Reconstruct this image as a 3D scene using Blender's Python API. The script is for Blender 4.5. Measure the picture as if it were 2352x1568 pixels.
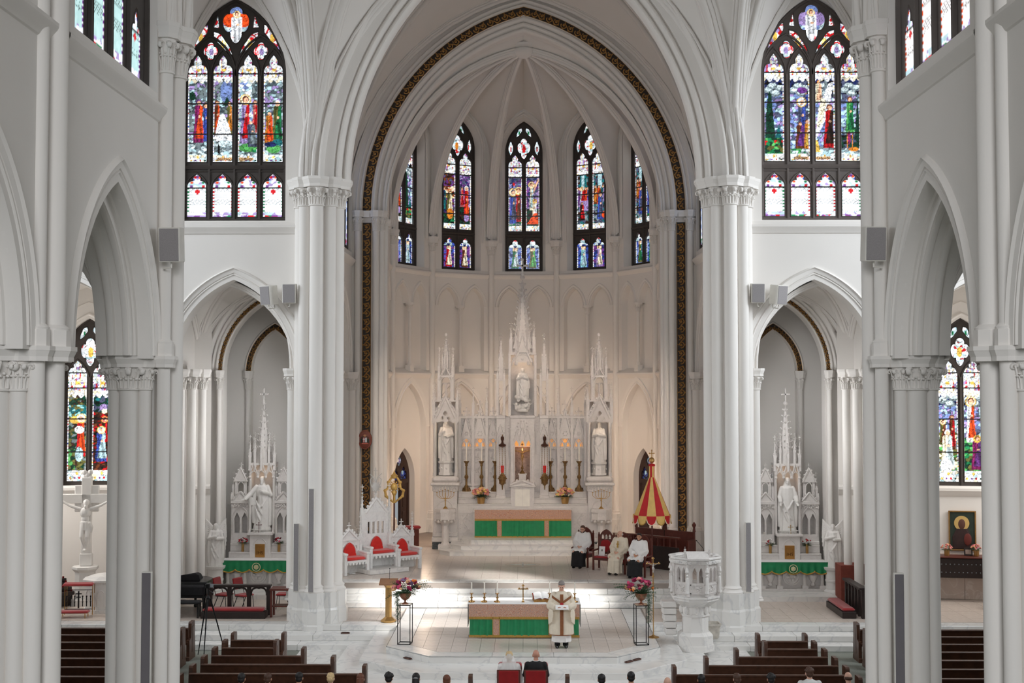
import bpy, bmesh, math, random
import numpy as np
from mathutils import Matrix, Vector
PI = math.pi
sin, cos, rad = math.sin, math.cos, math.radians
for o in list(bpy.data.objects):
    bpy.data.objects.remove(o)
SC = bpy.context.scene
COL = SC.collection
rng = random.Random(7)

# ------------------------------------------------------------------ camera
F_PX, W_PX = 2800.0, 2352.0
YAW, PITCH = rad(0.634), rad(2.168)
cam = bpy.data.objects.new('camera', bpy.data.cameras.new('camera'))
COL.objects.link(cam)
cam.data.sensor_width = 36.0
cam.data.lens = 36.0 * F_PX / W_PX
cam.data.clip_end = 500
cam.location = (0.07, 0.0, 7.45)
cam.rotation_euler = (PI / 2 + PITCH, 0, YAW)
SC.camera = cam

# ------------------------------------------------------------------ light
SC.view_settings.view_transform = 'Standard'
SC.view_settings.look = 'None'
SC.view_settings.exposure = 0.0
SC.view_settings.gamma = 1.0
SC.view_settings.use_curve_mapping = False
SC.cycles.use_denoising = True
SC.cycles.diffuse_bounces = 5
SC.cycles.max_bounces = 8
SC.cycles.sample_clamp_indirect = 6.0
world = bpy.data.worlds.new('sky')
SC.world = world
world.use_nodes = True
wb = world.node_tree.nodes['Background']
wb.inputs[0].default_value = (0.86, 0.93, 1.0, 1)
wb.inputs[1].default_value = 0.35

def light(name, kind, loc, energy, color=(1, 1, 1), size=1.0, size_y=None, aim=None, spot=None, blend=0.5, spread=None):
    d = bpy.data.lights.new(name, kind)
    d.energy = energy
    d.color = color
    if kind == 'AREA':
        d.shape = 'RECTANGLE' if size_y else 'SQUARE'
        d.size = size
        if size_y: d.size_y = size_y
        if spread: d.spread = rad(spread)
    elif kind == 'SUN':
        d.angle = size
    else:
        d.shadow_soft_size = size
    if kind == 'SPOT':
        d.spot_size = rad(spot or 45)
        d.spot_blend = blend
    o = bpy.data.objects.new(name, d)
    COL.objects.link(o)
    o.location = loc
    if aim is not None:
        o.rotation_euler = (Vector(aim) - Vector(loc)).to_track_quat('-Z', 'Y').to_euler()
    return o

COOL = (0.88, 0.94, 1.0)
WARM = (1.0, 0.72, 0.48)
# added area lamps for daylight from assumed transept-end, rose and clerestory windows (all outside the frame)
light('added_transept_light_right', 'AREA', (19.5, 29.5, 13), 1750, COOL, 9, 10, aim=(-2, 36, 0), spread=115)
light('added_transept_light_left', 'AREA', (-19.5, 29.5, 13), 1150, COOL, 9, 10, aim=(2, 36, 0), spread=115)
light('added_rear_light', 'AREA', (0, -8, 15), 820, (0.97, 0.98, 1.0), 9, 8, aim=(0, 30, -3), spread=85)
# added indoor spot lamps imitate sun patches on stairs, sanctuary floor and chapel shafts
SUNC = (1.0, 0.98, 0.95)
for i, (a, b, e, sp) in enumerate((((17, 26, 16), (-3.4, 38.9, .8), 9000, 6.0), ((17, 23.5, 16), (-.6, 40.7, 1.15), 7000, 5.0), ((17, 22.9, 16), (1.9, 38.9, .8), 6000, 4.0), ((17, 28, 15), (-2.6, 36.2, .5), 4000, 6.0),
                                   ((.5, 23, 16.5), (-9.9, 38.9, 6.0), 420, 5.0), ((.5, 23, 16.5), (-10.4, 39.2, 3.4), 330, 4.5), ((-.5, 23, 16.5), (10.0, 39.2, 5.8), 500, 5.0), ((-.5, 23, 16.5), (9.9, 40.0, 3.4), 380, 5.0))):
    light('added_sun_spot', 'SPOT', a, e * (10 if i < 4 else 6), SUNC, .35, aim=b, spot=sp, blend=.8)
# assumed apse floodlights, added high up and aimed at the altar
light('assumed_apse_flood_left', 'SPOT', (-4.9, 38.2, 13.2), 1500, (1, 0.82, 0.67), 0.2, aim=(-0.5, 49, 4.5), spot=55)
light('assumed_apse_flood_right', 'SPOT', (4.9, 38.2, 13.2), 1500, (1, 0.82, 0.67), 0.2, aim=(0.5, 49, 4.5), spot=55)
# area lights added to brighten the chapels
for sx in (-1, 1):
    light('chapel_fill_light', 'AREA', (sx * 7.15, 39.4, 6.5), 150, (.97, .98, 1), 1.2, 3.5, aim=(sx * 10.5, 39.6, 4))
    light('aisle_chapel_fill', 'AREA', (sx * 17.2, 38.6, 6.5), 210, (1, .95, .9), 1.5, 3.5, aim=(sx * 12, 38.8, 4))

# ------------------------------------------------------------------ materials
def lin(c):
    c = c / 255.0
    return c / 12.92 if c <= 0.04045 else ((c + 0.055) / 1.055) ** 2.4

def rgb(r, g, b):
    return (lin(r), lin(g), lin(b), 1.0)

MATS = {}
def mat(name, col, rough=0.6, metal=0.0, var=0.06, scale=3.0, bump=0.0, bscale=40.0, spec=0.5, vein=None, vscale=1.2, trans=0.0, alpha=1.0, sheen=0.0, coat=0.0, emit=None, estr=0.0):
    if name in MATS: return MATS[name]
    m = bpy.data.materials.new(name)
    m.use_nodes = True
    nt = m.node_tree
    b = nt.nodes['Principled BSDF']
    b.inputs['Roughness'].default_value = rough
    b.inputs['Metallic'].default_value = metal
    b.inputs['Specular IOR Level'].default_value = spec
    if trans: b.inputs['Transmission Weight'].default_value = trans
    if alpha < 1: b.inputs['Alpha'].default_value = alpha
    if sheen: b.inputs['Sheen Weight'].default_value = sheen
    if coat: b.inputs['Coat Weight'].default_value = coat
    if emit:
        b.inputs['Emission Color'].default_value = emit
        b.inputs['Emission Strength'].default_value = estr
    tc = nt.nodes.new('ShaderNodeTexCoord')
    n = nt.nodes.new('ShaderNodeTexNoise')
    n.inputs['Scale'].default_value = scale
    n.inputs['Detail'].default_value = 6
    nt.links.new(tc.outputs['Object'], n.inputs['Vector'])
    r = nt.nodes.new('ShaderNodeValToRGB')
    r.color_ramp.elements[0].position = 0.3
    r.color_ramp.elements[1].position = 0.7
    r.color_ramp.elements[0].color = tuple(max(0, c * (1 - var)) for c in col[:3]) + (1,)
    r.color_ramp.elements[1].color = tuple(min(1, c * (1 + var)) for c in col[:3]) + (1,)
    nt.links.new(n.outputs['Fac'], r.inputs['Fac'])
    out = r.outputs['Color']
    if vein:
        n2 = nt.nodes.new('ShaderNodeTexNoise')
        n2.inputs['Scale'].default_value = vscale
        n2.inputs['Detail'].default_value = 9
        n2.inputs['Distortion'].default_value = 1.6
        nt.links.new(tc.outputs['Object'], n2.inputs['Vector'])
        r2 = nt.nodes.new('ShaderNodeValToRGB')
        e = r2.color_ramp.elements
        e[0].position = 0.47; e[0].color = (0, 0, 0, 1)
        e[1].position = 0.53; e[1].color = (0, 0, 0, 1)
        k = e.new(0.5); k.color = (.55, .55, .55, 1)
        nt.links.new(n2.outputs['Fac'], r2.inputs['Fac'])
        mx = nt.nodes.new('ShaderNodeMix')
        mx.data_type = 'RGBA'
        nt.links.new(r2.outputs['Color'], mx.inputs['Factor'])
        nt.links.new(out, mx.inputs['A'])
        mx.inputs['B'].default_value = vein
        out = mx.outputs['Result']
    nt.links.new(out, b.inputs['Base Color'])
    if bump:
        n3 = nt.nodes.new('ShaderNodeTexNoise')
        n3.inputs['Scale'].default_value = bscale
        n3.inputs['Detail'].default_value = 4
        nt.links.new(tc.outputs['Object'], n3.inputs['Vector'])
        bp = nt.nodes.new('ShaderNodeBump')
        bp.inputs['Strength'].default_value = bump
        bp.inputs['Distance'].default_value = 0.02
        nt.links.new(n3.outputs['Fac'], bp.inputs['Height'])
        nt.links.new(bp.outputs['Normal'], b.inputs['Normal'])
    MATS[name] = m
    return m

PLASTER = mat('white_plaster', rgb(233, 229, 224), 0.75, var=0.015, scale=0.7, bump=0.04, bscale=25)
MARBLE = mat('white_marble', rgb(232, 229, 225), 0.32, var=0.03, scale=2, vein=rgb(204, 202, 202), vscale=0.8)
STEPMARBLE = mat('step_marble', rgb(228, 226, 222), 0.22, var=0.03, scale=2, vein=rgb(196, 196, 197), vscale=0.7)
ALTARM = mat('carved_marble', rgb(220, 215, 211), 0.45, var=0.04, scale=5, vein=rgb(205, 200, 196), vscale=1.5)
STATUEM = mat('statue_marble', rgb(228, 225, 221), 0.5, var=0.03, scale=6)
TILE = mat('stone_tile', rgb(212, 201, 192), 0.28, var=0.09, scale=9, vein=rgb(232, 224, 216), vscale=5)
TILE2 = mat('stone_tile_pink', rgb(200, 186, 175), 0.33, var=0.10, scale=9, vein=rgb(222, 212, 202), vscale=5)
GROUT = mat('tile_grout', rgb(160, 150, 142), 0.8)
CARPET = mat('grey_green_carpet', rgb(128, 131, 122), 0.95, var=0.10, scale=30, bump=0.3, bscale=200)
WOOD = mat('dark_walnut', rgb(78, 50, 36), 0.38, var=0.25, scale=7, bump=0.05, bscale=30)
WOODD = mat('near_black_wood', rgb(42, 30, 27), 0.4, var=0.2, scale=6)
WOODM = mat('reddish_wood', rgb(92, 42, 32), 0.4, var=0.2, scale=6)
TRACERY = mat('dark_tracery_stone', rgb(62, 55, 51), 0.6, var=0.08, scale=4)
GOLD = mat('aged_gold', rgb(176, 136, 84), 0.38, metal=0.85, var=0.15, scale=14)
BRASS = mat('brass', rgb(196, 156, 98), 0.28, metal=0.9, var=0.1, scale=10)
ABRASS = mat('antique_brass', rgb(142, 112, 72), 0.35, metal=0.85, var=0.2, scale=10)
BAND = mat('dark_band_ground', rgb(52, 42, 34), 0.6, var=0.2, scale=12)
RED = mat('red_velvet', rgb(152, 20, 24), 0.9, var=0.12, scale=9, sheen=0.4)
SCARLET = mat('scarlet_velvet', rgb(214, 40, 30), 0.9, var=0.08, scale=9, sheen=0.4)
GREEN = mat('emerald_silk', rgb(22, 132, 82), 0.45, var=0.12, scale=6, bump=0.2, bscale=60)
GOLDCLOTH = mat('gold_fringe', rgb(176, 138, 62), 0.7, var=0.15, scale=30)
LINEN = mat('white_linen', rgb(236, 234, 232), 0.85, var=0.03, scale=8)
CREAMCLOTH = mat('cream_vestment', rgb(226, 214, 194), 0.8, var=0.05, scale=10)
BLACKCLOTH = mat('black_cloth', rgb(26, 25, 28), 0.85, var=0.2, scale=10)
BLACKMETAL = mat('black_metal', rgb(22, 22, 24), 0.4, metal=0.4)
BLACKPAINT = mat('black_lacquer', rgb(18, 17, 19), 0.25)
WAX = mat('candle_wax', rgb(240, 234, 222), 0.5)
SKIN = mat('skin', rgb(214, 168, 146), 0.55, var=0.05, scale=20)
SKIN2 = mat('skin_tan', rgb(190, 140, 112), 0.55, var=0.05, scale=20)
GREYP = mat('speaker_grille', rgb(150, 146, 147), 0.7, var=0.08, scale=60, bump=0.3, bscale=300)
WHITEP = mat('speaker_housing', rgb(222, 219, 212), 0.5)

def wave_bands(name, c1, c2, scale, c3=None):
    """patterned cloth: a woven figure of two or three colours (flat print)"""
    m = bpy.data.materials.new(name); m.use_nodes = True
    nt = m.node_tree; b = nt.nodes['Principled BSDF']
    b.inputs['Roughness'].default_value = 0.75
    tc = nt.nodes.new('ShaderNodeTexCoord')
    mp = nt.nodes.new('ShaderNodeMapping'); mp.inputs['Scale'].default_value = (scale, scale, scale)
    nt.links.new(tc.outputs['Object'], mp.inputs['Vector'])
    v = nt.nodes.new('ShaderNodeTexVoronoi'); v.inputs['Scale'].default_value = 1.0
    v.feature = 'DISTANCE_TO_EDGE'
    nt.links.new(mp.outputs['Vector'], v.inputs['Vector'])
    r = nt.nodes.new('ShaderNodeValToRGB'); r.color_ramp.interpolation = 'LINEAR'
    e = r.color_ramp.elements
    e[0].position = 0.04; e[0].color = c2
    e[1].position = 0.16; e[1].color = c1
    k = e.new(0.34); k.color = c3 or c2
    k = e.new(0.42); k.color = c1
    nt.links.new(v.outputs['Distance'], r.inputs['Fac'])
    nt.links.new(r.outputs['Color'], b.inputs['Base Color'])
    MATS[name] = m
    return m
BROCADE = wave_bands('rose_brocade', rgb(214, 178, 154), rgb(184, 134, 114), 15.0, rgb(150, 116, 110))
PINKMARBLE = mat('brown_veined_marble', rgb(172, 146, 130), 0.3, var=0.25, scale=5, vein=rgb(96, 72, 64), vscale=2.5)
GREENMARBLE = mat('dark_green_marble', rgb(46, 52, 52), 0.3, var=0.3, scale=8, vein=rgb(120, 126, 124), vscale=4)

def glass_mat(name, strength):
    m = bpy.data.materials.new(name); m.use_nodes = True
    nt = m.node_tree; b = nt.nodes['Principled BSDF']
    a = nt.nodes.new('ShaderNodeAttribute'); a.attribute_name = 'glass'
    nt.links.new(a.outputs['Color'], b.inputs['Base Color'])
    nt.links.new(a.outputs['Color'], b.inputs['Emission Color'])
    b.inputs['Emission Strength'].default_value = strength
    b.inputs['Roughness'].default_value = 0.25
    m.cycles.emission_sampling = 'NONE'
    return m
GLASS = glass_mat('stained_glass_lit', 1.15)
GLASSD = glass_mat('stained_glass_dim', 0.35)

# ------------------------------------------------------------------ mesh builder
class MB:
    def __init__(s, T=None):
        s.v = []; s.f = []; s.T = T
    def add(s, vs, fs):
        k = len(s.v)
        if s.T is not None:
            s.v.extend([tuple(s.T @ Vector(p)) for p in vs])
        else:
            s.v.extend([tuple(p) for p in vs])
        s.f.extend([tuple(i + k for i in f) for f in fs])
        return s
    def box(s, x0, x1, y0, y1, z0, z1):
        return s.add([(x0, y0, z0), (x1, y0, z0), (x1, y1, z0), (x0, y1, z0), (x0, y0, z1), (x1, y0, z1), (x1, y1, z1), (x0, y1, z1)],
                     [(3, 2, 1, 0), (4, 5, 6, 7), (0, 1, 5, 4), (1, 2, 6, 5), (2, 3, 7, 6), (3, 0, 4, 7)])
    def bbox(s, x0, x1, y0, y1, z0, z1, b=0.01):
        """box with its edges chamfered"""
        b = min(b, (x1 - x0) * .45, (y1 - y0) * .45, (z1 - z0) * .45)
        rows = []
        for (z, k) in ((z0, b), (z0 + b, 0), (z1 - b, 0), (z1, b)):
            rows.append(rect(x0 + k, x1 - k, y0 + k, y1 - k, b if k == 0 else b * .5, z))
        return s.loft(rows)
    def prism(s, poly, z0, z1, poly2=None):
        n = len(poly); q = poly2 or poly
        vs = [(x, y, z0) for x, y in poly] + [(x, y, z1) for x, y in q]
        fs = [(i, (i + 1) % n, n + (i + 1) % n, n + i) for i in range(n)]
        return s.add(vs, fs + [tuple(range(n - 1, -1, -1)), tuple(range(n, 2 * n))])
    def loft(s, rows, cap=True, close=True):
        n = len(rows[0]); vs = [p for r in rows for p in r]; fs = []
        for j in range(len(rows) - 1):
            for i in range(n if close else n - 1):
                a = j * n + i; b = j * n + (i + 1) % n
                fs.append((a, b, b + n, a + n))
        if cap and close:
            fs.append(tuple(range(n - 1, -1, -1)))
            k = (len(rows) - 1) * n
            fs.append(tuple(range(k, k + n)))
        return s.add(vs, fs)
    def grid(s, rows):
        return s.loft(rows, cap=False, close=False)
    def lathe(s, prof, n=16, cx=0, cy=0, ph=0.0, sx=1.0, sy=1.0):
        return s.loft([[(cx + r * sx * cos(ph + 2 * PI * i / n), cy + r * sy * sin(ph + 2 * PI * i / n), z) for i in range(n)] for r, z in prof])
    def tube(s, pts, r, n=8, cap=True, sx=1.0):
        P = [Vector(p) for p in pts]
        if not hasattr(r, '__len__'): r = [r] * len(P)
        t0 = (P[1] - P[0]).normalized()
        up = Vector((0, 0, 1)) if abs(t0.z) < 0.9 else Vector((0, 1, 0))
        u = t0.cross(up).normalized(); rows = []
        for i, p in enumerate(P):
            t = ((P[i] - P[i - 1]).normalized() if i else t0) + ((P[i + 1] - P[i]).normalized() if i < len(P) - 1 else Vector((0, 0, 0)))
            t.normalize()
            u = (u - t * u.dot(t)).normalized()
            w = t.cross(u)
            rows.append([tuple(p + u * (r[i] * sx * cos(2 * PI * k / n)) + w * (r[i] * sin(2 * PI * k / n))) for k in range(n)])
        return s.loft(rows, cap)
    def ball(s, c, r, n=10, m=6):
        if not hasattr(r, '__len__'): r = (r, r, r)
        rows = []
        for j in range(m + 1):
            a = PI * (0.02 + 0.96 * j / m) - PI / 2
            rows.append([(c[0] + r[0] * cos(a) * cos(2 * PI * i / n), c[1] + r[1] * cos(a) * sin(2 * PI * i / n), c[2] + r[2] * sin(a)) for i in range(n)])
        return s.loft(rows)
    def bar(s, a, b, w, h=None):
        """square bar between two points"""
        return s.tube([a, b], w * 0.7071, 4)
    def plate(s, outer, holes, y0, y1):
        """flat plate in local xz with holes, front at y0, back at y1 (scan-filled)"""
        bm = bmesh.new(); es = []
        loops = [outer] + holes
        for lp in loops:
            vs = [bm.verts.new((x, 0, z)) for x, z in lp]
            for i in range(len(vs)):
                es.append(bm.edges.new((vs[i], vs[(i + 1) % len(vs)])))
        r = bmesh.ops.triangle_fill(bm, use_beauty=True, use_dissolve=False, edges=es, normal=(0, -1, 0))
        bm.verts.index_update()
        base = [(v.co.x, y0, v.co.z) for v in bm.verts]
        fs = [tuple(v.index for v in f.verts) for f in bm.faces]
        bm.free()
        s.add(base, fs)
        for lp in loops:
            n = len(lp)
            s.add([(x, y0, z) for x, z in lp] + [(x, y1, z) for x, z in lp], [(i, (i + 1) % n, n + (i + 1) % n, n + i) for i in range(n)])
        return s

def rect(x0, x1, y0, y1, b, z):
    return [(x0 + b, y0, z), (x1 - b, y0, z), (x1, y0 + b, z), (x1, y1 - b, z), (x1 - b, y1, z), (x0 + b, y1, z), (x0, y1 - b, z), (x0, y0 + b, z)]

def ngon(n, r, cx=0, cy=0, ph=0.0):
    return [(cx + r * cos(ph + 2 * PI * i / n), cy + r * sin(ph + 2 * PI * i / n)) for i in range(n)]

def props(o, label=None, cat=None, group=None, kind=None):
    if label: o['label'] = label
    if cat: o['category'] = cat
    if group: o['group'] = group
    if kind: o['kind'] = kind
    return o

def mesh_of(name, mb, m, smooth=35):
    me = bpy.data.meshes.new(name)
    me.from_pydata(mb.v, [], mb.f)
    if m: me.materials.append(m)
    if smooth:
        me.shade_smooth()
        me.set_sharp_from_angle(angle=rad(smooth))
    me.update()
    return me

def ob(name, mb, m, parent=None, smooth=35, label=None, cat=None, group=None, kind=None, loc=None, rz=0.0):
    me = mb if isinstance(mb, bpy.types.Mesh) else mesh_of(name, mb, m, smooth)
    o = bpy.data.objects.new(name, me)
    COL.objects.link(o)
    if parent: o.parent = parent
    if loc: o.location = loc
    if rz: o.rotation_euler = (0, 0, rz)
    return props(o, label, cat, group, kind)

def thing(name, label, cat, loc=(0, 0, 0), rz=0.0, group=None, kind=None):
    o = bpy.data.objects.new(name, None)
    COL.objects.link(o)
    o.location = loc; o.rotation_euler = (0, 0, rz)
    return props(o, label, cat, group, kind)

def kids(o):
    return [c for c in bpy.data.objects if c.parent == o]

def dup(o, loc=None, rz=None, label=None, group=None, parent=None, _m={}):
    r = o.copy(); COL.objects.link(r)
    if parent is not None: r.parent = parent
    if loc is not None: r.location = loc
    if rz is not None: r.rotation_euler = (0, 0, rz)
    if label: r['label'] = label
    if group: r['group'] = group
    for c in o.children:
        dup(c, parent=r)
    return r

def frame(origin, ang):
    """local x along the wall, local -y out of the wall towards the viewer, z up; ang turns about z"""
    return Matrix.Translation(Vector(origin)) @ Matrix.Rotation(ang, 4, 'Z')

# ------------------------------------------------------------------ gothic shapes
def arc_half(a, h, u=0.0, n=12):
    """left half of a pointed arch of half width a and rise h, offset outwards by u: from spring to apex"""
    R = (a * a + h * h) / (2 * a); c = R - a
    end = math.acos(max(-1, min(1, -c / (R + u))))
    return [(c + (R + u) * cos(PI + (end - PI) * i / n), (R + u) * sin(PI + (end - PI) * i / n)) for i in range(n + 1)]

def arch(a, h, u=0.0, n=12, leg=0.0):
    L = arc_half(a, h, u, n)
    if leg: L = [(-a - u, -leg)] + L
    return L + [(-x, z) for x, z in reversed(L[:-1])]

def arch_mould(mb, cx, zs, a, h, prof, n=14, leg=0.0):
    """moulding of profile [(u outwards, y)] swept round a pointed arch in local xz"""
    rows = []
    for u, y in prof:
        rows.append([(cx + x, y, zs + z) for x, z in arch(a, h, u, n, leg)])
    rows = list(map(list, zip(*rows)))
    return mb.grid(rows)

def roll(u0, u1, y, d, n=5):
    """half round profile from u0 to u1 standing d proud of y"""
    return [(u0 + (u1 - u0) * i / n, y - d * sin(PI * i / n)) for i in range(n + 1)]

def wall_arch(mb, x0, x1, z0, z1, cx, a, zb, zs, h, depth, y=0.0, n=14, sill=True):
    """wall face in local xz with one pointed opening and its reveal"""
    A = [(cx + px, zs + pz) for px, pz in arch(a, h, 0, n, zs - zb)]
    def q(p): mb.add([(px, y, pz) for px, pz in p], [tuple(range(len(p)))])
    if x0 < cx - a: q([(x0, z0), (cx - a, z0), (cx - a, z1), (x0, z1)])
    if x1 > cx + a: q([(cx + a, z0), (x1, z0), (x1, z1), (cx + a, z1)])
    if zb > z0: q([(cx - a, z0), (cx + a, z0), (cx + a, zb), (cx - a, zb)])
    for i in range(1, len(A) - 2):
        (ax, az), (bx, bz) = A[i], A[i + 1]
        q([(ax, az), (bx, bz), (bx, z1), (ax, z1)])
    if depth:
        mb.grid([[(px, y, pz) for px, pz in A], [(px, y + depth, pz) for px, pz in A]])
        if sill: mb.add([(cx - a, y, zb), (cx + a, y, zb), (cx + a, y + depth, zb), (cx - a, y + depth, zb)], [(0, 1, 2, 3)])
    return mb

def cusped(cx, w, zb, zs, hh, n=7):
    """lancet light with a trefoil-cusped head: closed outline"""
    a = w / 2
    L = [(-a, zb), (-a, zs)]
    r1 = a * 0.52
    for i in range(1, n):          # side foil
        t = PI - PI * 0.52 * i / n
        L.append((-a + r1 + r1 * cos(t) * 1.0, zs + hh * 0.42 * sin(t)))
    L.append((-a * 0.40, zs + hh * 0.42))
    for i in range(1, n):          # top foil, drawn up to a point
        t = i / n
        L.append((-a * (0.40 + 0.10 * sin(PI * t)) * (1 - t ** 2.2), zs + hh * (0.42 + 0.58 * t)))
    L.append((0, zs + hh))
    full = L + [(-x, z) for x, z in reversed(L[:-1])]
    return [(cx + x, z) for x, z in full]

def quatrefoil(cx, cz, rx, rz, tail=1.0, n=40):
    out = []
    for i in range(n):
        t = 2 * PI * i / n
        k = 0.70 + 0.30 * abs(cos(2 * t)) ** 0.6
        x = rx * k * cos(t); z = rz * k * sin(t)
        if z < 0:
            z *= tail
            if tail > 1: x *= 1.0 - 0.25 * (-sin(t)) ** 3
        out.append((cx + x, cz + z))
    return out

def dagger(x0, z0, x1, z1, w, n=8):
    """leaf-shaped light from tip to tip, w wide"""
    d = Vector((x1 - x0, z1 - z0)); p = Vector((-d.y, d.x)).normalized()
    A = []; B = []
    for i in range(1, n):
        t = i / n
        k = w / 2 * sin(PI * t ** 0.8) * (1 + 0.18 * sin(3 * PI * t))
        c = Vector((x0, z0)) + d * t
        A.append(tuple(c + p * k)); B.append(tuple(c - p * k))
    return [(x0, z0)] + A + [(x1, z1)] + B[::-1]
# ================================================================== THE BUILDING
ZP, ZS, ZLO, ZHI = 0.51, 1.15, 8.0, 13.7
MIR = Matrix.Diagonal((-1, 1, 1, 1))
I4 = Matrix.Identity(4)
SIDES = (('left', I4), ('right', MIR))

def clip_poly(poly, tile):
    """tile clipped by a convex counter-clockwise polygon"""
    out = tile
    for i in range(len(poly)):
        (ax, ay), (bx, by) = poly[i], poly[(i + 1) % len(poly)]
        def side(p): return (bx - ax) * (p[1] - ay) - (by - ay) * (p[0] - ax)
        res = []
        for j in range(len(out)):
            p, q = out[j], out[(j + 1) % len(out)]
            sp, sq = side(p), side(q)
            if sp >= 0: res.append(p)
            if sp * sq < 0:
                t = sp / (sp - sq)
                res.append((p[0] + (q[0] - p[0]) * t, p[1] + (q[1] - p[1]) * t))
        out = res
        if len(out) < 3: return None
    return out

def lay_tiles(parent, name, poly, sx, sy, z, m, gap=0.007, th=0.02, x0=None, y0=None, offset=False):
    xs = [p[0] for p in poly]; ys = [p[1] for p in poly]
    X0 = min(xs) if x0 is None else x0; Y0 = min(ys) if y0 is None else y0
    cache = {}
    j = 0; y = Y0
    while y < max(ys):
        x = X0 - (sx / 2 if (offset and j % 2) else 0)
        while x < max(xs):
            g = gap / 2
            t = clip_poly(poly, [(x + g, y + g), (x + sx - g, y + g), (x + sx - g, y + sy - g), (x + g, y + sy - g)])
            if t:
                zz = z - th + 0.002 * rng.random()
                area = abs(sum(t[i][0] * t[(i + 1) % len(t)][1] - t[(i + 1) % len(t)][0] * t[i][1] for i in range(len(t)))) / 2
                if area > 0.08 * sx * sy:
                    full = abs(area - (sx - gap) * (sy - gap)) < 1e-4
                    if full and 'm' in cache:
                        ob(name, cache['m'], None, parent, loc=(x, y, zz))
                    elif full:
                        cache['m'] = mesh_of(name, MB().prism([(g, g), (sx - g, g), (sx - g, sy - g), (g, sy - g)], 0, th), m, 0)
                        ob(name, cache['m'], None, parent, loc=(x, y, zz))
                    else:
                        ob(name, MB().prism([(px - x, py - y) for px, py in t], 0, th), m, parent, smooth=0, loc=(x, y, zz))
            x += sx
        y += sy; j += 1

# ---- floors and steps
fl = ob('floor', MB().box(-19, 19, -8, 60, -0.3, 0), CARPET, kind='structure', label='grey green carpeted floor of the church under the pews')
mf = ob('marble_floor', MB().box(-6.3, 6.3, 24, 36, -0.02, 0.006), GROUT, fl, smooth=0)
lay_tiles(fl, 'marble_slab', [(-6.3, 28.6), (6.3, 28.6), (6.3, 35.2), (-6.3, 35.2)], 1.26, 0.66, 0.03, STEPMARBLE, gap=0.008, offset=True)

def step_run(parent, x0, x1, y0, y1, z0, z1, n, name='marble_slab'):
    """one stair tread cut into n slabs with a nosing"""
    w = (x1 - x0) / n
    mb = MB().bbox(0.003, w - 0.003, 0, y1 - y0, 0, z1 - z0, 0.012)
    me = mesh_of(name, mb, STEPMARBLE, 30)
    for i in range(n):
        ob(name, me, None, parent, loc=(x0 + w * i, y0, z0))

for side, s in (('left', -1), ('right', 1)):
    st = ob('chapel_platform', MB().box(min(s * 3.6, s * 18.5), max(s * 3.6, s * 18.5), 36.4, 47.0, 0.0, 0.502), GROUT, smooth=0, kind='structure',
            label='raised tiled chapel floor with marble steps on the %s side' % side)
    xa, xb = (-18.5, -4.9) if s < 0 else (4.9, 18.5)
    step_run(st, xa, xb, 34.8, 36.0, 0.0, 0.17, 9)
    step_run(st, xa if s < 0 else 4.28, -4.28 if s < 0 else xb, 35.32, 36.4, 0.17, 0.34, 8)
    step_run(st, xa if s < 0 else 3.7, -3.7 if s < 0 else xb, 35.95, 36.5, 0.34, 0.51, 9)
    A = [(-11.4, 36.52), (-3.72, 36.52), (-3.72, 38.68), (-11.4, 38.68)]; A2 = [(-11.4, 38.68), (-6.3, 38.68), (-6.3, 43.2), (-11.4, 43.2)]
    B = [(-17.4, 36.52), (-11.6, 36.52), (-11.6, 40.4), (-17.4, 40.4)]
    if s > 0:
        A, A2 = [[(-x, y) for x, y in reversed(q)] for q in (A, A2)]
        B = [(11.6, 36.52), (17.4, 36.52), (17.4, 40.4), (11.6, 40.4)]
    lay_tiles(st, 'tile', A, 0.54, 0.54, ZP, TILE2); lay_tiles(st, 'tile', A2, 0.54, 0.54, ZP, TILE2)
    lay_tiles(st, 'tile', B, 0.6, 0.6, ZP, TILE2)

def cham(hx, y0, cx, cy, y1, e=0.0):
    return [(-cx, y0), (cx, y0), (hx, cy), (hx, y1), (-hx, y1), (-hx, cy)]
P0 = cham(4.97, 29.70, 3.20, 31.60, 39.5)
P1 = cham(4.30, 30.71, 2.75, 32.25, 39.5)
P2 = cham(3.68, 31.75, 2.43, 33.00, 39.5)
alt = thing('altar_platform', 'stepped white marble platform with cut corners carrying the green altar', 'platform', (0, 0, 0), kind='structure')
for i, (P, z0, z1) in enumerate(((P0, 0, .17), (P1, .17, .34), (P2, .34, .51))):
    mb = MB()
    c = 0.012
    def shrink(P, k): return [(x * (1 - k / 4), y + (k if y < 35 else 0)) for x, y in P]
    mb.prism(P, z0, z1 - c)
    mb.prism(P, z1 - c, z1 - (0.001 if i < 2 else 0.012), shrink(P, c))
    ob('platform_tier', mb, STEPMARBLE, alt, smooth=0)
BORD = [(-3.05, 32.25), (-2.2, 32.25), (2.2, 32.25), (3.05, 33.1), (3.05, 38.6), (-3.05, 38.6), (-3.05, 33.1)]
BORD = [(-2.2, 32.25), (2.2, 32.25), (3.05, 33.12), (3.05, 38.6), (-3.05, 38.6), (-3.05, 33.12)]
lay_tiles(alt, 'tile', BORD, 0.38125, 0.38, 0.522, TILE, th=0.012, x0=-3.05, y0=32.25)
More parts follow.
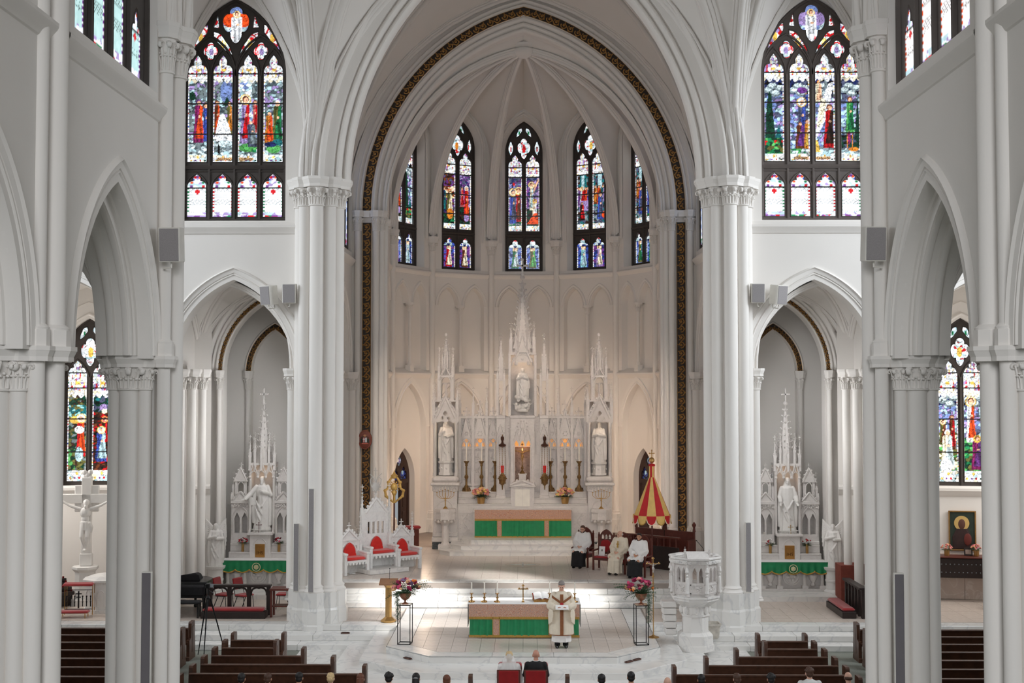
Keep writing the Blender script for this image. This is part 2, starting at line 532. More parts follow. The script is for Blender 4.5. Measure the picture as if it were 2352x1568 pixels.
# border slabs round the tiles
for k, q in enumerate(([(-2.43, 31.77), (-0.8, 31.77), (-0.8, 32.24), (-2.2, 32.24)], [(-0.8, 31.77), (0.8, 31.77), (0.8, 32.24), (-0.8, 32.24)], [(0.8, 31.77), (2.43, 31.77), (2.2, 32.24), (0.8, 32.24)],
                       [(2.43, 31.77), (3.66, 33.0), (3.06, 33.12), (2.2, 32.24)], [(-3.66, 33.0), (-2.43, 31.77), (-2.2, 32.24), (-3.06, 33.12)],
                       [(3.06, 33.12), (3.66, 33.0), (3.66, 35.8), (3.06, 35.8)], [(3.06, 35.8), (3.66, 35.8), (3.66, 38.6), (3.06, 38.6)],
                       [(-3.66, 33.0), (-3.06, 33.12), (-3.06, 35.8), (-3.66, 35.8)], [(-3.66, 35.8), (-3.06, 35.8), (-3.06, 38.6), (-3.66, 38.6)])):
    mx = sum(p[0] for p in q) / 4; my = sum(p[1] for p in q) / 4
    ob('marble_slab', MB().prism([(mx + (x - mx) * .995, my + (y - my) * .995) for x, y in q], 0.49, 0.52), STEPMARBLE, alt, smooth=0)

san = ob('sanctuary_floor', MB().box(-6.9, 6.9, 39.6, 56, 0.0, 1.142), GROUT, smooth=0, kind='structure', label='tiled floor of the sanctuary at the top of the marble stairs')
for i in range(4):
    y0 = 38.70 + 0.34 * i
    step_run(san, -6.3, 6.3, y0, y0 + 0.42 + (0.25 if i == 3 else 0), ZP + 0.16 * i, ZP + 0.16 * (i + 1), 7 - i % 2)
lay_tiles(san, 'tile', [(-6.8, 40.4), (6.8, 40.4), (6.8, 48.4), (-6.8, 48.4)], 0.6, 0.6, ZS, TILE)
# inlaid marble roundel in front of the high altar
rb = MB().lathe([(0.0, 1.150), (0.62, 1.150), (0.64, 1.156), (0.0, 1.157)], 40, -0.03, 43.7)
ro = ob('floor_roundel', rb, TILE2, san)
ob('roundel_cross', MB().box(-0.06, 0.0, 43.2, 44.2, 1.15, 1.161).box(-0.5, 0.44, 43.63, 43.77, 1.15, 1.161), STEPMARBLE, san, smooth=0)

# ---- capitals and shafts
def crocket_capital(r, z0, z1, n=8, big=1.0):
    """bell with curled crockets above a row of small leaves, axis at the origin"""
    mb = MB(); h = z1 - z0
    mb.lathe([(r * 1.02, z0), (r * 1.22, z0 + .02 * h), (r * 1.24, z0 + .06 * h), (r * 1.08, z0 + .1 * h), (r * 1.02, z0 + .3 * h), (r * 1.12, z0 + .65 * h), (r * 1.42, z1), (r * .5, z1)], 16)
    for i in range(n):
        a = 2 * PI * i / n
        c, s = cos(a), sin(a)
        w = r * 0.16
        pts = [(r * 1.05, z0 + .1 * h), (r * 1.12, z0 + .45 * h), (r * 1.34, z0 + .72 * h), (r * 1.62, z0 + .88 * h), (r * 1.82, z0 + .84 * h)]
        mb.tube([(p * c, p * s, z) for p, z in pts], [w, w * .9, w * 1.1, w * 1.5, w * 1.2], 6)
        k = r * 0.33 * big
        sp = []
        for j in range(11):
            g = PI * .95 - j * .47; q = k * (1 - .075 * j)
            sp.append((r * 1.66 + q * cos(g), z0 + .78 * h + q * sin(g)))
        mb.tube([(p * c, p * s, z) for p, z in sp], [k * .42 * (1 - .05 * j) for j in range(11)], 8, sx=1.75)
        for d in (-1, 1):
            mb.tube([((p + k * .12) * c - d * s * k * .45, (p + k * .12) * s + d * c * k * .45, z + k * .1) for p, z in sp[1:6]], [k * .18] * 5, 5)
        b = a + PI / n
        c, s = cos(b), sin(b)
        mb.tube([(r * 1.05 * c, r * 1.05 * s, z0 + .08 * h), (r * 1.16 * c, r * 1.16 * s, z0 + .35 * h), (r * 1.35 * c, r * 1.35 * s, z0 + .5 * h)], [w * .7, w * .6, w * .5], 5)
        for d in (-.22, 0, .22):
            c2, s2 = cos(b + d), sin(b + d)
            mb.ball((c2 * r * 1.3, s2 * r * 1.3, z0 + (.5 + (.08 if d == 0 else 0)) * h), (r * .17, r * .17, r * .13), 6, 4)
    return mb

def shaft_mb(r, z0, z1, base=True):
    mb = MB()
    p = []
    if base:
        p = [(r * 1.5, z0), (r * 1.55, z0 + r * .2), (r * 1.3, z0 + r * .45), (r * 1.25, z0 + r * .6), (r * 1.32, z0 + r * .8), (r * 1.05, z0 + r * 1.05)]
    else:
        p = [(r, z0)]
    mb.lathe(p + [(r, z0 + r * 1.2), (r, z1)], 20)
    return mb

CAPS = {}
def put_shaft(parent, x, y, r, z0, z1, caph, base=True, cap=True):
    ob('shaft', shaft_mb(r, z0, z1 - caph, base), PLASTER, parent, loc=(x, y, 0))
    if cap:
        k = (round(r, 3), round(caph, 3))
        if k not in CAPS:
            CAPS[k] = mesh_of('capital', crocket_capital(r, 0, caph, 8, 1.5), PLASTER, 50)
        ob('capital', CAPS[k], None, parent, loc=(x, y, z1 - caph), rz=rng.random())

def abacus(parent, polys, z0, h):
    """moulded slab over capitals: each polygon (cx, cy, r, n) in three steps"""
    mb = MB()
    for cx, cy, r, n, ph in polys:
        mb.prism(ngon(n, r * .93, cx, cy, ph), z0, z0 + h * .3, ngon(n, r * .93, cx, cy, ph))
        mb.prism(ngon(n, r * .93, cx, cy, ph), z0 + h * .3, z0 + h * .7, ngon(n, r * 1.06, cx, cy, ph))
        mb.prism(ngon(n, r * 1.08, cx, cy, ph), z0 + h * .7, z0 + h, ngon(n, r * 1.08, cx, cy, ph))
    return ob('abacus', mb, PLASTER, parent, smooth=0)

def pillar(label, x, y, core, shafts, z0, plinth, ztop, caph, abh=0.28, marble=True, sides=8):
    t = thing('pillar', label, 'pillar', (x, y, 0), kind='structure')
    ob('core', MB().prism(ngon(sides, core, 0, 0, PI / 8), z0 + .1, ztop), PLASTER, t, smooth=0)
    bm = MB()
    for dx, dy, r in shafts:
        a = ngon(8, r * 1.65, dx, dy, PI / 8); b = ngon(8, r * 1.85, dx, dy, PI / 8); c = ngon(8, r * 2.1, dx, dy, PI / 8)
        hp = plinth - z0
        bm.prism(c, z0, z0 + hp * .12); bm.prism(c, z0 + hp * .12, z0 + hp * .16, b)
        bm.prism(b, z0 + hp * .16, z0 + hp * .52); bm.prism(b, z0 + hp * .52, z0 + hp * .58, a); bm.prism(a, z0 + hp * .58, plinth)
    bm.prism(ngon(8, core * 1.25, 0, 0, PI / 8), z0, plinth - .02)
    ob('plinth', bm, STEPMARBLE if marble else PLASTER, t, smooth=0)
    for dx, dy, r in shafts:
        put_shaft(t, dx, dy, r, plinth, ztop, caph)
    abacus(t, [(dx, dy, r * 2.15, 8, PI / 8) for dx, dy, r in shafts] + [(0, 0, core * 1.15, 8, PI / 8)], ztop, abh)
    return t

for side, s in (('left', -1), ('right', 1)):
    sh = []
    for k in range(8):
        a = k * PI / 4 + PI / 8 * 0
        r = 0.2 if k % 2 == 0 else 0.17
        sh.append((0.55 * cos(a), 0.55 * sin(a), r))
    pillar('tall white clustered pillar beside the %s end of the sanctuary stairs' % side, s * 6.17, 36.75, 0.52, sh, 0.34, 1.42, 13.42, 0.56, 0.30)

# gold-banded arch pillars (left and right of the apse)
for side, s in (('left', -1), ('right', 1)):
    t = thing('pillar', 'white shafts framing the gold scroll band %s of the high altar' % side, 'pillar', (s * 6.12, 47.9, 0), kind='structure')
    bm = MB()
    for dx, dy, r in ((-s * .52, -.05, .12), (-s * .32, -.2, .12), (s * .40, -.2, .12), (s * .62, -.05, .12)):
        put_shaft(t, dx, dy, r, 1.95, 14.15, 0.55)
        bm.prism(ngon(8, .24, dx, dy, PI / 8), ZS, 1.6); bm.prism(ngon(8, .24, dx, dy, PI / 8), 1.6, 1.66, ngon(8, .2, dx, dy, PI / 8)); bm.prism(ngon(8, .2, dx, dy, PI / 8), 1.66, 1.95)
    ob('plinth', bm, STEPMARBLE, t, smooth=0)
    ob('core', MB().box(-.62, .75, 0.0, .5, ZS, 14.4) if s < 0 else MB().box(-.75, .62, 0.0, .5, ZS, 14.4), PLASTER, t, smooth=0)
    abacus(t, [(dx, dy, .25, 8, PI / 8) for dx, dy, r in ((-s * .52, -.05, .12), (-s * .32, -.2, .12), (s * .40, -.2, .12), (s * .62, -.05, .12))] + [(s * .1, .1, .4, 8, PI / 8)], 14.15, .25)

# nave piers: two on each side in view
def nave_pier(side, s, y, label, tall_to, faces):
    t = thing('pillar', label, 'pillar', (s * 6.85, y, 0), kind='structure')
    ob('core', MB().box(-.34, .34, -.55, .55, 0, 8.0).box(-.33 if s < 0 else -.42, .42 if s < 0 else .33, -.4, .4, 8.0, 22.5), PLASTER, t, smooth=0)
    low = []
    for f in faces:
        low += [(-.26, f * .56, .11), (0, f * .62, .17), (.26, f * .56, .11)]
    low += [(s * .40, 0, .17)]
    q = .10 if y < 20 else 0
    TS = ((-s * (.55 - q), -.46, .115), (-s * (.63 - q), -.08, .15), (-s * (.5 - q), .36, .115))
    ab = []
    bm = MB()
    for dx, dy, r in low:
        put_shaft(t, dx, dy, r, .9, 7.80, .40)
        ab.append((dx, dy, r * 2.0, 8, PI / 8))
    pass
    for dx, dy, r in TS:
        ob('shaft', shaft_mb(r, .9, tall_to - .62), PLASTER, t, loc=(dx, dy, 0))
        k = (round(r, 3), .62)
        if k not in CAPS: CAPS[k] = mesh_of('capital', crocket_capital(r, 0, .62, 8, 2.0), PLASTER, 50)
        ob('capital', CAPS[k], None, t, loc=(dx, dy, tall_to - .62), rz=rng.random())
        bm.prism(ngon(8, r * 1.8, dx, dy, PI / 8), 0, .9)
    bm.box(-.6, .6, -.75, .75, 0, .5); bm.box(-.55, .55, -.7, .7, .5, .9)
    ob('plinth', bm, PLASTER, t, smooth=0)
    ab += [(0, .1, .6, 4, PI / 4), (0, -.1, .6, 4, PI / 4)] + [(dx, dy, r * 1.9, 8, PI / 8) for dx, dy, r in (TS[:1] if y > 20 else TS)]
    abacus(t, ab, 7.80, .20)
    for dx, dy, r in (TS[:1] if y > 20 else TS):
        ob('shaft_base', MB().prism(ngon(8, r * 1.5, dx, dy, PI / 8), 8.0, 8.22).lathe([(r * 1.4, 8.22), (r * 1.45, 8.25), (r, 8.3)], 12, dx, dy), PLASTER, t)
    abacus(t, [(dx, dy, r * 2.2, 8, PI / 8) for dx, dy, r in TS], tall_to, .28)
    return t
for side, s in (('left', -1), ('right', 1)):
    nave_pier(side, s, 21.85, 'tall nave pillar with the loudspeaker, %s of the crossing' % side, 13.62, (-1, 1))
    nave_pier(side, s, 16.5, 'nearest nave pillar at the %s edge of the view' % side, 13.62, (-1, 1))
    nave_pier(side, s, 11.2, 'nave pillar outside the view on the %s side' % side, 13.62, (-1, 1))

# ---- nave walls with arcade arches, clerestory and cornice
ARP = [(0, .5), (0, .16)] + roll(.0, .09, .10, .05) + [(.10, .05)] + roll(.11, .19, .02, .05) + [(.20, -.03), (.30, -.05), (.33, -.09), (.37, -.05), (.38, 0)]
for side, M in SIDES:
    wl = MB(M @ Matrix.Translation((-6.40, 0, 0)) @ Matrix.Rotation(PI / 2, 4, 'Z'))
    mo = MB(wl.T); co = MB(wl.T)
    for yc in (19.2, 13.85, 8.5, 3.2):
        wall_arch(wl, yc - 2.675, yc + 2.675, 7.95, 12.4, yc, 1.76, 7.95, 8.0, 2.72, 0.5, sill=False)
        wall_arch(wl, yc - 2.675, yc + 2.675, 12.4, 23, yc, 1.95, 12.62, 14.1, 2.0, 0.22)
        arch_mould(mo, yc, 8.0, 1.76, 2.72, ARP, 18, 0.0)
        arch_mould(mo, yc, 8.0, 1.76, 2.72, [(0, .22), (-.05, .24), (-.05, .28), (-.16, .30)] + roll(-.16, -.16, .36, 0, 1) + [(-.19, .33), (-.2, .38), (-.18, .42), (-.13, .44), (-.13, .56), (-.18, .58), (-.2, .62), (-.19, .67), (-.16, .70), (-.05, .72), (0, .76)], 18, 0.0)
        co.grid([[(yc - 2.5, y, z), (yc + 2.5, y, z)] for y, z in ((0, 12.12), (-.03, 12.14), (-.06, 12.2), (-.13, 12.28), (-.15, 12.33), (-.15, 12.38), (-.1, 12.42), (0, 12.5))])
    w = ob('wall_nave_' + side, wl, PLASTER, smooth=20, kind='structure', label='plain %s nave wall above the arcade with its clerestory' % side)
    ob('arch_moulding', mo, PLASTER, w, smooth=40)
    ob('string_course', co, PLASTER, w, smooth=20)
    # aisle side face of the same arcade and the aisle's outer wall
    w2 = MB(M @ Matrix.Translation((-7.35, 0, 0)) @ Matrix.Rotation(PI / 2, 4, 'Z'))
    for yc in (19.2, 13.85, 8.5, 3.2):
        wall_arch(w2, yc - 2.675, yc + 2.675, 7.95, 12.4, yc, 1.76, 7.95, 8.0, 2.72, 0.0)
        w2.grid([[(yc + x, -.46, 8.0 + z) for x, z in arch(1.76, 2.72, 0, 18)], [(yc + x, 0, 8.0 + z) for x, z in arch(1.76, 2.72, 0, 18)]])
    ob('wall_aisle_' + side, w2, PLASTER, smooth=20, kind='structure', label='aisle side of the %s arcade wall' % side)
    w3 = MB(M); w3.box(-18.1, -17.8, -6, 37, 0, 12)
    ob('wall_outer_' + side, w3, PLASTER, smooth=0, kind='structure', label='outer wall of the %s aisle' % side)

# ---- transept east walls
TX, CHX, OCX = -8.83, -8.78, -13.6
for side, M in SIDES:
    T = M @ Matrix.Translation((0, 36.8, 0))
    wb_ = MB(T); mo = MB(T); co = MB(T)
    wall_arch(wb_, -11.2, -6.5, .3, 12.4, CHX, 1.88, .3, ZLO, 2.72, 0.7)
    wall_arch(wb_, -11.2, -6.5, 12.4, 24, TX, 1.60, 12.52, 16.95, 2.45, 0.45)
    wall_arch(wb_, -18.2, -11.2, .3, 12.4, OCX, 1.9, .3, ZLO, 2.72, 0.7)
    wb_.box(-18.2, -11.2, 0, .3, 12.4, 24)
    for cx in (CHX, OCX):
        arch_mould(mo, cx, ZLO, 1.88, 2.72, ARP, 18)
    co.grid([[(-18, y, z), (-6.6, y, z)] for y, z in ((0, 12.1), (-.04, 12.12), (-.07, 12.18), (-.12, 12.24), (-.16, 12.3), (-.16, 12.36), (-.1, 12.4), (0, 12.48))])
    w = ob('wall_transept_' + side, wb_, PLASTER, smooth=20, kind='structure', label='white %s transept wall above the side chapel arch' % side)
    ob('arch_moulding', mo, PLASTER, w, smooth=40)
    ob('string_course', co, PLASTER, w, smooth=20)
    # crossing side of the clerestory over the aisle, seen above the arcade
    sgx = -1 if side == 'left' else 1
    t = thing('pillar', 'slim wall shaft carrying the %s transept vault' % side, 'pillar', (sgx * 11.1, 36.68, 0), kind='structure')
    put_shaft(t, 0, 0, .15, .6, 13.4, .5); abacus(t, [(0, 0, .32, 8, PI / 8)], 13.4, .22)
    w4 = MB(M @ Matrix.Translation((0, 22.2, 0)))
    wall_arch(w4, -12.4, -7.2, 8, 24, -9.75, 2.2, 8.0, 8.0, 2.9, 0.5, sill=False)
    w4.box(-18.2, -12.4, 0, .3, 8, 24)
    mo4 = MB(w4.T)
    arch_mould(mo4, -9.75, 8.0, 2.2, 2.9, [(0.0, .5), (0, .0)] + roll(0, .12, -.02, .06) + [(.12, -.06), (.3, -.06), (.3, .0)], 16)
    w = ob('wall_aisle_end_' + side, w4, PLASTER, smooth=20, kind='structure', label='wall over the arch where the %s aisle meets the transept' % side)
    ob('arch_moulding', mo4, PLASTER, w, smooth=40)

# ---- side chapels: responds, gold banded arches, back walls
def responds(t, xs, y, z0, r, caph=.4):
    for x in xs:
        put_shaft(t, x, y, r, z0, ZLO - .22, caph)

def scroll_mb(w, h):
    """running acanthus scroll: spiral with leaves, w wide and h long, in local xz"""
    mb = MB()
    for k, (cx, cz, d) in enumerate(((0.0, h * .27, 1), (0.0, h * .75, -1))):
        pts = []
        for i in range(15):
            a = d * (i * 0.62) - PI / 2
            r = w * .40 * (1 - i / 16)
            pts.append((cx + r * cos(a) * d, -.02 - .012 * i / 14, cz + r * sin(a)))
        mb.tube(pts, [w * .085 * (1 - .4 * i / 14) for i in range(15)], 5)
        mb.ball((cx, -.035, cz), (w * .13, .035, w * .13), 7, 4)
        for i in range(4):
            a = i * PI / 2 + k
            mb.ball((cx + w * .36 * cos(a), -.02, cz + w * .36 * sin(a)), (w * .13, .03, w * .085), 6, 4)
    return mb

def gold_band(name, parent_label, path, w, M, step, y):
    """dark band along a path [(x,z)] in the plane y with gold scrolls fixed to it"""
    mb = MB(M)
    n = len(path)
    P = [Vector(p) for p in path]
    N = []
    for i in range(n):
        d = (P[min(i + 1, n - 1)] - P[max(i - 1, 0)]).normalized()
        N.append(Vector((-d.y, d.x)))
    rows = [[tuple((P[i].x + N[i].x * u, y, P[i].y + N[i].y * u)) for i in range(n)] for u in (-w / 2, w / 2)]
    mb.grid(rows)
    band = ob(name, mb, BAND, smooth=0, kind='structure', label=parent_label)
    ed = MB(M)
    for u in (-w / 2, w / 2):
        ed.tube([(P[i].x + N[i].x * u, y - .015, P[i].y + N[i].y * u) for i in range(n)], w * .035, 5)
    ob('edge_bead', ed, GOLD, band)
    L = [0]
    for i in range(1, n): L.append(L[-1] + (P[i] - P[i - 1]).length)
    k = int(L[-1] / step); st = L[-1] / k
    sm = mesh_of('scroll', scroll_mb(w, st * .98), GOLD, 60)
    for j in range(k):
        a, b = j * st, (j + 1) * st
        def at(d):
            for i in range(1, n):
                if d <= L[i] + 1e-6:
                    t = (d - L[i - 1]) / max(1e-6, L[i] - L[i - 1]); return P[i - 1].lerp(P[i], t)
            return P[-1]
        pa, pb = at(a), at(b)
        d = (pb - pa)
        ang = math.atan2(d.x, d.y)
        mtx = M @ Matrix.Translation((pa.x, y, pa.y)) @ Matrix.Rotation(ang, 4, 'Y')
        o = ob('scroll', sm, None, band)
        o.matrix_local = mtx
    return band

CMP = [(0, .35), (0, .0)] + roll(0, .08, .0, .05) + [(.09, .03)]
for side, M in SIDES:
    # chapel shell: side walls, vault, back wall
    sh = MB(M)
    for x in (-11.15, -6.9):
        sh.box(x - .05, x + .05, 37.4, 43.5, .4, 12)
    back = MB(M @ Matrix.Translation((0, 43.3, 0)))
    wall_arch(back, -11.2, -6.8, .4, 11.5, -8.85, .84, .4, ZLO, 1.52, .35)
    back.box(-9.8, -7.9, .35, .4, .4, 10.5)
    mid = MB(M @ Matrix.Translation((0, 41.5, 0)))
    wall_arch(mid, -11.2, -6.8, .4, 11.5, -8.85, 1.38, .4, ZLO, 2.35, .5)
    mm = MB(mid.T)
    arch_mould(mm, -8.85, ZLO, 1.38, 2.35, [(0, .4), (0, .05)] + roll(0, .07, .0, .04) + [(.08, -.02), (.09, .0)], 18)
    arch_mould(mm, -8.85, ZLO, 1.56, 2.55, roll(.0, .12, -.02, .07) + roll(.14, .24, -.04, .07) + roll(.28, .46, -.1, .1), 18)
    w = ob('wall_chapel_' + side, sh, PLASTER, smooth=0, kind='structure', label='side walls of the %s chapel' % side)
    ob('back_wall', back, PLASTER, w, smooth=20); ob('inner_arch', mid, PLASTER, w, smooth=20); ob('arch_moulding', mm, PLASTER, w, smooth=40)
    mb2 = MB(M @ Matrix.Translation((0, 43.3, 0)))
    arch_mould(mb2, -8.85, ZLO, 1.02, 1.72, roll(0, .08, -.01, .04) + [(.08, -.005), (.2, -.005), (.2, 0)], 16)
    ob('arch_moulding', mb2, PLASTER, w, smooth=40)
    sg = -1 if side == 'left' else 1
    gold_band('trim_chapel_arch_' + side, 'gold on dark band round the inner arch of the %s chapel' % side, [(-8.85 + x, ZLO + z) for x, z in arch(1.38, 2.35, .13, 16)], .17, M @ Matrix.Translation((0, 41.5, 0)), .3, -.012)
    gold_band('trim_chapel_niche_' + side, 'gold on dark band round the niche behind the %s chapel altar' % side, [(-8.85 + x, ZLO + z) for x, z in arch(.84, 1.52, .1, 14)], .17, M @ Matrix.Translation((0, 43.3, 0)), .3, -.012)
    t = thing('pillar', 'slim shafts with small capitals lining the %s chapel' % side, 'pillar', (0, 0, 0), kind='structure')
    ab = []
    for x, y, r in ((sg * 10.35, 41.4, .09), (sg * 7.36, 41.4, .09), (sg * 9.78, 43.22, .09), (sg * 7.94, 43.22, .09), (sg * 10.95, 38.9, .13), (sg * 10.72, 39.3, .15), (sg * 10.5, 39.8, .13), (sg * 7.1, 37.3, .12), (sg * 7.05, 37.75, .15)):
        put_shaft(t, x, y, r, ZP + .5, ZLO - .2, .42)
        ab.append((x, y, r * 2.1, 8, PI / 8))
    abacus(t, ab, ZLO - .2, .24)
    # outer chapel behind the aisle: back wall with the aisle window
    T = M @ Matrix.Translation((-14.5, 40.5, 0)) @ Matrix.Rotation(rad(9), 4, 'Z')
    oc = MB(T)
    wall_arch(oc, -3.6, 4.0, .4, 12, 0, .86, 4.2, 8.35, 1.42, .3)
    som = MB(T)
    arch_mould(som, 0, 8.35, .95, 1.5, [(0, .1), (0, -.02)] + roll(.0, .1, -.03, .05) + [(.1, -.02), (.42, -.04), (.45, 0)], 16, leg=4.0)
    som.grid([[(-3.6, y, z), (4.0, y, z)] for y, z in ((0, 3.86), (-.06, 3.9), (-.1, 4.0), (-.16, 4.06), (-.16, 4.14), (0, 4.2))])
    w = ob('wall_aisle_chapel_' + side, oc, PLASTER, smooth=20, kind='structure', label='curved wall with a tall window behind the %s aisle' % side)
    ob('arch_moulding', som, PLASTER, w, smooth=40)
    wx = MB(M).box(-11.6, -11.3, 37.5, 42, .4, 12)
    ob('wall_chapel_divider_' + side, wx, PLASTER, smooth=0, kind='structure', label='wall between the two %s chapels' % side)

# ---- vaults
def vault(M, x0, x1, y0, y1, zs, zx, zy, zc, rr, label, n=12, m=4, walls=(1, 1, 1, 1), name='ceiling'):
    """quadripartite rib vault; zx crown of the arches in planes x=const, zy in planes y=const"""
    cx, cy = (x0 + x1) / 2, (y0 + y1) / 2
    web = MB(M); ribs = []
    def half(p, q, z1):
        a = math.hypot(q[0] - p[0], q[1] - p[1]); h = z1 - zs
        L = arc_half(a, max(h, a * .9 if h < a * .9 else h), 0, n)
        k = h / L[-1][1]
        return [(p[0] + (q[0] - p[0]) * (x + a) / a, p[1] + (q[1] - p[1]) * (x + a) / a, zs + z * k) for x, z in L]
    for px in (x0, x1):
        for py in (y0, y1):
            D = half((px, py), (cx, cy), zc)
            WX = half((px, py), (px, cy), zx)
            WY = half((px, py), (cx, py), zy)
            for Wl in (WX, WY):
                web.grid([[tuple(Vector(D[i]).lerp(Vector(Wl[i]), k / m)) for i in range(n + 1)] for k in range(m + 1)])
            ribs.append((D, 1.0)); ribs.append((WX, .8)); ribs.append((WY, .8))
    w = ob(name, web, PLASTER, smooth=60, kind='structure', label=label)
    done = set()
    for R, k in ribs:
        mb = MB(M)
        d = Vector((R[-1][0] - R[0][0], R[-1][1] - R[0][1], 0)).normalized()
        pv = Vector((-d.y, d.x, 0))
        for u, dz, r in ((0, -.10, .11), (.13, -.02, .075), (-.13, -.02, .075), (.23, .04, .05), (-.23, .04, .05)):
            mb.tube([tuple(Vector(p) + pv * u * rr * k + Vector((0, 0, dz * rr))) for p in R], r * rr * k, 7, cap=False)
        ob('rib', mb, PLASTER, w, smooth=60)
    return w

for side, M in SIDES:
    vault(M, -11.1, -6.35, 22.2, 36.75, 13.6, 22.3, 20.2, 22.6, 1.0, 'vault over the inner bay of the %s transept' % side)
    vault(M, -12.2, -7.35, 16.5, 21.85, 8.0, 10.9, 10.9, 11.5, .8, 'vault over the %s aisle bay beside the crossing' % side)
    vault(M, -12.2, -7.35, 11.2, 16.5, 8.0, 10.9, 10.9, 11.5, .8, 'vault over the %s aisle bay nearest the viewer' % side)
    vault(M, -11.05, -7.0, 37.4, 41.4, ZLO, 10.4, 10.7, 11.0, .75, 'vault over the %s side chapel' % side)
    vault(M, -16.4, -11.7, 37.3, 40.9, ZLO, 10.2, 10.9, 11.0, .75, 'vault over the %s aisle chapel' % side)
    # plain roofs over what the view does not show
    rf = MB(M); rf.box(-18.2, -11.1, 22.2, 37, 22.4, 22.6); rf.box(-18.2, -12.2, -6, 22.2, 11.6, 11.8); rf.box(-18.2, -6.8, 37, 45, 11.6, 11.8)
    ob('roof', rf, PLASTER, smooth=0, kind='structure', label='roof over the outer %s parts of the church' % side)
vault(I4, -6.35, 6.35, 22.2, 36.6, 13.6, 22.3, 21.9, 23.2, 1.15, 'vault over the crossing')
for ya, yb in ((16.5, 21.9), (11.2, 16.5), (5.85, 11.2), (0.5, 5.85)):
    vault(I4, -6.4, 6.4, ya, yb, 13.6, 19.9, 21.9, 22.4, 1.0, 'vault over one bay of the nave')
vault(I4, -7.08, 7.08, 37.2, 47.55, 14.2, 22.6, 23.05, 23.4, 1.0, 'vault over the sanctuary between the two great arches')
for x, y, z in ((0, 42.4, 22.6),):
    pass

# ---- great chancel arch and the gold-banded arch
ca = MB(Matrix.Translation((0, 36.7, 0)))
arch_mould(ca, 0, 13.6, 5.3, 8.15, [(0.0, .55), (0, .30)] + roll(0, .2, .2, .12) + [(.22, .12)] + roll(.24, .42, .05, .11) + [(.45, -.05), (.72, -.1)] + roll(.74, .92, -.2, .12) + [(.94, -.2), (1.3, -.24)] + roll(1.3, 1.46, -.3, .1) + [(1.48, -.25), (1.5, 0.0)], 24)
cw = ob('wall_chancel_arch', ca, PLASTER, smooth=40, kind='structure', label='great white moulded arch between the crossing and the sanctuary')
sp = MB(Matrix.Translation((0, 36.9, 0)))
wall_arch(sp, -7, 7, 13.6, 25, 0, 5.75, 13.6, 13.6, 8.6, .0, n=20)
ob('spandrel', sp, PLASTER, cw, smooth=0)

BA, BH, BY = 5.5, 7.25, 47.9
ga = MB(Matrix.Translation((0, BY, 0)))
arch_mould(ga, 0, 14.4, BA, BH, [(-.05, .6), (-.05, .25)] + roll(-.05, .12, .12, .09) + [(.14, .08)] + roll(.15, .3, .02, .08) + [(.31, -.02)] + roll(.32, .5, -.08, .09) + [(.53, -.1)], 26)
arch_mould(ga, 0, 14.4, BA, BH, [(.53, -.1), (.53, -.06), (.86, -.06), (.86, -.12)] + roll(.86, .98, -.14, .08) + [(1.0, -.18)] + roll(1.01, 1.14, -.2, .09) + [(1.16, -.2), (1.3, -.22)] + roll(1.3, 1.4, -.24, .07) + [(1.42, -.2), (1.42, 0.1)], 26)
gw = ob('wall_apse_arch', ga, PLASTER, smooth=40, kind='structure', label='great arch with the dark gold band before the apse')
gs = MB(Matrix.Translation((0, BY + .02, 0)))
wall_arch(gs, -8, 8, 14.4, 25, 0, BA + 1.3, 14.4, 14.4, BH + 1.42, .0, n=24)
ob('spandrel', gs, PLASTER, gw, smooth=0)
pth = [(x, 14.4 + z) for x, z in arch(BA, BH, .695, 26)]
gold_band('trim_gold_arch', 'dark gold scroll band running round the great arch before the apse', pth, .33, Matrix.Translation((0, BY, 0)), .62, -.075)
for side, s in (('left', -1), ('right', 1)):
    ob('band_backing', MB().box(*sorted((s * 5.9, s * 7.3)), BY + .12, BY + .4, ZS, 15), PLASTER, gw, smooth=0)
    ob('band_backing', MB().box(s * 6.19 - .2, s * 6.19 + .2, BY - .06, BY + .1, ZS, 14.2), PLASTER, gw, smooth=0)
    z0 = 1.5
    gold_band('trim_gold_band_' + side, 'tall dark band of gilded scrolls between white shafts, %s of the high altar' % side, [(s * 6.18, z0 + i * (13.95 - z0) / 20) for i in range(21)], .33, Matrix.Translation((0, BY, 0)), .62, -.075)

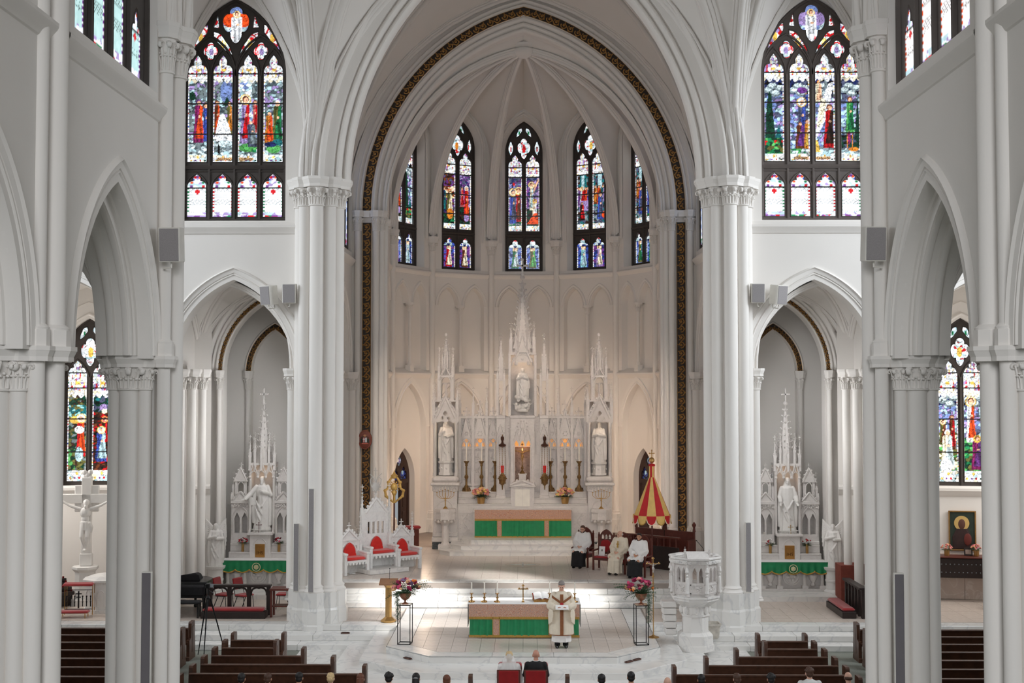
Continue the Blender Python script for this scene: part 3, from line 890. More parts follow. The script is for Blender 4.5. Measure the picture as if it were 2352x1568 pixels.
# ---- sanctuary side walls
for side, M in SIDES:
    T = M @ Matrix.Translation((-6.75, 0, 0)) @ Matrix.Rotation(PI / 2, 4, 'Z')
    sw = MB(T)
    wall_arch(sw, 37.0, 48.0, ZP, 12.4, 45.2, 1.9, ZS, ZLO, 3.0, .6)
    wall_arch(sw, 37.0, 48.0, 12.4, 24, 45.9, 1.6, 12.75, 17.8, 2.2, .3)
    sw.box(42.8, 47.6, .6, .65, ZP, 12)
    mo = MB(T); arch_mould(mo, 45.2, ZLO, 1.9, 3.0, ARP, 16)
    co = MB(T)
    co.grid([[(37, y, z), (47.6, y, z)] for y, z in ((0, 12.2), (-.05, 12.24), (-.1, 12.32), (-.16, 12.4), (-.16, 12.46), (0, 12.6))])
    w = ob('wall_sanctuary_' + side, sw, PLASTER, smooth=20, kind='structure', label='%s wall of the sanctuary between the two great arches' % side)
    ob('arch_moulding', mo, PLASTER, w, smooth=40); ob('string_course', co, PLASTER, w, smooth=20)
    t = thing('pillar', 'shafts of the blind arch on the %s sanctuary wall' % side, 'pillar', (0, 0, 0), kind='structure')
    sg = -1 if side == 'left' else 1
    ab = []
    for y in (47.2, 43.15):
        put_shaft(t, sg * 6.66, y, .15, 1.95, ZLO - .2, .45)
        ob('plinth', MB().prism(ngon(8, .28, sg * 6.66, y, PI / 8), ZS, 1.95), STEPMARBLE, t, smooth=0)
        ab.append((sg * 6.66, y, .3, 8, PI / 8))
    abacus(t, ab, ZLO - .2, .25)

# ---- apse
AC, AR = 49.6, 5.80
FW = 2 * AR * sin(rad(15))
def facet(th, inset=0.0):
    r = AR * cos(rad(15)) - inset
    return Matrix.Translation((r * sin(rad(th)), AC + r * cos(rad(th)), 0)) @ Matrix.Rotation(-rad(th), 4, 'Z')
aw = thing('wall_apse', 'seven sided white apse wall of blind arcades below tall windows', 'wall', kind='structure')
TRIM3 = roll(0, .05, -.0, .03) + [(.06, -.03), (.13, -.05), (.16, -.02), (.17, 0)]
for th in (-90, -60, -30, 0, 30, 60, 90):
    T = facet(th)
    w = MB(T); h2 = FW / 2 + .01
    door = abs(th) == 60
    # lower storey
    wall_arch(w, -h2, h2, ZS, 8.05, 0, 1.16, ZS, 5.75, 1.95, .32)
    w2 = MB(T @ Matrix.Translation((0, .32, 0)))
    if door: wall_arch(w2, -1.2, 1.2, ZS, 7.9, 0, .74, ZS, 3.55, 1.3, .45)
    else: w2.box(-1.2, 1.2, 0, .05, ZS, 7.9)
    # triforium
    for c in (-.66, .66):
        wall_arch(w, -h2 if c < 0 else 0, 0 if c < 0 else h2, 11.08, 12.45, c, .48, 11.08, 11.1, .82, .32, sill=False)
        sx_ = -1 if c < 0 else 1
        w.box(*sorted((sx_ * 1.15, sx_ * h2)), 0, .32, 8.2, 11.08)
    w.box(-1.3, 1.3, .32, .36, 8.2, 12.3)
    # windows
    wall_arch(w, -h2, h2, 12.45, 22, 0, .98, 12.72, 18.2, 1.62, .0)
    o = ob('wall_panel', w, PLASTER, aw, smooth=20)
    ob('recess_wall', w2, PLASTER, aw, smooth=20)
    rv = MB(T)   # splayed window reveal
    rv.grid([[(x, 0, 18.2 + z) for x, z in arch(.98, 1.62, 0, 12, 5.48)], [(x, .4, 18.2 + z) for x, z in arch(.84, 1.42, 0, 12, 5.44)]])
    rv.add([(-.98, 0, 12.72), (.98, 0, 12.72), (.84, .4, 12.76), (-.84, .4, 12.76)], [(0, 1, 2, 3)])
    ob('window_reveal', rv, PLASTER, aw, smooth=20)
    mo = MB(T)
    arch_mould(mo, 0, 5.75, 1.16, 1.95, [(-.06, .1), (-.06, 0)] + roll(-.06, .04, -.01, .04) + [(.06, -.02), (.16, -.05), (.2, -.05), (.21, 0)], 14)
    for c in (-.66, .66):
        arch_mould(mo, c, 11.1, .48, .82, TRIM3, 12)
    arch_mould(mo, 0, 18.2, 1.02, 1.66, roll(0, .1, -.02, .06) + [(.12, -.01)] + roll(.14, .22, -.01, .04), 14, leg=4.2)
    ob('arch_moulding', mo, PLASTER, aw, smooth=40)
    co = MB(T)
    for pr in (((0, 7.85), (-.04, 7.9), (-.1, 7.98), (-.14, 8.02), (-.14, 8.08), (-.06, 8.14), (.32, 8.3)), ((0, 12.36), (-.04, 12.4), (-.09, 12.46), (-.12, 12.5), (-.12, 12.55), (-.03, 12.6), (0, 12.72))):
        co.grid([[(-h2, y, z), (h2, y, z)] for y, z in pr])
    ob('string_course', co, PLASTER, aw, smooth=20)
    cs = MB(T @ Matrix.Translation((0, .07, 0)))
    cs.box(-.13, .13, -.12, .14, 8.15, 8.42)
    cs.lathe([(.12, 8.42), (.125, 8.46), (.1, 8.52), (.085, 8.56), (.08, 8.6), (.08, 10.72)], 14, 0, 0)
    ob('colonnette', cs, PLASTER, aw, smooth=40)
    cp = crocket_capital(.085, 10.72, 11.02, 8, .9); cp.prism(ngon(8, .2, 0, 0, PI / 8), 11.02, 11.12)
    cp.v = [tuple(T @ Vector((x, y + .07, z))) for x, y, z in cp.v]
    ob('capital', cp, PLASTER, aw, smooth=50)
# vertex shafts and vault ribs
BOSS = Vector((0, 49.6, 21.3))
av = thing('ceiling_apse', 'ribbed half dome of the apse with a carved boss', 'vault', kind='structure')
def rib_pts(a, n=16, z0=14.15):
    r0 = AR - .12
    L = arc_half(r0, 21.3 - z0, 0, n)
    return [Vector((-x * sin(rad(a)), AC - x * cos(rad(a)), z0 + z)) for x, z in L]
for a in (-105, -75, -45, -15, 15, 45, 75, 105):
    px, py = (AR - .08) * sin(rad(a)), AC + (AR - .08) * cos(rad(a))
    t = aw
    ob('shaft', shaft_mb(.13, 1.95, 13.45), PLASTER, t, loc=(px, py, 0))
    ob('plinth', MB().prism(ngon(8, .3, 0, 0), ZS, 1.7).prism(ngon(8, .3, 0, 0), 1.7, 1.75, ngon(8, .24, 0, 0)).prism(ngon(8, .24, 0, 0), 1.75, 1.95), STEPMARBLE, t, smooth=0, loc=(px, py, 0))
    k = (.13, .38)
    if k not in CAPS: CAPS[k] = mesh_of('capital', crocket_capital(.13, 0, .38, 8, .9), PLASTER, 50)
    ob('capital', CAPS[k], None, t, loc=(px, py, 13.45))
    ob('abacus', MB().prism(ngon(8, .27, px, py, PI / 8), 13.83, 13.93).prism(ngon(8, .27, px, py, PI / 8), 13.93, 14.03, ngon(8, .31, px, py, PI / 8)).prism(ngon(8, .31, px, py, PI / 8), 14.03, 14.1), PLASTER, t, smooth=0)
    R = rib_pts(a)
    pv = Vector((cos(rad(a)), -sin(rad(a)), 0))
    mb = MB()
    for u, dz, r in ((0, -.06, .09), (.11, .03, .065), (-.11, .03, .065), (.2, .1, .045), (-.2, .1, .045)):
        mb.tube([tuple(p + pv * u * (1 - .55 * i / 16) + Vector((0, 0, dz))) for i, p in enumerate(R)], r, 7, cap=False)
    ob('rib', mb, PLASTER, av, smooth=60)
web = MB()
for th in (-90, -60, -30, 0, 30, 60, 90):
    T = facet(th)
    apex = T @ Vector((0, -.02, 20.15))
    for sgn in (-1, 1):
        R = rib_pts(th + sgn * 15, 20)
        # wall curve: up the jamb, over the window, along the ridge to the boss
        Wc = []
        z0 = 14.15
        for i in range(7): Wc.append(T @ Vector((sgn * (FW / 2 - .05), -.02, z0 + (17.7 - z0) * i / 6)))
        for x, z in arc_half(FW / 2 - .05, 2.45, 0, 8)[1:]: Wc.append(T @ Vector((-sgn * x if False else sgn * -x, -.02, 17.7 + z)))
        e = Wc[-1]
        for i in range(1, 7):
            k = i / 6
            p = e.lerp(BOSS + Vector((0, 0, .05)), k); p.z += .45 * sin(PI * k)
            Wc.append(p)
        web.grid([[tuple(R[i].lerp(Wc[i], k / 4)) for i in range(21)] for k in range(5)])
for sgn in (-1, 1):
    R = rib_pts(sgn * 105, 20)
    A = [Vector((-sgn * x * (BA + .1) / BA if False else sgn * abs(x) * 1.03, BY + .35, 14.4 + z)) for x, z in arc_half(BA, BH, .1, 20)]
    A[0].z = R[0].z
    web.grid([[tuple(R[i].lerp(A[i], k / 3) + Vector((0, 0, .12))) for i in range(21)] for k in range(4)])
ob('vault_web', web, PLASTER, av, smooth=60)
ob('boss', MB().lathe([(.02, 20.95), (.18, 20.99), (.36, 21.09), (.44, 21.2), (.44, 21.29), (.36, 21.35), (.5, 21.41), (.52, 21.51), (.1, 21.57)], 24, 0, 49.6).ball((0, 49.35, 21.65), (.18, .18, .22), 12, 8), PLASTER, av, smooth=50)
# ================================================================== STAINED GLASS
nrg = np.random.default_rng(5)
def L3(*c): return np.array([lin(v) for v in c])
PAL = dict(white=(238, 242, 248), pale=(205, 222, 226), ice=(176, 206, 214), grey=(128, 142, 148), stone=(112, 124, 126), dstone=(74, 86, 92), sky=(120, 140, 190), blue=(66, 88, 172), dblue=(36, 48, 98),
           purple=(112, 62, 136), lilac=(160, 140, 190), magenta=(140, 40, 104), red=(190, 26, 34), orange=(226, 86, 36), amber=(206, 132, 48), brown=(110, 62, 36), dbrown=(60, 36, 28), gold=(220, 184, 92), green=(36, 122, 78),
           dgreen=(20, 62, 46), lime=(92, 168, 96), olive=(104, 104, 58), skin=(226, 180, 150), teal=(34, 110, 116), black=(10, 10, 12), cream=(236, 226, 200), slate=(84, 90, 116), pink=(206, 110, 110), aqua=(150, 205, 208))
PAL = {k: L3(*v) for k, v in PAL.items()}

class Paint:
    """colours the points of one glazed light"""
    def __init__(s, x0, x1, z0, z1, cell):
        s.nx = max(4, int(round((x1 - x0) / cell))); s.nz = max(4, int(round((z1 - z0) / cell)))
        s.x, s.z = np.meshgrid(np.linspace(x0, x1, s.nx + 1), np.linspace(z0, z1, s.nz + 1))
        s.x0, s.x1, s.z0, s.z1 = x0, x1, z0, z1
        s.u = (s.x - (x0 + x1) / 2) / ((x1 - x0) / 2); s.v = (s.z - z0) / (z1 - z0)
        s.c = np.ones(s.x.shape + (3,)) * PAL['white']
        s.asp = (z1 - z0) / ((x1 - x0) / 2)      # v units are this many half widths
        n = int((x1 - x0) * (z1 - z0) / 0.0075) + 4
        sx = nrg.uniform(x0, x1, n); sz = nrg.uniform(z0, z1, n)
        P = np.stack([s.x.ravel(), s.z.ravel()], 1)
        d = (P[:, None, 0] - sx) ** 2 * 1.0 + (P[:, None, 1] - sz) ** 2 * 1.6
        i1 = d.argmin(1); k = np.partition(d, 1, axis=1)
        s.edge = (np.sqrt(k[:, 1]) - np.sqrt(k[:, 0])).reshape(s.x.shape)
        s.cell = i1.reshape(s.x.shape); s.n = n
        s.rnd = nrg.uniform(0, 1, n)[s.cell]; s.rnd2 = nrg.uniform(0, 1, n)[s.cell]
    def fill(s, m, col, k=None):
        col = PAL[col] if isinstance(col, str) else col
        s.c[m] = col
    def mix(s, m, cols):
        a = np.array([PAL[c] for c in cols]); idx = (s.rnd * len(cols)).astype(int) % len(cols)
        s.c[m] = a[idx][m]
    def ell(s, u, v, ru, rv, col): s.fill(((s.u - u) / ru) ** 2 + ((s.v - v) / rv) ** 2 < 1, col)
    def box(s, u0, u1, v0, v1, col): s.fill((s.u > u0) & (s.u < u1) & (s.v > v0) & (s.v < v1), col)
    def tri(s, pts, col):
        m = np.ones(s.u.shape, bool)
        n = len(pts)
        for i in range(n):
            (a, b), (c, d) = pts[i], pts[(i + 1) % n]
            m &= ((c - a) * (s.v - b) - (d - b) * (s.u - a)) >= 0
        s.fill(m, col)
    def figure(s, u, v0, h, w, robe, mantle=None, halo=None, hair='brown', lean=0.0, hands=True):
        """robed figure: centre u, feet at v0, height h (of the light), half width w"""
        t = (s.v - v0) / h
        cu = u + lean * t
        prof = np.where(t < .8, w * (1.0 - .35 * t) * (1 + .08 * np.sin(9 * t)), w * .8 * np.sqrt(np.clip(1 - ((t - .8) / .08) ** 2, 0, 1)))
        body = (t > 0) & (t < .88) & (np.abs(s.u - cu) < prof)
        s.fill(body, robe)
        fold = .78 + .3 * np.sin((s.u - cu) / w * 9 + 3 * t)
        s.c[body] *= fold[body][:, None]
        if mantle:
            m = body & ((s.u - cu) > -w * .5 + w * 1.3 * (t - .25)) & (t > .1)
            s.fill(m, mantle); s.c[m] *= (.75 + .35 * np.sin(7 * t + (s.u - cu) / w * 6))[m][:, None]
        if hands: s.ell(u + lean * .6 + w * .15, v0 + h * .6, w * .25, h * .035, 'skin')
        hu = u + lean * .93; hv = v0 + h * .92; r = h * .062
        ra = r * s.asp
        if halo:
            s.ell(hu, hv, ra * 1.9, r * 1.9, 'gold'); s.ell(hu, hv, ra * 1.6, r * 1.6, halo)
        s.ell(hu, hv + r * .2, ra * 1.12, r * 1.15, hair); s.ell(hu + ra * .12, hv - r * .08, ra * .8, r * .88, 'skin')
    def canopy(s, v0, kind=0):
        m = s.v > v0
        s.mix(m, ['white', 'white', 'pale', 'white', 'lilac', 'white'])
        t = (s.v - v0) / (1 - v0)
        st = m & (np.abs(((s.u * 2.5) % 1) - .5) < .16 * (1 - .5 * t)); s.mix(st, ['cream', 'gold', 'white', 'red', 'pale'])
        for du in (-.6, .6):
            s.ell(du, v0 + .03, .13, .012, 'red')
        s.ell(0, v0 + .06 * (1 if kind == 0 else .7), .22, .014, 'gold')
        # scalloped lower edge
        e = (s.v > v0 - .03 - .03 * np.abs(np.sin(s.u * PI * 1.5))) & (s.v <= v0)
        s.mix(e, ['white', 'cream', 'white'])
    def predella(s, v1, banner=0):
        m = s.v < v1
        s.mix(m, ['white', 'white', 'pale', 'white', 'cream', 'ice'])
        for du in (-.65, -.2, .25, .7):
            s.ell(du, v1 * .3, .1, v1 * .12, ('gold', 'purple', 'red', 'dgreen')[int((du + 1) * 2) % 4])
        s.ell(0, v1 * .72, .13, v1 * .16, 'gold')
        if banner:
            a, b = (-.55, 1.0) if banner > 0 else (-1.0, .55)
            s.box(a, b, v1 * .28, v1 * .62, L3(206, 170, 128))
    def border(s, w=.10):
        m = (np.abs(s.u) > 1 - w)
        k = ((s.v * s.asp * 3) % 1) < .75
        s.fill(m & k, 'white'); s.mix(m & ~k, ['red', 'blue', 'gold', 'green', 'purple'])
    def stones(s, m, cols=('grey', 'stone', 'ice', 'dstone', 'lilac')):
        s.mix(m, list(cols))
    def finish(s, lead=.010, bars=(), jitter=.55):
        s.c *= (1 - jitter / 2 + jitter * s.rnd2)[..., None]
        tex = 1 + .12 * np.sin(s.x * 71 + s.rnd * 9) * np.sin(s.z * 53)
        s.c *= tex[..., None]
        k = np.clip(s.edge / lead, .10, 1)
        s.c = np.clip(s.c, 0, 1) ** 1.12 * k[..., None]
        for b in bars:
            s.c[np.abs(s.z - b) < .022] = (.006, .006, .007)
        return np.clip(s.c, 0, 1)

def lattice(P, tint, strong=.22, n=6):
    P.fill(P.v > -1, tint)
    d = np.abs(((P.u * 2.2 + P.v * n * 2.2) % 1) - .5); e = np.abs(((P.u * 2.2 - P.v * n * 2.2) % 1) - .5)
    band = np.sin(P.v * PI * 7) > .25
    m = ((d < .07) | (e < .07)) & band
    P.c[m] *= strong
    P.c[np.abs(((P.v * 22) % 1) - .5) < .05] *= .6

def paint_light(P, spec):
    k = spec[0]
    if k == 'scene':
        spec[1](P)
    elif k == 'grisaille':
        lattice(P, spec[1])
        if spec[2]:
            m = np.abs(P.u) > .82; kk = ((P.v * 14) % 1) < .5
            P.fill(m & kk, spec[2]); P.fill(m & ~kk, 'white')
            P.fill((P.v > .66) & (P.v < .70), 'black')
            top = P.v > .70
            P.mix(top, ['white', 'white', 'ice', 'lilac', 'white'])
            for a in np.linspace(0, PI, 9):
                P.ell(.62 * cos(a), .72 + .22 * sin(a), .16, .028, ['red', 'green', 'blue', 'orange', 'purple'][int(a * 3) % 5])
            P.mix(P.v < .06, ['red', 'green', 'purple', 'white', 'lilac'])
            P.mix((P.v > .06) & (P.v < .13), ['ice', 'white', 'lilac', 'white'])
        if spec[3]:
            P.ell(0, .60, .28, .045, 'red'); P.ell(0, .575, .12, .05, 'red')
        P.c *= (.85 + .2 * P.rnd2)[..., None]
        return np.clip(P.c, 0, 1)
    elif k == 'jewel':
        P.mix(P.v > -1, spec[1])
        r = np.sqrt(P.u ** 2 + ((P.v - .5) * 2) ** 2)
        P.fill((r > .72) & (r < .9), spec[2]); P.ell(0, .5, .28, .18, spec[3])
        return P.finish(.009)
    elif k == 'angel':
        P.mix(P.v > -1, ['ice', 'sky', 'pale'])
        P.ell(-.55, .66, .5, .2, spec[1]); P.ell(.55, .66, .5, .2, spec[1]); P.ell(0, .90, .7, .09, 'sky')
        P.figure(0, .02, .85, .5, 'white', None, 'cream', 'brown')
        P.c *= (.8 + .4 * P.rnd2)[..., None]
        return P.finish(.008, jitter=.2)
    return P.finish(.013, P.bars if hasattr(P, 'bars') else ())

def build_window(name, T, outer, lights, label, d0=0.0, cell=.026, mouldings=(), glass=None, dark=None, bars=(), pd=.10):
    """lights: (outline, spec, part name). Stone plate with holes, coloured panes behind, roll mouldings on the mullions"""
    glass = glass or GLASS; dark = dark or TRACERY
    fr = MB(T); fr.plate(outer, [l[0] for l in lights], d0, d0 + .16)
    w = ob(name, fr, dark, smooth=0, kind='structure', label=label)
    mm = MB(T)
    for path, r in mouldings:
        mm.tube([(x, d0 - .005, z) for x, z in path], r, 6)
    if mouldings: ob('mullion', mm, dark, w)
    for outline, spec in lights:
        xs = [p[0] for p in outline]; zs = [p[1] for p in outline]
        P = Paint(min(xs), max(xs), min(zs), max(zs), cell)
        P.bars = bars
        C = paint_light(P, spec)
        nx, nz = P.nx, P.nz
        vs = [tuple(T @ Vector((x, d0 + pd, z))) for x, z in zip(P.x.ravel(), P.z.ravel())]
        fs = [(j * (nx + 1) + i, j * (nx + 1) + i + 1, (j + 1) * (nx + 1) + i + 1, (j + 1) * (nx + 1) + i) for j in range(nz) for i in range(nx)]
        me = bpy.data.meshes.new('glass_pane')
        me.from_pydata(vs, [], fs)
        at = me.attributes.new('glass', 'FLOAT_COLOR', 'POINT')
        col = np.ones((len(vs), 4), np.float32); col[:, :3] = C.reshape(-1, 3)
        at.data.foreach_set('color', col.ravel())
        me.materials.append(glass)
        ob('glass_pane', me, None, w)
        # thin bead round the light
        if len(outline) > 12:
            bd = MB(T); bd.tube([(x, d0 - .0, z) for x, z in outline + [outline[0]]], .018, 4, cap=False)
            ob('bead', bd, dark, w)
    return w

# ---- scenes
def bg(P, sky, v_h, ground, skyc=None):
    P.mix(P.v > -1, sky)
    hz = np.abs(((P.v * 30) % 1) - .5) < .1
    P.c[hz] *= .6
    P.mix(P.v < v_h, ground)
def top(P, v=.80): P.canopy(v); P.border(); P.predella(.075)
def A1(P):
    P.stones(P.v > -1); P.ell(-.6, .62, .35, .04, 'dgreen'); bg_g(P)
    P.figure(.75, .2, .36, .3, 'blue', None, None); P.figure(.05, .19, .40, .5, 'magenta', 'orange', None, 'purple'); P.tri([(-.9, .12), (.6, .2), (.95, .24), (-.2, .10)], 'pale')
    top(P)
def bg_g(P): P.mix(P.v < .2, ['grey', 'stone', 'pale', 'ice', 'dstone'])
def A2(P):
    P.stones(P.v > -1); P.ell(.25, .66, .6, .10, 'sky'); P.tri([(-.1, .53), (.8, .53), (.35, .62)], 'dgreen'); bg_g(P)
    P.figure(-.62, .25, .33, .34, 'brown', 'orange', None); P.figure(.6, .27, .30, .32, 'olive', 'amber', None, 'dbrown')
    P.tri([(-.95, .2), (.95, .2), (.5, .36), (0, .46), (-.4, .44)], 'white'); P.ell(.1, .28, .6, .07, 'white'); P.box(-.55, -.35, .09, .2, 'black'); P.ell(.2, .18, .7, .03, 'pale')
    top(P); P.predella(.075, 1); P.border()
def A3(P):
    P.mix(P.v > -1, ['sky', 'pale', 'ice', 'white']); P.stones((P.u > .3) & (P.v > .45)); bg_g(P); P.ell(0, .14, .9, .04, 'lime')
    P.figure(.65, .28, .30, .28, 'pink', 'red', None, 'brown'); P.figure(-.3, .18, .44, .5, 'lilac', 'red', 'cream'); P.figure(.5, .15, .24, .5, 'slate', 'grey', None, 'grey', -.3)
    P.ell(.6, .11, .25, .015, 'green'); top(P); P.predella(.075, -1); P.border()
def A4(P):
    P.stones(P.v > -1); bg_g(P); P.ell(0, .13, .7, .04, 'lime')
    P.figure(.35, .18, .40, .5, 'olive', 'green', None, 'white'); P.figure(-.45, .18, .30, .42, 'amber', 'orange', None, 'teal'); P.ell(.4, .19, .6, .03, 'teal'); P.ell(-.3, .17, .6, .025, 'dblue')
    top(P)
def clouds(P):
    P.mix(P.v > -1, ['sky', 'lilac', 'slate', 'ice']); P.mix((P.v > .62), ['dblue', 'slate', 'black', 'dblue'])
    for u, v in ((-.5, .66), (.2, .63), (.6, .68), (-.1, .70)): P.ell(u, v, .5, .028, 'grey'); P.ell(u, v + .01, .35, .02, 'pale')
def R1(P):
    clouds(P); P.mix(P.v < .22, ['dgreen', 'green', 'olive', 'lime', 'dgreen']); P.tri([(-.8, .22), (.15, .22), (-.2, .62), (-.45, .66), (-.7, .5)], 'dgreen'); P.tri([(.1, .22), (.8, .22), (.5, .34)], 'teal')
    P.c[(P.rnd > .8) & (P.v < .2) & (P.v > .12)] = PAL['red']; top(P)
def R2(P):
    clouds(P); P.mix(P.v < .12, ['green', 'lime', 'grey', 'pale']); P.ell(.3, .66, .5, .03, 'purple'); P.figure(.65, .5, .14, .3, 'slate', 'blue', None, 'grey', 0, False)
    P.figure(.25, .2, .38, .5, 'slate', 'blue', 'white', 'white'); P.figure(.1, .12, .25, .5, 'brown', 'purple', None, 'brown'); P.figure(.75, .12, .27, .3, 'amber', 'gold', None); top(P); P.predella(.075, 1); P.border()
def R3(P):
    clouds(P); P.mix(P.v < .14, ['grey', 'pale', 'stone', 'ice']); P.box(.0, .3, .4, .76, 'grey'); P.figure(-.55, .55, .2, .36, 'cream', 'skin', None, 'amber', 0); P.tri([(-.9, .2), (.3, .42), (.95, .74), (.4, .72), (-.6, .48)], 'white')
    P.tri([(-.8, .3), (-.2, .36), (.2, .56), (-.3, .6)], 'cream'); P.ell(-.45, .61, .2, .025, 'skin'); P.figure(.4, .13, .40, .5, 'red', 'dbrown', None, 'brown', .1); P.tri([(-1, .09), (-.4, .09), (-.7, .2), (-1, .2)], 'gold'); top(P); P.predella(.075, -1); P.border()
def R4(P):
    clouds(P); P.mix(P.v < .25, ['dgreen', 'black', 'slate', 'dgreen']); P.tri([(.4, .2), (1, .2), (.75, .62)], 'dgreen'); P.mix(P.v < .12, ['pale', 'grey', 'ice']); P.box(-.35, -.28, .12, .5, 'amber'); P.box(.2, .27, .12, .35, 'amber')
    P.figure(0, .26, .34, .42, 'lime', 'green', None, 'brown'); P.ell(-.1, .22, .15, .06, 'magenta'); P.ell(.3, .115, .5, .02, 'amber'); top(P)
def C1(P):
    P.mix(P.v > -1, ['lilac', 'purple', 'sky', 'slate']); P.mix(P.v > .62, ['dblue', 'purple', 'slate']); P.ell(-.2, .62, .2, .02, 'red'); P.tri([(-.7, .5), (-.1, .5), (-.4, .66)], 'dblue'); P.mix(P.v < .18, ['dgreen', 'green', 'grey'])
    P.figure(.45, .13, .44, .42, 'red', 'brown', 'cream', 'brown'); P.figure(-.3, .11, .44, .5, 'blue', 'slate', 'cream', 'slate'); top(P, .76)
def C2(P):
    P.mix(P.v > -1, ['purple', 'lilac', 'slate', 'dblue']); P.mix(P.v < .3, ['dgreen', 'black', 'dbrown', 'dgreen']); P.tri([(-.1, .5), (.15, .5), (.9, .67), (.8, .7)], 'skin'); P.figure(-.15, .28, .36, .3, 'cream', 'ice', 'cream', 'brown')
    P.figure(.3, .16, .26, .35, 'cream', 'white', 'gold', 'brown'); P.tri([(-.8, .1), (.8, .1), (.7, .24), (.2, .24)], 'orange'); top(P, .76)
def D1(P):
    P.mix(P.v > -1, ['dbrown', 'purple', 'brown', 'slate']); P.mix((P.v > .40) & (P.v < .55), ['cream', 'skin', 'brown', 'gold', 'red', 'dbrown']); P.mix(P.v < .2, ['dgreen', 'black', 'green'])
    P.figure(-.7, .22, .32, .3, 'dblue', 'teal', None); P.figure(.15, .14, .38, .5, 'olive', 'cream', None, 'amber'); P.ell(.2, .2, .5, .07, 'amber'); top(P, .76)
def D2(P):
    P.mix(P.v > -1, ['slate', 'purple', 'lilac', 'dblue']); P.mix(P.v < .3, ['dbrown', 'black', 'dgreen']); P.figure(-.4, .3, .25, .3, 'pink', 'red', None, 'brown'); P.figure(.3, .13, .44, .42, 'red', 'orange', None, 'white'); P.ell(.3, .16, .4, .05, 'lilac'); top(P, .76)
def E1(P):
    P.mix(P.v > -1, ['slate', 'dbrown', 'teal', 'grey']); P.tri([(-.6, .5), (.6, .5), (.5, .72), (-.5, .72)], 'teal'); P.box(-.3, .2, .52, .7, 'ice')
    for u, c, m in ((-.7, 'lilac', 'purple'), (.7, 'slate', 'blue'), (.35, 'red', 'orange'), (-.2, 'pale', 'red')): P.figure(u, .3, .25, .34, c, m, 'cream' if u == -.2 else None)
    P.box(-.6, .95, .24, .38, 'lilac'); P.figure(-.2, .12, .24, .42, 'dbrown', 'red', None); top(P, .76)
def E2(P):
    P.mix(P.v > -1, ['slate', 'dbrown', 'teal', 'grey']); P.box(-.2, .4, .52, .7, 'ice')
    for u, c, m in ((-.6, 'brown', 'amber'), (.0, 'orange', 'brown'), (.6, 'teal', 'lilac')): P.figure(u, .32, .24, .34, c, m, None)
    P.figure(.2, .12, .34, .5, 'blue', 'slate', None, 'grey'); P.ell(.75, .18, .3, .04, 'orange'); top(P, .76)
def saint(robe, mantle, back):
    def f(P):
        P.mix(P.v > -1, [back, 'blue', back, 'dblue']); P.figure(0, .03, .70, .5, robe, mantle, 'cream'); P.border(.16)
        P.fill((P.v > .70) & (P.v < .715), 'black'); P.mix(P.v > .715, ['white', 'ice', 'pale', 'white', 'blue']); P.ell(0, .95, .3, .03, 'red'); P.ell(0, .76, .3, .035, 'dblue')
    return f
def F1(P):
    P.mix(P.v > -1, ['dbrown', 'olive', 'stone', 'dgreen']); P.mix((P.v > .5) & (P.v < .62), ['teal', 'aqua', 'teal', 'olive']); P.ell(-.2, .50, .6, .03, 'gold')
    P.figure(.35, .2, .34, .45, 'red', 'orange', 'cream', 'white'); P.ell(.2, .42, .5, .03, 'white'); P.ell(.2, .22, .4, .06, 'ice'); P.mix((P.v < .26) & (P.u < -.2), ['olive', 'dgreen', 'lime']); P.canopy(.74); P.border(); P.predella(.09)
def F2(P):
    P.mix(P.v > -1, ['dbrown', 'brown', 'black', 'dbrown', 'red']); P.mix((P.v > .56) & (P.v < .72), ['dgreen', 'teal', 'slate']); P.ell(.1, .60, .4, .03, 'lilac'); P.ell(.2, .57, .3, .02, 'cream'); P.figure(.25, .30, .22, .32, 'dbrown', 'red', 'pink'); P.figure(-.1, .16, .28, .55, 'blue', 'ice', 'cream', 'ice')
    P.canopy(.74); P.border(); P.predella(.09)
def G1(P):
    clouds(P); P.mix(P.v < .4, ['olive', 'lime', 'cream', 'grey']); P.figure(-.5, .3, .2, .36, 'olive', 'brown', 'cream'); P.figure(.4, .26, .28, .36, 'brown', 'red', None); P.figure(-.05, .10, .32, .65, 'cream', 'pale', None, 'white'); P.ell(-.2, .13, .6, .06, 'white'); P.canopy(.74); P.border(); P.predella(.09)
def G2(P):
    clouds(P); P.mix(P.v < .36, ['green', 'dgreen', 'olive', 'lime']); P.figure(-.2, .32, .36, .45, 'white', 'orange', 'cream'); P.figure(.4, .10, .27, .6, 'magenta', 'purple', 'gold'); P.canopy(.74); P.border(); P.predella(.09)

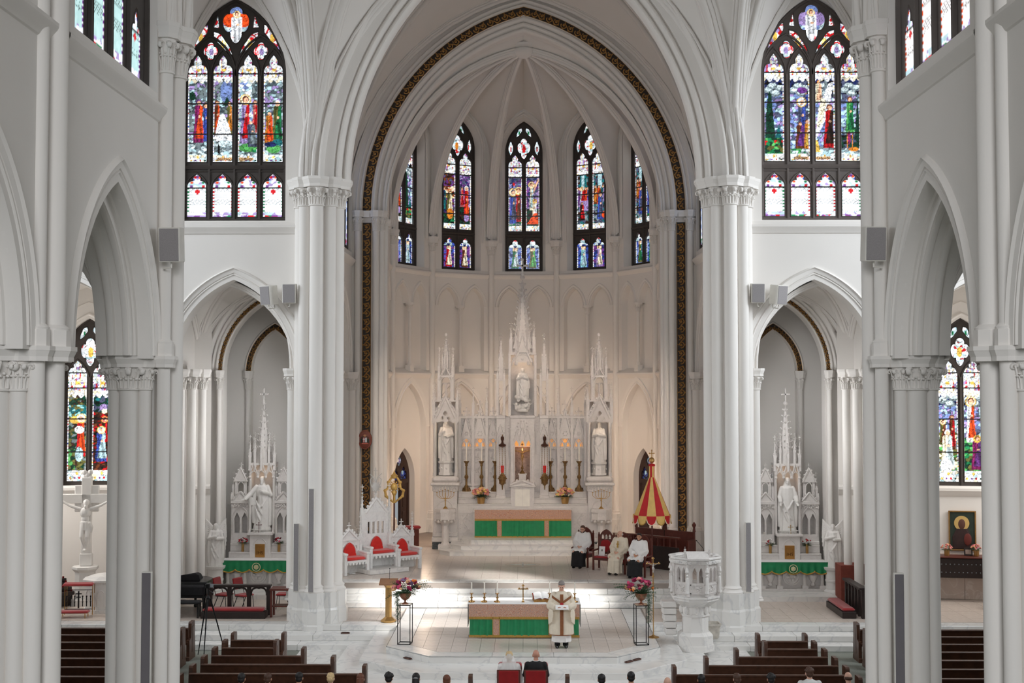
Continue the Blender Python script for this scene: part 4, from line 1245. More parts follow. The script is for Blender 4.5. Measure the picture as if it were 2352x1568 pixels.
def inset(pts, cx, cz, k): return [(cx + (x - cx) * k, cz + (z - cz) * k) for x, z in pts]
def four_light(T, name, label, scenes, ang, grey_ok=False, dark=None):
    outer = [(-1.6, 12.52)] + [(x, 16.95 + z) for x, z in arch(1.6, 2.45, 0, 14)] + [(1.6, 12.52)]
    L = []
    cs = (-1.165, -.385, .385, 1.165)
    for c, f in zip(cs, scenes): L.append((cusped(c, .625, 14.34, 17.12, .56), ('scene', f)))
    for i, c in enumerate(cs): L.append((cusped(c, .61, 12.65, 13.62, .38), ('grisaille', L3(236, 242, 246), ('green', 'red', 'red', 'green')[i], i in (0, 3))))
    L.append((quatrefoil(0, 18.72, .42, .46, 1.55), ('angel', ang)))
    for s in (-1, 1):
        L.append((dagger(s * .70, 18.40, s * .10, 17.66, .27), ('jewel', ['white', 'red', 'white', 'pale'], 'red', 'gold')))
        L.append((dagger(s * .86, 18.62, s * 1.36, 17.80, .27), ('jewel', ['white', 'red', 'lilac', 'white'], 'red', 'gold')))
        L.append((quatrefoil(s * .775, 17.78, .235, .29, 1.0, 24), ('jewel', ['white', 'ice', 'white'], 'red', 'lilac')))
        L.append(([(s * .56, 18.92), (s * .52, 18.50), (s * .70, 18.52)], ('jewel', ['white', 'pale', 'red'], 'white', 'red')))
    mo = [([(x, 12.55), (x, 17.0)], .045) for x in (-.775, 0, .775)]
    mo += [([(-1.6, 14.18), (1.6, 14.18)], .07), ([(-1.6, 14.06), (1.6, 14.06)], .03), ([(-1.6, 12.56), (1.6, 12.56)], .05)]
    for c in cs:
        mo.append(([(c + x, 16.98 + z) for x, z in arch(.37, .85, 0, 8)], .03)); mo.append(([(c + x, 13.45 + z) for x, z in arch(.36, .56, 0, 8)], .025))
    mo.append(([(x, 16.95 + z) for x, z in arch(1.55, 2.4, 0, 12, 4.3)], .05))
    for s in (-1, 1): mo.append(([(s * .775 + x, 17.0 + z) for x, z in arch(.78, 1.25, 0, 10)], .04))
    return build_window(name, T, outer, L, label, cell=.022, mouldings=mo, dark=dark, bars=(15.24, 16.17, 17.09))

TRACERY2 = mat('paler_tracery_stone', rgb(96, 88, 84), 0.6, var=0.08, scale=4)  # paler tracery tone for the right-hand windows
wi = 1
wn = four_light(Matrix.Translation((TX, 37.0, 0)), 'window_1', 'large four light stained glass window with a white robed group on the left', (A1, A2, A3, A4), 'orange')
wn2 = four_light(Matrix.Translation((-TX, 37.0, 0)), 'window_2', 'large four light stained glass window with clouds and cypress on the right', (R1, R2, R3, R4), 'lilac', dark=TRACERY2)
def lettering(w, T, text, x, z, size):
    c = bpy.data.curves.new('lettering', 'FONT'); c.body = text; c.size = size; c.align_x = 'CENTER'; c.align_y = 'CENTER'; c.extrude = .002
    o = bpy.data.objects.new('lettering', c); COL.objects.link(o)
    dg = bpy.context.evaluated_depsgraph_get()
    me = bpy.data.meshes.new_from_object(o.evaluated_get(dg))
    bpy.data.objects.remove(o)
    me.transform(T @ Matrix.Translation((x, .085, z)) @ Matrix.Rotation(PI / 2, 4, 'X'))
    me.materials.clear(); me.materials.append(mat('brown_glass_paint', rgb(92, 52, 30), .6))
    return ob('lettering', me, None, w)
for w, s, a, b in ((wn, 1, 'Stephen', 'Sullivan'), (wn2, -1, 'Elizabeth', 'Callender')):
    T = Matrix.Translation((s * TX, 37.0, 0))
    lettering(w, T, a, -.385 + .035, 14.34 + .112, .115); lettering(w, T, b, .385 - .035, 14.34 + .112, .115)

def two_light(T, name, label, top2, low2, z0=0.0, glass=None, cell=.028, d=0.0, low=True, jewel=('white', 'ice', 'pale', 'white'), cen='red'):
    L = []
    if low:
        outer = [(-.85, 12.72)] + [(x, 18.25 + z) for x, z in arch(.85, 1.45, 0, 12)] + [(.85, 12.72)]
        for c, f in zip((-.4, .4), top2): L.append((cusped(c, .64, 14.59, 17.62, .50), ('scene', f)))
        for c, f in zip((-.4, .4), low2): L.append((cusped(c, .63, 12.86, 13.82, .42), ('scene', f)))
        q = 18.46; h = 19.42; sp = 18.25; bars = (15.3, 16.2, 17.1, 17.55)
    else:
        outer = [(-.86, 4.2)] + [(x, 8.35 + z) for x, z in arch(.86, 1.42, 0, 12)] + [(.86, 4.2)]
        for c, f in zip((-.4, .4), top2): L.append((cusped(c, .64, 4.32, 7.92, .50), ('scene', f)))
        q = 8.70; h = 9.55; sp = 8.35; bars = (5.3, 6.4, 7.45, 7.95)
    L.append((quatrefoil(0, q, .31, .42, 1.3), ('jewel', list(jewel) + ['red'], 'white', cen)))
    for s in (-1, 1):
        L.append((dagger(s * .10, h - .06, s * .34, h - .5, .2), ('jewel', ['ice', 'pale', 'white'], 'white', 'green')))
        L.append((quatrefoil(s * .60, q - .05, .12, .34, 1.1, 20), ('jewel', ['ice', 'pale', 'white'], 'white', 'red')))
    mo = [([(0, outer[0][1]), (0, sp - .55)], .045), ([(x, sp + z) for x, z in arch(.82, 1.4, 0, 12, sp - outer[0][1] - .05)], .05)]
    zz = sp - .75
    for c in (-.4, .4): mo.append(([(c + x, zz + z) for x, z in arch(.39, .78, 0, 8)], .03))
    if low:
        mo += [([(-.85, 14.42), (.85, 14.42)], .06), ([(-.85, 14.30), (.85, 14.30)], .03)]
        for c in (-.4, .4): mo.append(([(c + x, 13.66 + z) for x, z in arch(.38, .56, 0, 8)], .025))
    return build_window(name, T, outer, L, label, d0=d, cell=cell, mouldings=mo, bars=bars, glass=glass)
AP = {0: ((C1, C2), (saint('green', 'pale', 'sky'), saint('olive', 'lime', 'sky')), 'red'), -30: ((D1, D2), (saint('red', 'cream', 'purple'), saint('brown', 'cream', 'purple')), 'amber'), 30: ((E1, E2), (saint('aqua', 'ice', 'blue'), saint('lilac', 'cream', 'purple')), 'gold'),
      -60: ((D2, R1), (saint('purple', 'lilac', 'sky'), saint('pale', 'ice', 'sky')), 'red'), 60: ((E2, C1), (saint('olive', 'green', 'sky'), saint('green', 'aqua', 'sky')), 'red'), -90: ((D1, C2), (saint('blue', 'slate', 'sky'),) * 2, 'red'), 90: ((E1, D2), (saint('red', 'slate', 'sky'),) * 2, 'red')}
NM = {0: 'central apse window of a crucified figure above the altar spire', -30: 'apse window left of centre with a red robed figure', 30: 'apse window right of centre with a supper crowd', -60: 'narrow looking apse window second left of centre', 60: 'narrow looking apse window second right of centre', -90: 'apse window seen edge on at far left', 90: 'apse window seen edge on at far right'}
for i, th in enumerate((-90, -60, -30, 0, 30, 60, 90)):
    t2, l2, c = AP[th]
    two_light(facet(th) @ Matrix.Translation((0, .38, 0)), 'window_%d' % (i + 3), NM[th], t2, l2, cen=c)
two_light(Matrix.Translation((-14.5, 40.5, 0)) @ Matrix.Rotation(rad(9), 4, 'Z') @ Matrix.Translation((0, .25, 0)), 'window_10', 'aisle window with a red robed elder above the marble crucifix', (F1, F2), None, low=False, cell=.022, cen='gold')
TR = Matrix.Translation((14.5, 40.5, 0)) @ Matrix.Rotation(rad(-9), 4, 'Z') @ Matrix.Translation((0, .25, 0))
two_light(TR, 'window_11', 'aisle window of a white and orange robed figure above the painted icon', (G1, G2), None, low=False, cell=.022, cen='gold')
# clerestory windows
n = 12
for side, M in SIDES:
    for yc in (19.25, 13.9):
        T = M @ Matrix.Translation((-6.40, 0, 0)) @ Matrix.Rotation(PI / 2, 4, 'Z') @ Matrix.Translation((yc, .20, 0))
        outer = [(-1.93, 12.62)] + [(x, 14.1 + z) for x, z in arch(1.93, 2.0, 0, 10)] + [(1.93, 12.62)]
        L = []
        tint = L3(176, 212, 212) if side == 'left' else L3(242, 240, 240)
        for c, hh in ((-1.35, 13.45), (-.45, 13.95), (.45, 13.95), (1.35, 13.45)):
            L.append((cusped(c, .54, 12.72, hh, .5), ('grisaille', tint, 'purple' if side == 'left' else 'orange', abs(c) > 1)))
        mo = [([(x, 12.65), (x, 14.6)], .06) for x in (-.9, 0, .9)] + [([(x, 14.1 + z) for x, z in arch(1.86, 1.95, 0, 10, 1.4)], .07)]
        build_window('window_%d' % n, T, outer, L, 'clerestory window of pale patterned glass high on the %s nave wall, %s' % (side, 'beside the crossing' if yc > 15 else 'nearest the viewer'), cell=.03, pd=.02, mouldings=mo, dark=TRACERY if side == 'left' else TRACERY2)
        n += 1
    T = M @ Matrix.Translation((-6.75, 0, 0)) @ Matrix.Rotation(PI / 2, 4, 'Z') @ Matrix.Translation((45.9, .12, 0))
    outer = [(-1.6, 12.75)] + [(x, 17.8 + z) for x, z in arch(1.6, 2.2, 0, 10)] + [(1.6, 12.75)]
    L = [(cusped(c, .6, 12.95, 17.0 + (.6 if abs(c) < .5 else 0), .6), ('grisaille', L3(190, 205, 230), 'blue', False)) for c in (-1.0, 0, 1.0)]
    build_window('window_%d' % n, T, outer, L, 'dark window seen edge on in the %s sanctuary wall' % side, cell=.04, pd=.02, mouldings=[([(x, 12.8), (x, 17.4)], .06) for x in (-.5, .5)])
    n += 1

# ---- doors of the apse
DOORW = mat('door_wood', rgb(56, 36, 30), .45, var=.2, scale=6)
for i, th in enumerate((-60, 60)):
    T = facet(th) @ Matrix.Translation((0, .60, 0))
    outer = [(-.74, ZS)] + [(x, 3.55 + z) for x, z in arch(.74, 1.3, 0, 10)] + [(.74, ZS)]
    L = [(quatrefoil(0, 4.30, .2, .24, 1.0, 24), ('jewel', ['slate', 'dblue', 'lilac'], 'ice', 'white'))]
    for s in (-1, 1):
        L.append((cusped(s * .32, .46, 3.50, 3.72, .34), ('jewel', ['dblue', 'slate', 'blue'], 'black', 'ice')))
    lower = [(-.62, ZS + .1), (.10 if i == 0 else .0 - .03, ZS + .1), (.10 if i == 0 else -.03, 3.32), (-.62, 3.32)]
    fr = MB(T); fr.plate(outer, [l[0] for l in L] + [lower, [(.2 if i == 0 else .03, ZS + .1), (.62, ZS + .1), (.62, 3.32), (.2 if i == 0 else .03, 3.32)]], 0, .14)
    d = ob('door_%d' % (i + 1), fr, DOORW, smooth=0, kind='structure', label=('dark pointed doorway with a glazed head behind the gold emblem', 'dark pointed doorway behind the red and gold canopy')[i])
    w = build_window('window_%d' % n, T, outer if False else [(-.1, 3.4), (.1, 3.4), (.1, 3.45), (-.1, 3.45)], [], 'x') if False else None
    for outline, spec in L:
        xs = [p[0] for p in outline]; zs = [p[1] for p in outline]
        P = Paint(min(xs), max(xs), min(zs), max(zs), .03); C = paint_light(P, spec)
        vs = [tuple(T @ Vector((x, .07, z))) for x, z in zip(P.x.ravel(), P.z.ravel())]
        nx, nz = P.nx, P.nz
        me = bpy.data.meshes.new('glass_pane'); me.from_pydata(vs, [], [(j * (nx + 1) + k, j * (nx + 1) + k + 1, (j + 1) * (nx + 1) + k + 1, (j + 1) * (nx + 1) + k) for j in range(nz) for k in range(nx)])
        at = me.attributes.new('glass', 'FLOAT_COLOR', 'POINT'); col = np.ones((len(vs), 4), np.float32); col[:, :3] = C.reshape(-1, 3); at.data.foreach_set('color', col.ravel())
        me.materials.append(GLASSD); ob('glass_pane', me, None, d)
    lf = MB(T)
    if i == 0:
        lf.box(.2, .62, .03, .09, ZS + .1, 3.32); lf.box(.27, .55, .015, .03, 1.5, 2.1); lf.box(.27, .55, .015, .03, 2.3, 3.2)
        ob('passage_wall', MB(T).box(-1.4, 1.0, 1.3, 1.35, ZS, 4.0), mat('passage_paint', rgb(150, 146, 142), .8), d, smooth=0)
    else:
        for a, b in ((-.62, -.03), (.03, .62)):
            lf.box(a, b, .03, .09, ZS + .1, 3.32); lf.box(a + .1, b - .1, .01, .03, 1.5, 2.1); lf.box(a + .1, b - .1, .01, .03, 2.3, 3.2)
    ob('door_leaf', lf, DOORW, d, smooth=0)
    hb = MB(T); hb.box(-1.5, 1.5, 1.6, 1.65, ZS, 6)
    ob('passage_end', hb, DOORW, d, smooth=0)
# ================================================================== CARVED THINGS AND FIGURES: builders
def W(loc): return Matrix.Translation(-Vector(loc))

def bake(mb, vox, it=2):
    """fuse overlapping volumes into one continuous skin"""
    me = bpy.data.meshes.new('b'); me.from_pydata(mb.v, [], mb.f)
    o = bpy.data.objects.new('b', me); COL.objects.link(o)
    r = o.modifiers.new('r', 'REMESH'); r.mode = 'VOXEL'; r.voxel_size = vox
    if it:
        sm = o.modifiers.new('s', 'SMOOTH'); sm.factor = .5; sm.iterations = it
    dg = bpy.context.evaluated_depsgraph_get()
    out = bpy.data.meshes.new_from_object(o.evaluated_get(dg))
    bpy.data.objects.remove(o); bpy.data.meshes.remove(me)
    out.shade_smooth()
    return out

def baked(name, mb, m, vox, parent=None, it=2, **k):
    me = bake(mb, vox, it)
    me.materials.clear(); me.materials.append(m)
    return ob(name, me, None, parent, **k)

def limb(mb, pts, rs, n=10):
    mb.tube(pts, rs, n)
    for p, r in zip(pts, rs): mb.ball(p, r, 10, 6)
    return mb

def robe(mb, rows, folds=9, n=44, ph=0.0):
    """draped loft: rows of (z, cx, cy, rx, ry, fold depth)"""
    out = []
    for z, cx, cy, rx, ry, am in rows:
        r = []
        for i in range(n):
            a = 2 * PI * i / n
            k = 1 + am * (sin(folds * a + ph) + .5 * sin((folds * 2 - 3) * a + 1.3 + z * 2))
            r.append((cx + rx * k * cos(a), cy + ry * k * sin(a), z))
        out.append(r)
    return mb.loft(out)

def head(mb, c, s=1.0, yaw=0.0, pitch=0.0, neck=True, ears=True):
    """head facing -y, face features, centre c; s=1 is a head 0.23 m tall"""
    old = mb.T
    M = Matrix.Translation(Vector(c)) @ Matrix.Rotation(yaw, 4, 'Z') @ Matrix.Rotation(pitch, 4, 'X') @ Matrix.Scale(s, 4)
    mb.T = (old @ M) if old is not None else M
    mb.ball((0, .012, .022), (.076, .095, .094), 16, 12)
    mb.ball((0, -.022, -.05), (.056, .062, .066), 14, 10)
    mb.ball((0, -.075, -.092), (.026, .02, .02), 8, 6)
    mb.tube([(0, -.088, .018), (0, -.108, -.028)], [.009, .016], 8); mb.ball((0, -.106, -.03), .015, 8, 6)
    mb.ball((0, -.078, .03), (.055, .02, .012), 8, 6)
    mb.ball((0, -.084, -.062), (.024, .012, .009), 8, 6)
    for k in (-1, 1):
        mb.ball((k * .038, -.062, -.028), (.024, .026, .024), 8, 6)
        if ears: mb.ball((k * .078, .012, -.012), (.012, .024, .034), 8, 6)
    if neck: mb.tube([(0, .025, -.04), (0, .035, -.17)], [.052, .062], 12)
    mb.T = old
    return M

def hand(mb, wrist, fwd, palm_n, s=1.0, curl=.5, side=1):
    """palm, four unequal bent fingers and a thumb leaving the side of the palm"""
    f = Vector(fwd).normalized(); n = Vector(palm_n); n = (n - f * n.dot(f)).normalized(); w = f.cross(n) * side
    o = Vector(wrist)
    def P(a, b, c): return tuple(o + f * (a * s) + w * (b * s) + n * (c * s))
    for b in (-.028, -.009, .010, .028): mb.tube([P(0, b * .7, 0), P(.085, b, 0)], [.017 * s, .0155 * s], 7)
    for b, l in ((-.031, .066), (-.011, .080), (.010, .085), (.031, .074)):
        c1, c2 = curl * .55, curl * 1.3
        p0 = (.085, b, 0); p1 = (.085 + l * .45 * cos(c1), b * 1.05, l * .45 * sin(c1)); p2 = (p1[0] + l * .55 * cos(c2), b * 1.08, p1[2] + l * .55 * sin(c2))
        mb.tube([P(*p0), P(*p1), P(*p2)], [.0105 * s, .0098 * s, .0085 * s], 7); mb.ball(P(*p2), .0085 * s, 6, 4); mb.ball(P(*p1), .0100 * s, 6, 4)
    mb.tube([P(.02, .03, 0), P(.055, .058, .012), P(.085, .066, .026)], [.014 * s, .0115 * s, .0095 * s], 7); mb.ball(P(.085, .066, .026), .0095 * s, 6, 4)

def arm(mb, sh, el, wr, r=(.062, .052, .042), hand_dir=None, palm=(0, 0, 1), s=1.0, curl=.4, side=1, hnd=True):
    limb(mb, [sh, el, wr], list(r))
    if hnd:
        d = Vector(wr) - Vector(el) if hand_dir is None else Vector(hand_dir)
        hand(mb, wr, d, palm, s, curl, side)

# ---- carved ornament
def cross_finial(mb, x, y, z, h, w=None):
    w = w or h * .12
    mb.box(x - w / 2, x + w / 2, y - w / 2, y + w / 2, z, z + h)
    mb.box(x - h * .3, x + h * .3, y - w / 2, y + w / 2, z + h * .55, z + h * .55 + w)
    for dx, dz in ((-.3, .55), (.3, .55), (0, 1.0)): mb.ball((x + dx * h, y, z + dz * h + w / 2 * (dz < 1)), w * .85, 6, 4)
    mb.ball((x, y, z), w * 1.2, 6, 4)

def spire(mb, x, y, z0, z1, r, n=8, crockets=5, fin=None):
    mb.prism(ngon(n, r, x, y, PI / n), z0, z1, ngon(n, r * .07, x, y, PI / n))
    for k in range(4 if n == 4 else 8):
        a = PI / n + 2 * PI * k / (4 if n == 4 else 8)
        for j in range(crockets):
            t = (j + .6) / (crockets + .4)
            rr = r * (1 - .93 * t)
            c, s = cos(a), sin(a); q = r * .13 + .012
            mb.tube([(x + rr * c, y + rr * s, z0 + (z1 - z0) * t - q), (x + (rr + q * 1.3) * c, y + (rr + q * 1.3) * s, z0 + (z1 - z0) * t + q * .4)], [q * .5, q * .6], 4)
            mb.ball((x + (rr + q * 1.4) * c, y + (rr + q * 1.4) * s, z0 + (z1 - z0) * t + q * .5), q * .75, 5, 3)
    cross_finial(mb, x, y, z1, fin or (z1 - z0) * .22)

def pinnacle(mb, x, y, z0, w, hs, hp, crockets=3, ph=0):
    """square shaft, four gablets and a crocketed spirelet with a cross"""
    h = w / 2
    mb.box(x - h, x + h, y - h, y + h, z0, z0 + hs)
    mb.box(x - h * 1.25, x + h * 1.25, y - h * 1.25, y + h * 1.25, z0 + hs * .92, z0 + hs)
    mb.box(x - h * 1.2, x + h * 1.2, y - h * 1.2, y + h * 1.2, z0, z0 + hs * .05)
    for dx, dy in ((0, -1), (1, 0), (-1, 0)):
        g = [(-h * 1.1, 0), (h * 1.1, 0), (0, w * 1.2)]
        if dy: vs = [(x + a, y - h * 1.2, z0 + hs + b) for a, b in g] + [(x + a, y, z0 + hs + b) for a, b in g]
        else: vs = [(x + dx * h * 1.2, y + a, z0 + hs + b) for a, b in g] + [(x, y + a, z0 + hs + b) for a, b in g]
        mb.add(vs, [(0, 1, 2), (0, 3, 4, 1), (1, 4, 5, 2), (2, 5, 3, 0)])
    spire(mb, x, y, z0 + hs, z0 + hs + hp * .8, h * 1.0, 4, crockets, hp * .2)

def gable(mb, x, y, z0, w, h, d=.06, crk=4, fin=.3, solid=True):
    """steep crocketed gable"""
    a = w / 2; t = .12 * w + .015
    if solid: mb.add([(x - a * .9, y, z0), (x + a * .9, y, z0), (x, y, z0 + h * .92), (x - a * .9, y + d, z0), (x + a * .9, y + d, z0), (x, y + d, z0 + h * .92)], [(0, 1, 2), (5, 4, 3), (0, 3, 4, 1), (1, 4, 5, 2), (2, 5, 3, 0)])
    for s in (-1, 1):
        mb.tube([(x + s * a, y - .01, z0), (x, y - .01, z0 + h)], t * .45, 5)
        for j in range(crk):
            k = (j + .6) / (crk + .3)
            px, pz = x + s * a * (1 - k), z0 + h * k
            mb.ball((px + s * t * .55, y, pz + t * .25), t * .5, 6, 4)
    if fin: cross_finial(mb, x, y + d / 2, z0 + h, fin)

def arch_tube(mb, x, y, zb, zs, a, h, r, n=10):
    mb.tube([(x + px, y, zs + pz) for px, pz in arch(a, h, 0, n, zs - zb)], r, 6)

def foliage(mb, x0, x1, y, z0, z1, n, seed=1, r=.03):
    q = random.Random(seed)
    for i in range(n):
        x = x0 + (x1 - x0) * (i + .5) / n; z = (z0 + z1) / 2
        mb.tube([(x - (x1 - x0) / n * .5, y, z0 + .1 * (z1 - z0)), (x, y - r * .6, z1 - .2 * (z1 - z0)), (x + (x1 - x0) / n * .5, y, z0 + .1 * (z1 - z0))], r * .4, 4)
        for k in range(3): mb.ball((x + q.uniform(-.4, .4) * (x1 - x0) / n, y - r * .3, q.uniform(z0, z1)), (r, r * .6, r * .8), 6, 4)

def relief_panel(mb, x0, x1, y, z0, z1, seed=1):
    """raised border with a carved vine inside"""
    t = .03
    for a, b, c, d in ((x0, x1, z0, z0 + t), (x0, x1, z1 - t, z1), (x0, x0 + t, z0, z1), (x1 - t, x1, z0, z1)): mb.box(a, b, y - .02, y, c, d)
    q = random.Random(seed); w = (x1 - x0) / 2 - 2 * t; cx = (x0 + x1) / 2
    n = max(4, int((z1 - z0) / .12))
    mb.tube([(cx + w * .5 * sin(i * 1.3), y - .012, z0 + t + (z1 - z0 - 2 * t) * i / n) for i in range(n + 1)], .014, 4)
    for i in range(n * 2): mb.ball((cx + q.uniform(-w, w), y - .01, q.uniform(z0 + 2 * t, z1 - 2 * t)), (.035, .018, .03), 6, 4)

# ---- statues: one continuous carved figure each, facing -y, standing on z=0
def statue_mesh(h, pose, vox=.016):
    k = h / 1.75
    mb = MB(Matrix.Scale(k, 4))
    sway = .05 if pose in ('immaculata', 'heart') else .0
    rows = [(0, 0, 0, .27, .22, .09), (.08, 0, 0, .26, .21, .09), (.45, sway, 0, .225, .18, .08), (.8, sway * 1.5, 0, .205, .165, .06), (1.05, sway, -.01, .19, .15, .04), (1.25, 0, 0, .205, .145, .03), (1.40, 0, 0, .20, .125, .02), (1.47, 0, .01, .12, .09, 0), (1.52, 0, .015, .06, .06, 0)]
    robe(mb, rows, 8, 48, 1.0)
    # mantle falling at the sides
    for s in (-1, 1):
        if pose == 'heart' and s < 0: continue
        mb.tube([(s * .16, .03, 1.42), (s * .25, .02, 1.1), (s * .27, .02, .6), (s * .24, .04, .12)], [.07, .085, .09, .10], 10)
    for i, (x0, z0, x1, z1) in enumerate(((-.17, .95, .12, .35), (-.2, .75, .05, .15), (.17, 1.0, -.1, .62))):
        mb.tube([(x0, -.12, z0), ((x0 + x1) / 2, -.19, (z0 + z1) / 2 - .03), (x1, -.17, z1)], [.025, .035, .02], 6)
    hz = 1.62
    head(mb, (0, -.01, hz), 1.0, 0.15 if pose in ('joseph',) else 0, .15)
    if pose in ('mary', 'immaculata', 'joseph'):
        robe(mb, [(hz - .22, 0, .04, .17, .13, .03), (hz - .05, 0, .045, .115, .10, .02), (hz + .08, 0, .03, .098, .10, 0), (hz + .135, 0, .02, .05, .05, 0)], 7, 24)
    else:
        mb.ball((0, .03, hz + .03), (.095, .105, .10), 14, 10); mb.tube([(0, .06, hz), (0, .08, hz - .24)], [.09, .10], 10); mb.ball((0, -.075, hz - .1), (.05, .04, .06), 10, 8)
    S = [(-.19, 0, 1.40), (.19, 0, 1.40)]
    R = (.075, .085, .07)
    if pose == 'mary':
        for s in (-1, 1): arm(mb, (s * .19, 0, 1.40), (s * .27, -.04, 1.12), (s * .27, -.2, .96), R, (s * .15, -.6, -.7), (0, -1, .3), 1.1, .2, s)
    elif pose == 'heart':
        arm(mb, S[0], (-.36, -.06, 1.18), (-.50, -.22, 1.02), R, (-.6, -.5, -.25), (0, -.2, 1), 1.1, .2, -1)
        arm(mb, S[1], (.30, -.04, 1.14), (.10, -.19, 1.24), R, (-1, -.1, .3), (0, 1, 0), 1.1, .4, 1)
        mb.tube([(-.19, .05, 1.42), (-.30, .06, .9), (-.22, .05, .2)], [.08, .10, .12], 10); mb.tube([(-.40, -.1, 1.1), (-.36, 0, .8)], [.07, .09], 8)
    elif pose == 'immaculata':
        arm(mb, S[0], (-.27, -.08, 1.16), (-.05, -.2, 1.27), R, (.6, -.2, .6), (.3, 1, 0), 1.05, .3, 1)
        arm(mb, S[1], (.27, -.08, 1.16), (.06, -.21, 1.25), R, (-.6, -.2, .6), (-.3, 1, 0), 1.05, .3, -1)
        mb.tube([(.2, .05, 1.4), (.30, .08, 1.05), (.34, .02, .7), (.16, -.12, .6)], [.06, .09, .09, .05], 8)
        q = random.Random(3)
        for i in range(26):
            a = 2 * PI * i / 13; z = -.42 + .42 * (i // 13) + q.uniform(-.05, .18)
            mb.ball((.30 * cos(a) * q.uniform(.8, 1.15), .22 * sin(a), z), q.uniform(.09, .14), 8, 6)
        for a, z in ((-2.2, .12), (-1.0, .16), (-.5, -.2), (-2.7, -.2), (-1.5, -.25)):
            p = (.38 * cos(a), .28 * sin(a), z); mb.ball(p, .08, 10, 8); mb.ball((p[0], p[1] + .05, p[2] - .12), (.09, .08, .1), 8, 6)
            for s in (-1, 1): mb.tube([(p[0], p[1] + .05, p[2] - .08), (p[0] + s * .16, p[1] + .06, p[2] + .02)], [.05, .03], 6)
        mb.lathe([(.30, -.62), (.30, -.5), (.24, -.45), (.22, -.3)], 8)
    elif pose == 'hands':
        arm(mb, S[0], (-.25, -.08, 1.14), (-.04, -.2, 1.22), R, (.5, -.1, .8), (.3, 1, 0), 1.05, .2, 1)
        arm(mb, S[1], (.25, -.08, 1.14), (.05, -.2, 1.18), R, (-.6, -.1, .6), (-.3, 1, 0), 1.05, .2, -1)
    elif pose == 'joseph':
        arm(mb, S[0], (-.27, -.06, 1.12), (-.12, -.2, 1.30), R, (.2, -.1, 1), (.3, 1, 0), 1.05, .4, 1)
        arm(mb, S[1], (.27, -.08, 1.12), (.04, -.2, 1.05), R, (-1, -.1, .1), (0, 0, 1), 1.05, .4, -1)
        mb.tube([(-.14, -.22, 1.62), (-.12, -.24, .2)], .018, 6)
    elif pose == 'angel':
        arm(mb, S[0], (-.27, -.08, 1.14), (-.02, -.21, 1.22), R, (.8, -.1, .4), (.3, 1, 0), 1.1, .3, 1)
        arm(mb, S[1], (.27, -.1, 1.12), (.06, -.2, 1.12), R, (-.8, -.1, .3), (-.3, 1, 0), 1.1, .3, -1)
        for s in (-1, 1):
            for j in range(7):
                t = j / 6
                mb.tube([(s * .08, .12, 1.25 + .05 * j), (s * (.30 + .1 * t), .2, 1.35 + .10 * j - .05 * t), (s * (.40 + .04 * sin(3 * t)), .2, .62 + .17 * j)], [.05, .045, .02], 6)
            mb.tube([(s * .1, .12, 1.3), (s * .3, .2, 1.75), (s * .42, .2, 1.6)], [.06, .06, .03], 8)
        mb.ball((0, .03, hz + .02), (.098, .11, .11), 14, 10)
    return bake(mb, vox, 2)

def statue(name, h, pose, loc, label, group=None, rz=0.0, base=None, vox=.016):
    me = statue_mesh(h, pose, vox); me.materials.clear(); me.materials.append(STATUEM)
    t = thing(name, label, 'statue', loc, rz, group)
    b = base or 0.0
    ob('figure', me, None, t, loc=(0, 0, b))
    if b:
        pb = MB(); w = h * .17
        pb.prism(ngon(8, w * 1.15, 0, 0, PI / 8), 0, b * .18, ngon(8, w * 1.15, 0, 0, PI / 8)); pb.prism(ngon(8, w * 1.0, 0, 0, PI / 8), b * .18, b * .8); pb.prism(ngon(8, w * 1.0, 0, 0, PI / 8), b * .8, b * .9, ngon(8, w * 1.2, 0, 0, PI / 8)); pb.prism(ngon(8, w * 1.2, 0, 0, PI / 8), b * .9, b)
        for k in range(8):
            a = k * PI / 4; pb.ball((w * .93 * cos(a), w * .93 * sin(a), b * .5), w * .16, 6, 4)
        ob('pedestal', pb, STATUEM, t, smooth=0)
    return t

# ================================================================== THE HIGH ALTAR
HA = (-.05, 48.3, ZS)
ha = thing('high_altar', 'towering white marble altar with pinnacles and a central spire', 'altar', HA)
TH = Matrix.Translation((0, -48.3, -ZS))
st = MB(TH)
steps = thing('altar_steps', 'three marble steps with cut corners before the tall pinnacled altar', 'steps', (-.05, 47.0, ZS), kind='structure')
for i, (hx, y0, cx, cy) in enumerate(((3.15, 45.9, 2.72, 46.45), (2.75, 46.28, 2.32, 46.8), (2.35, 46.66, 1.95, 47.1))):
    P = [(-cx, y0 - 47), (cx, y0 - 47), (hx, cy - 47), (hx, 1.0), (-hx, 1.0), (-hx, cy - 47)]
    ob('step', MB().prism(P, .17 * i, .17 * i + .15).prism([(x * 1.006, y - .015) for x, y in P], .17 * i + .15, .17 * (i + 1)), STEPMARBLE, steps, smooth=0)
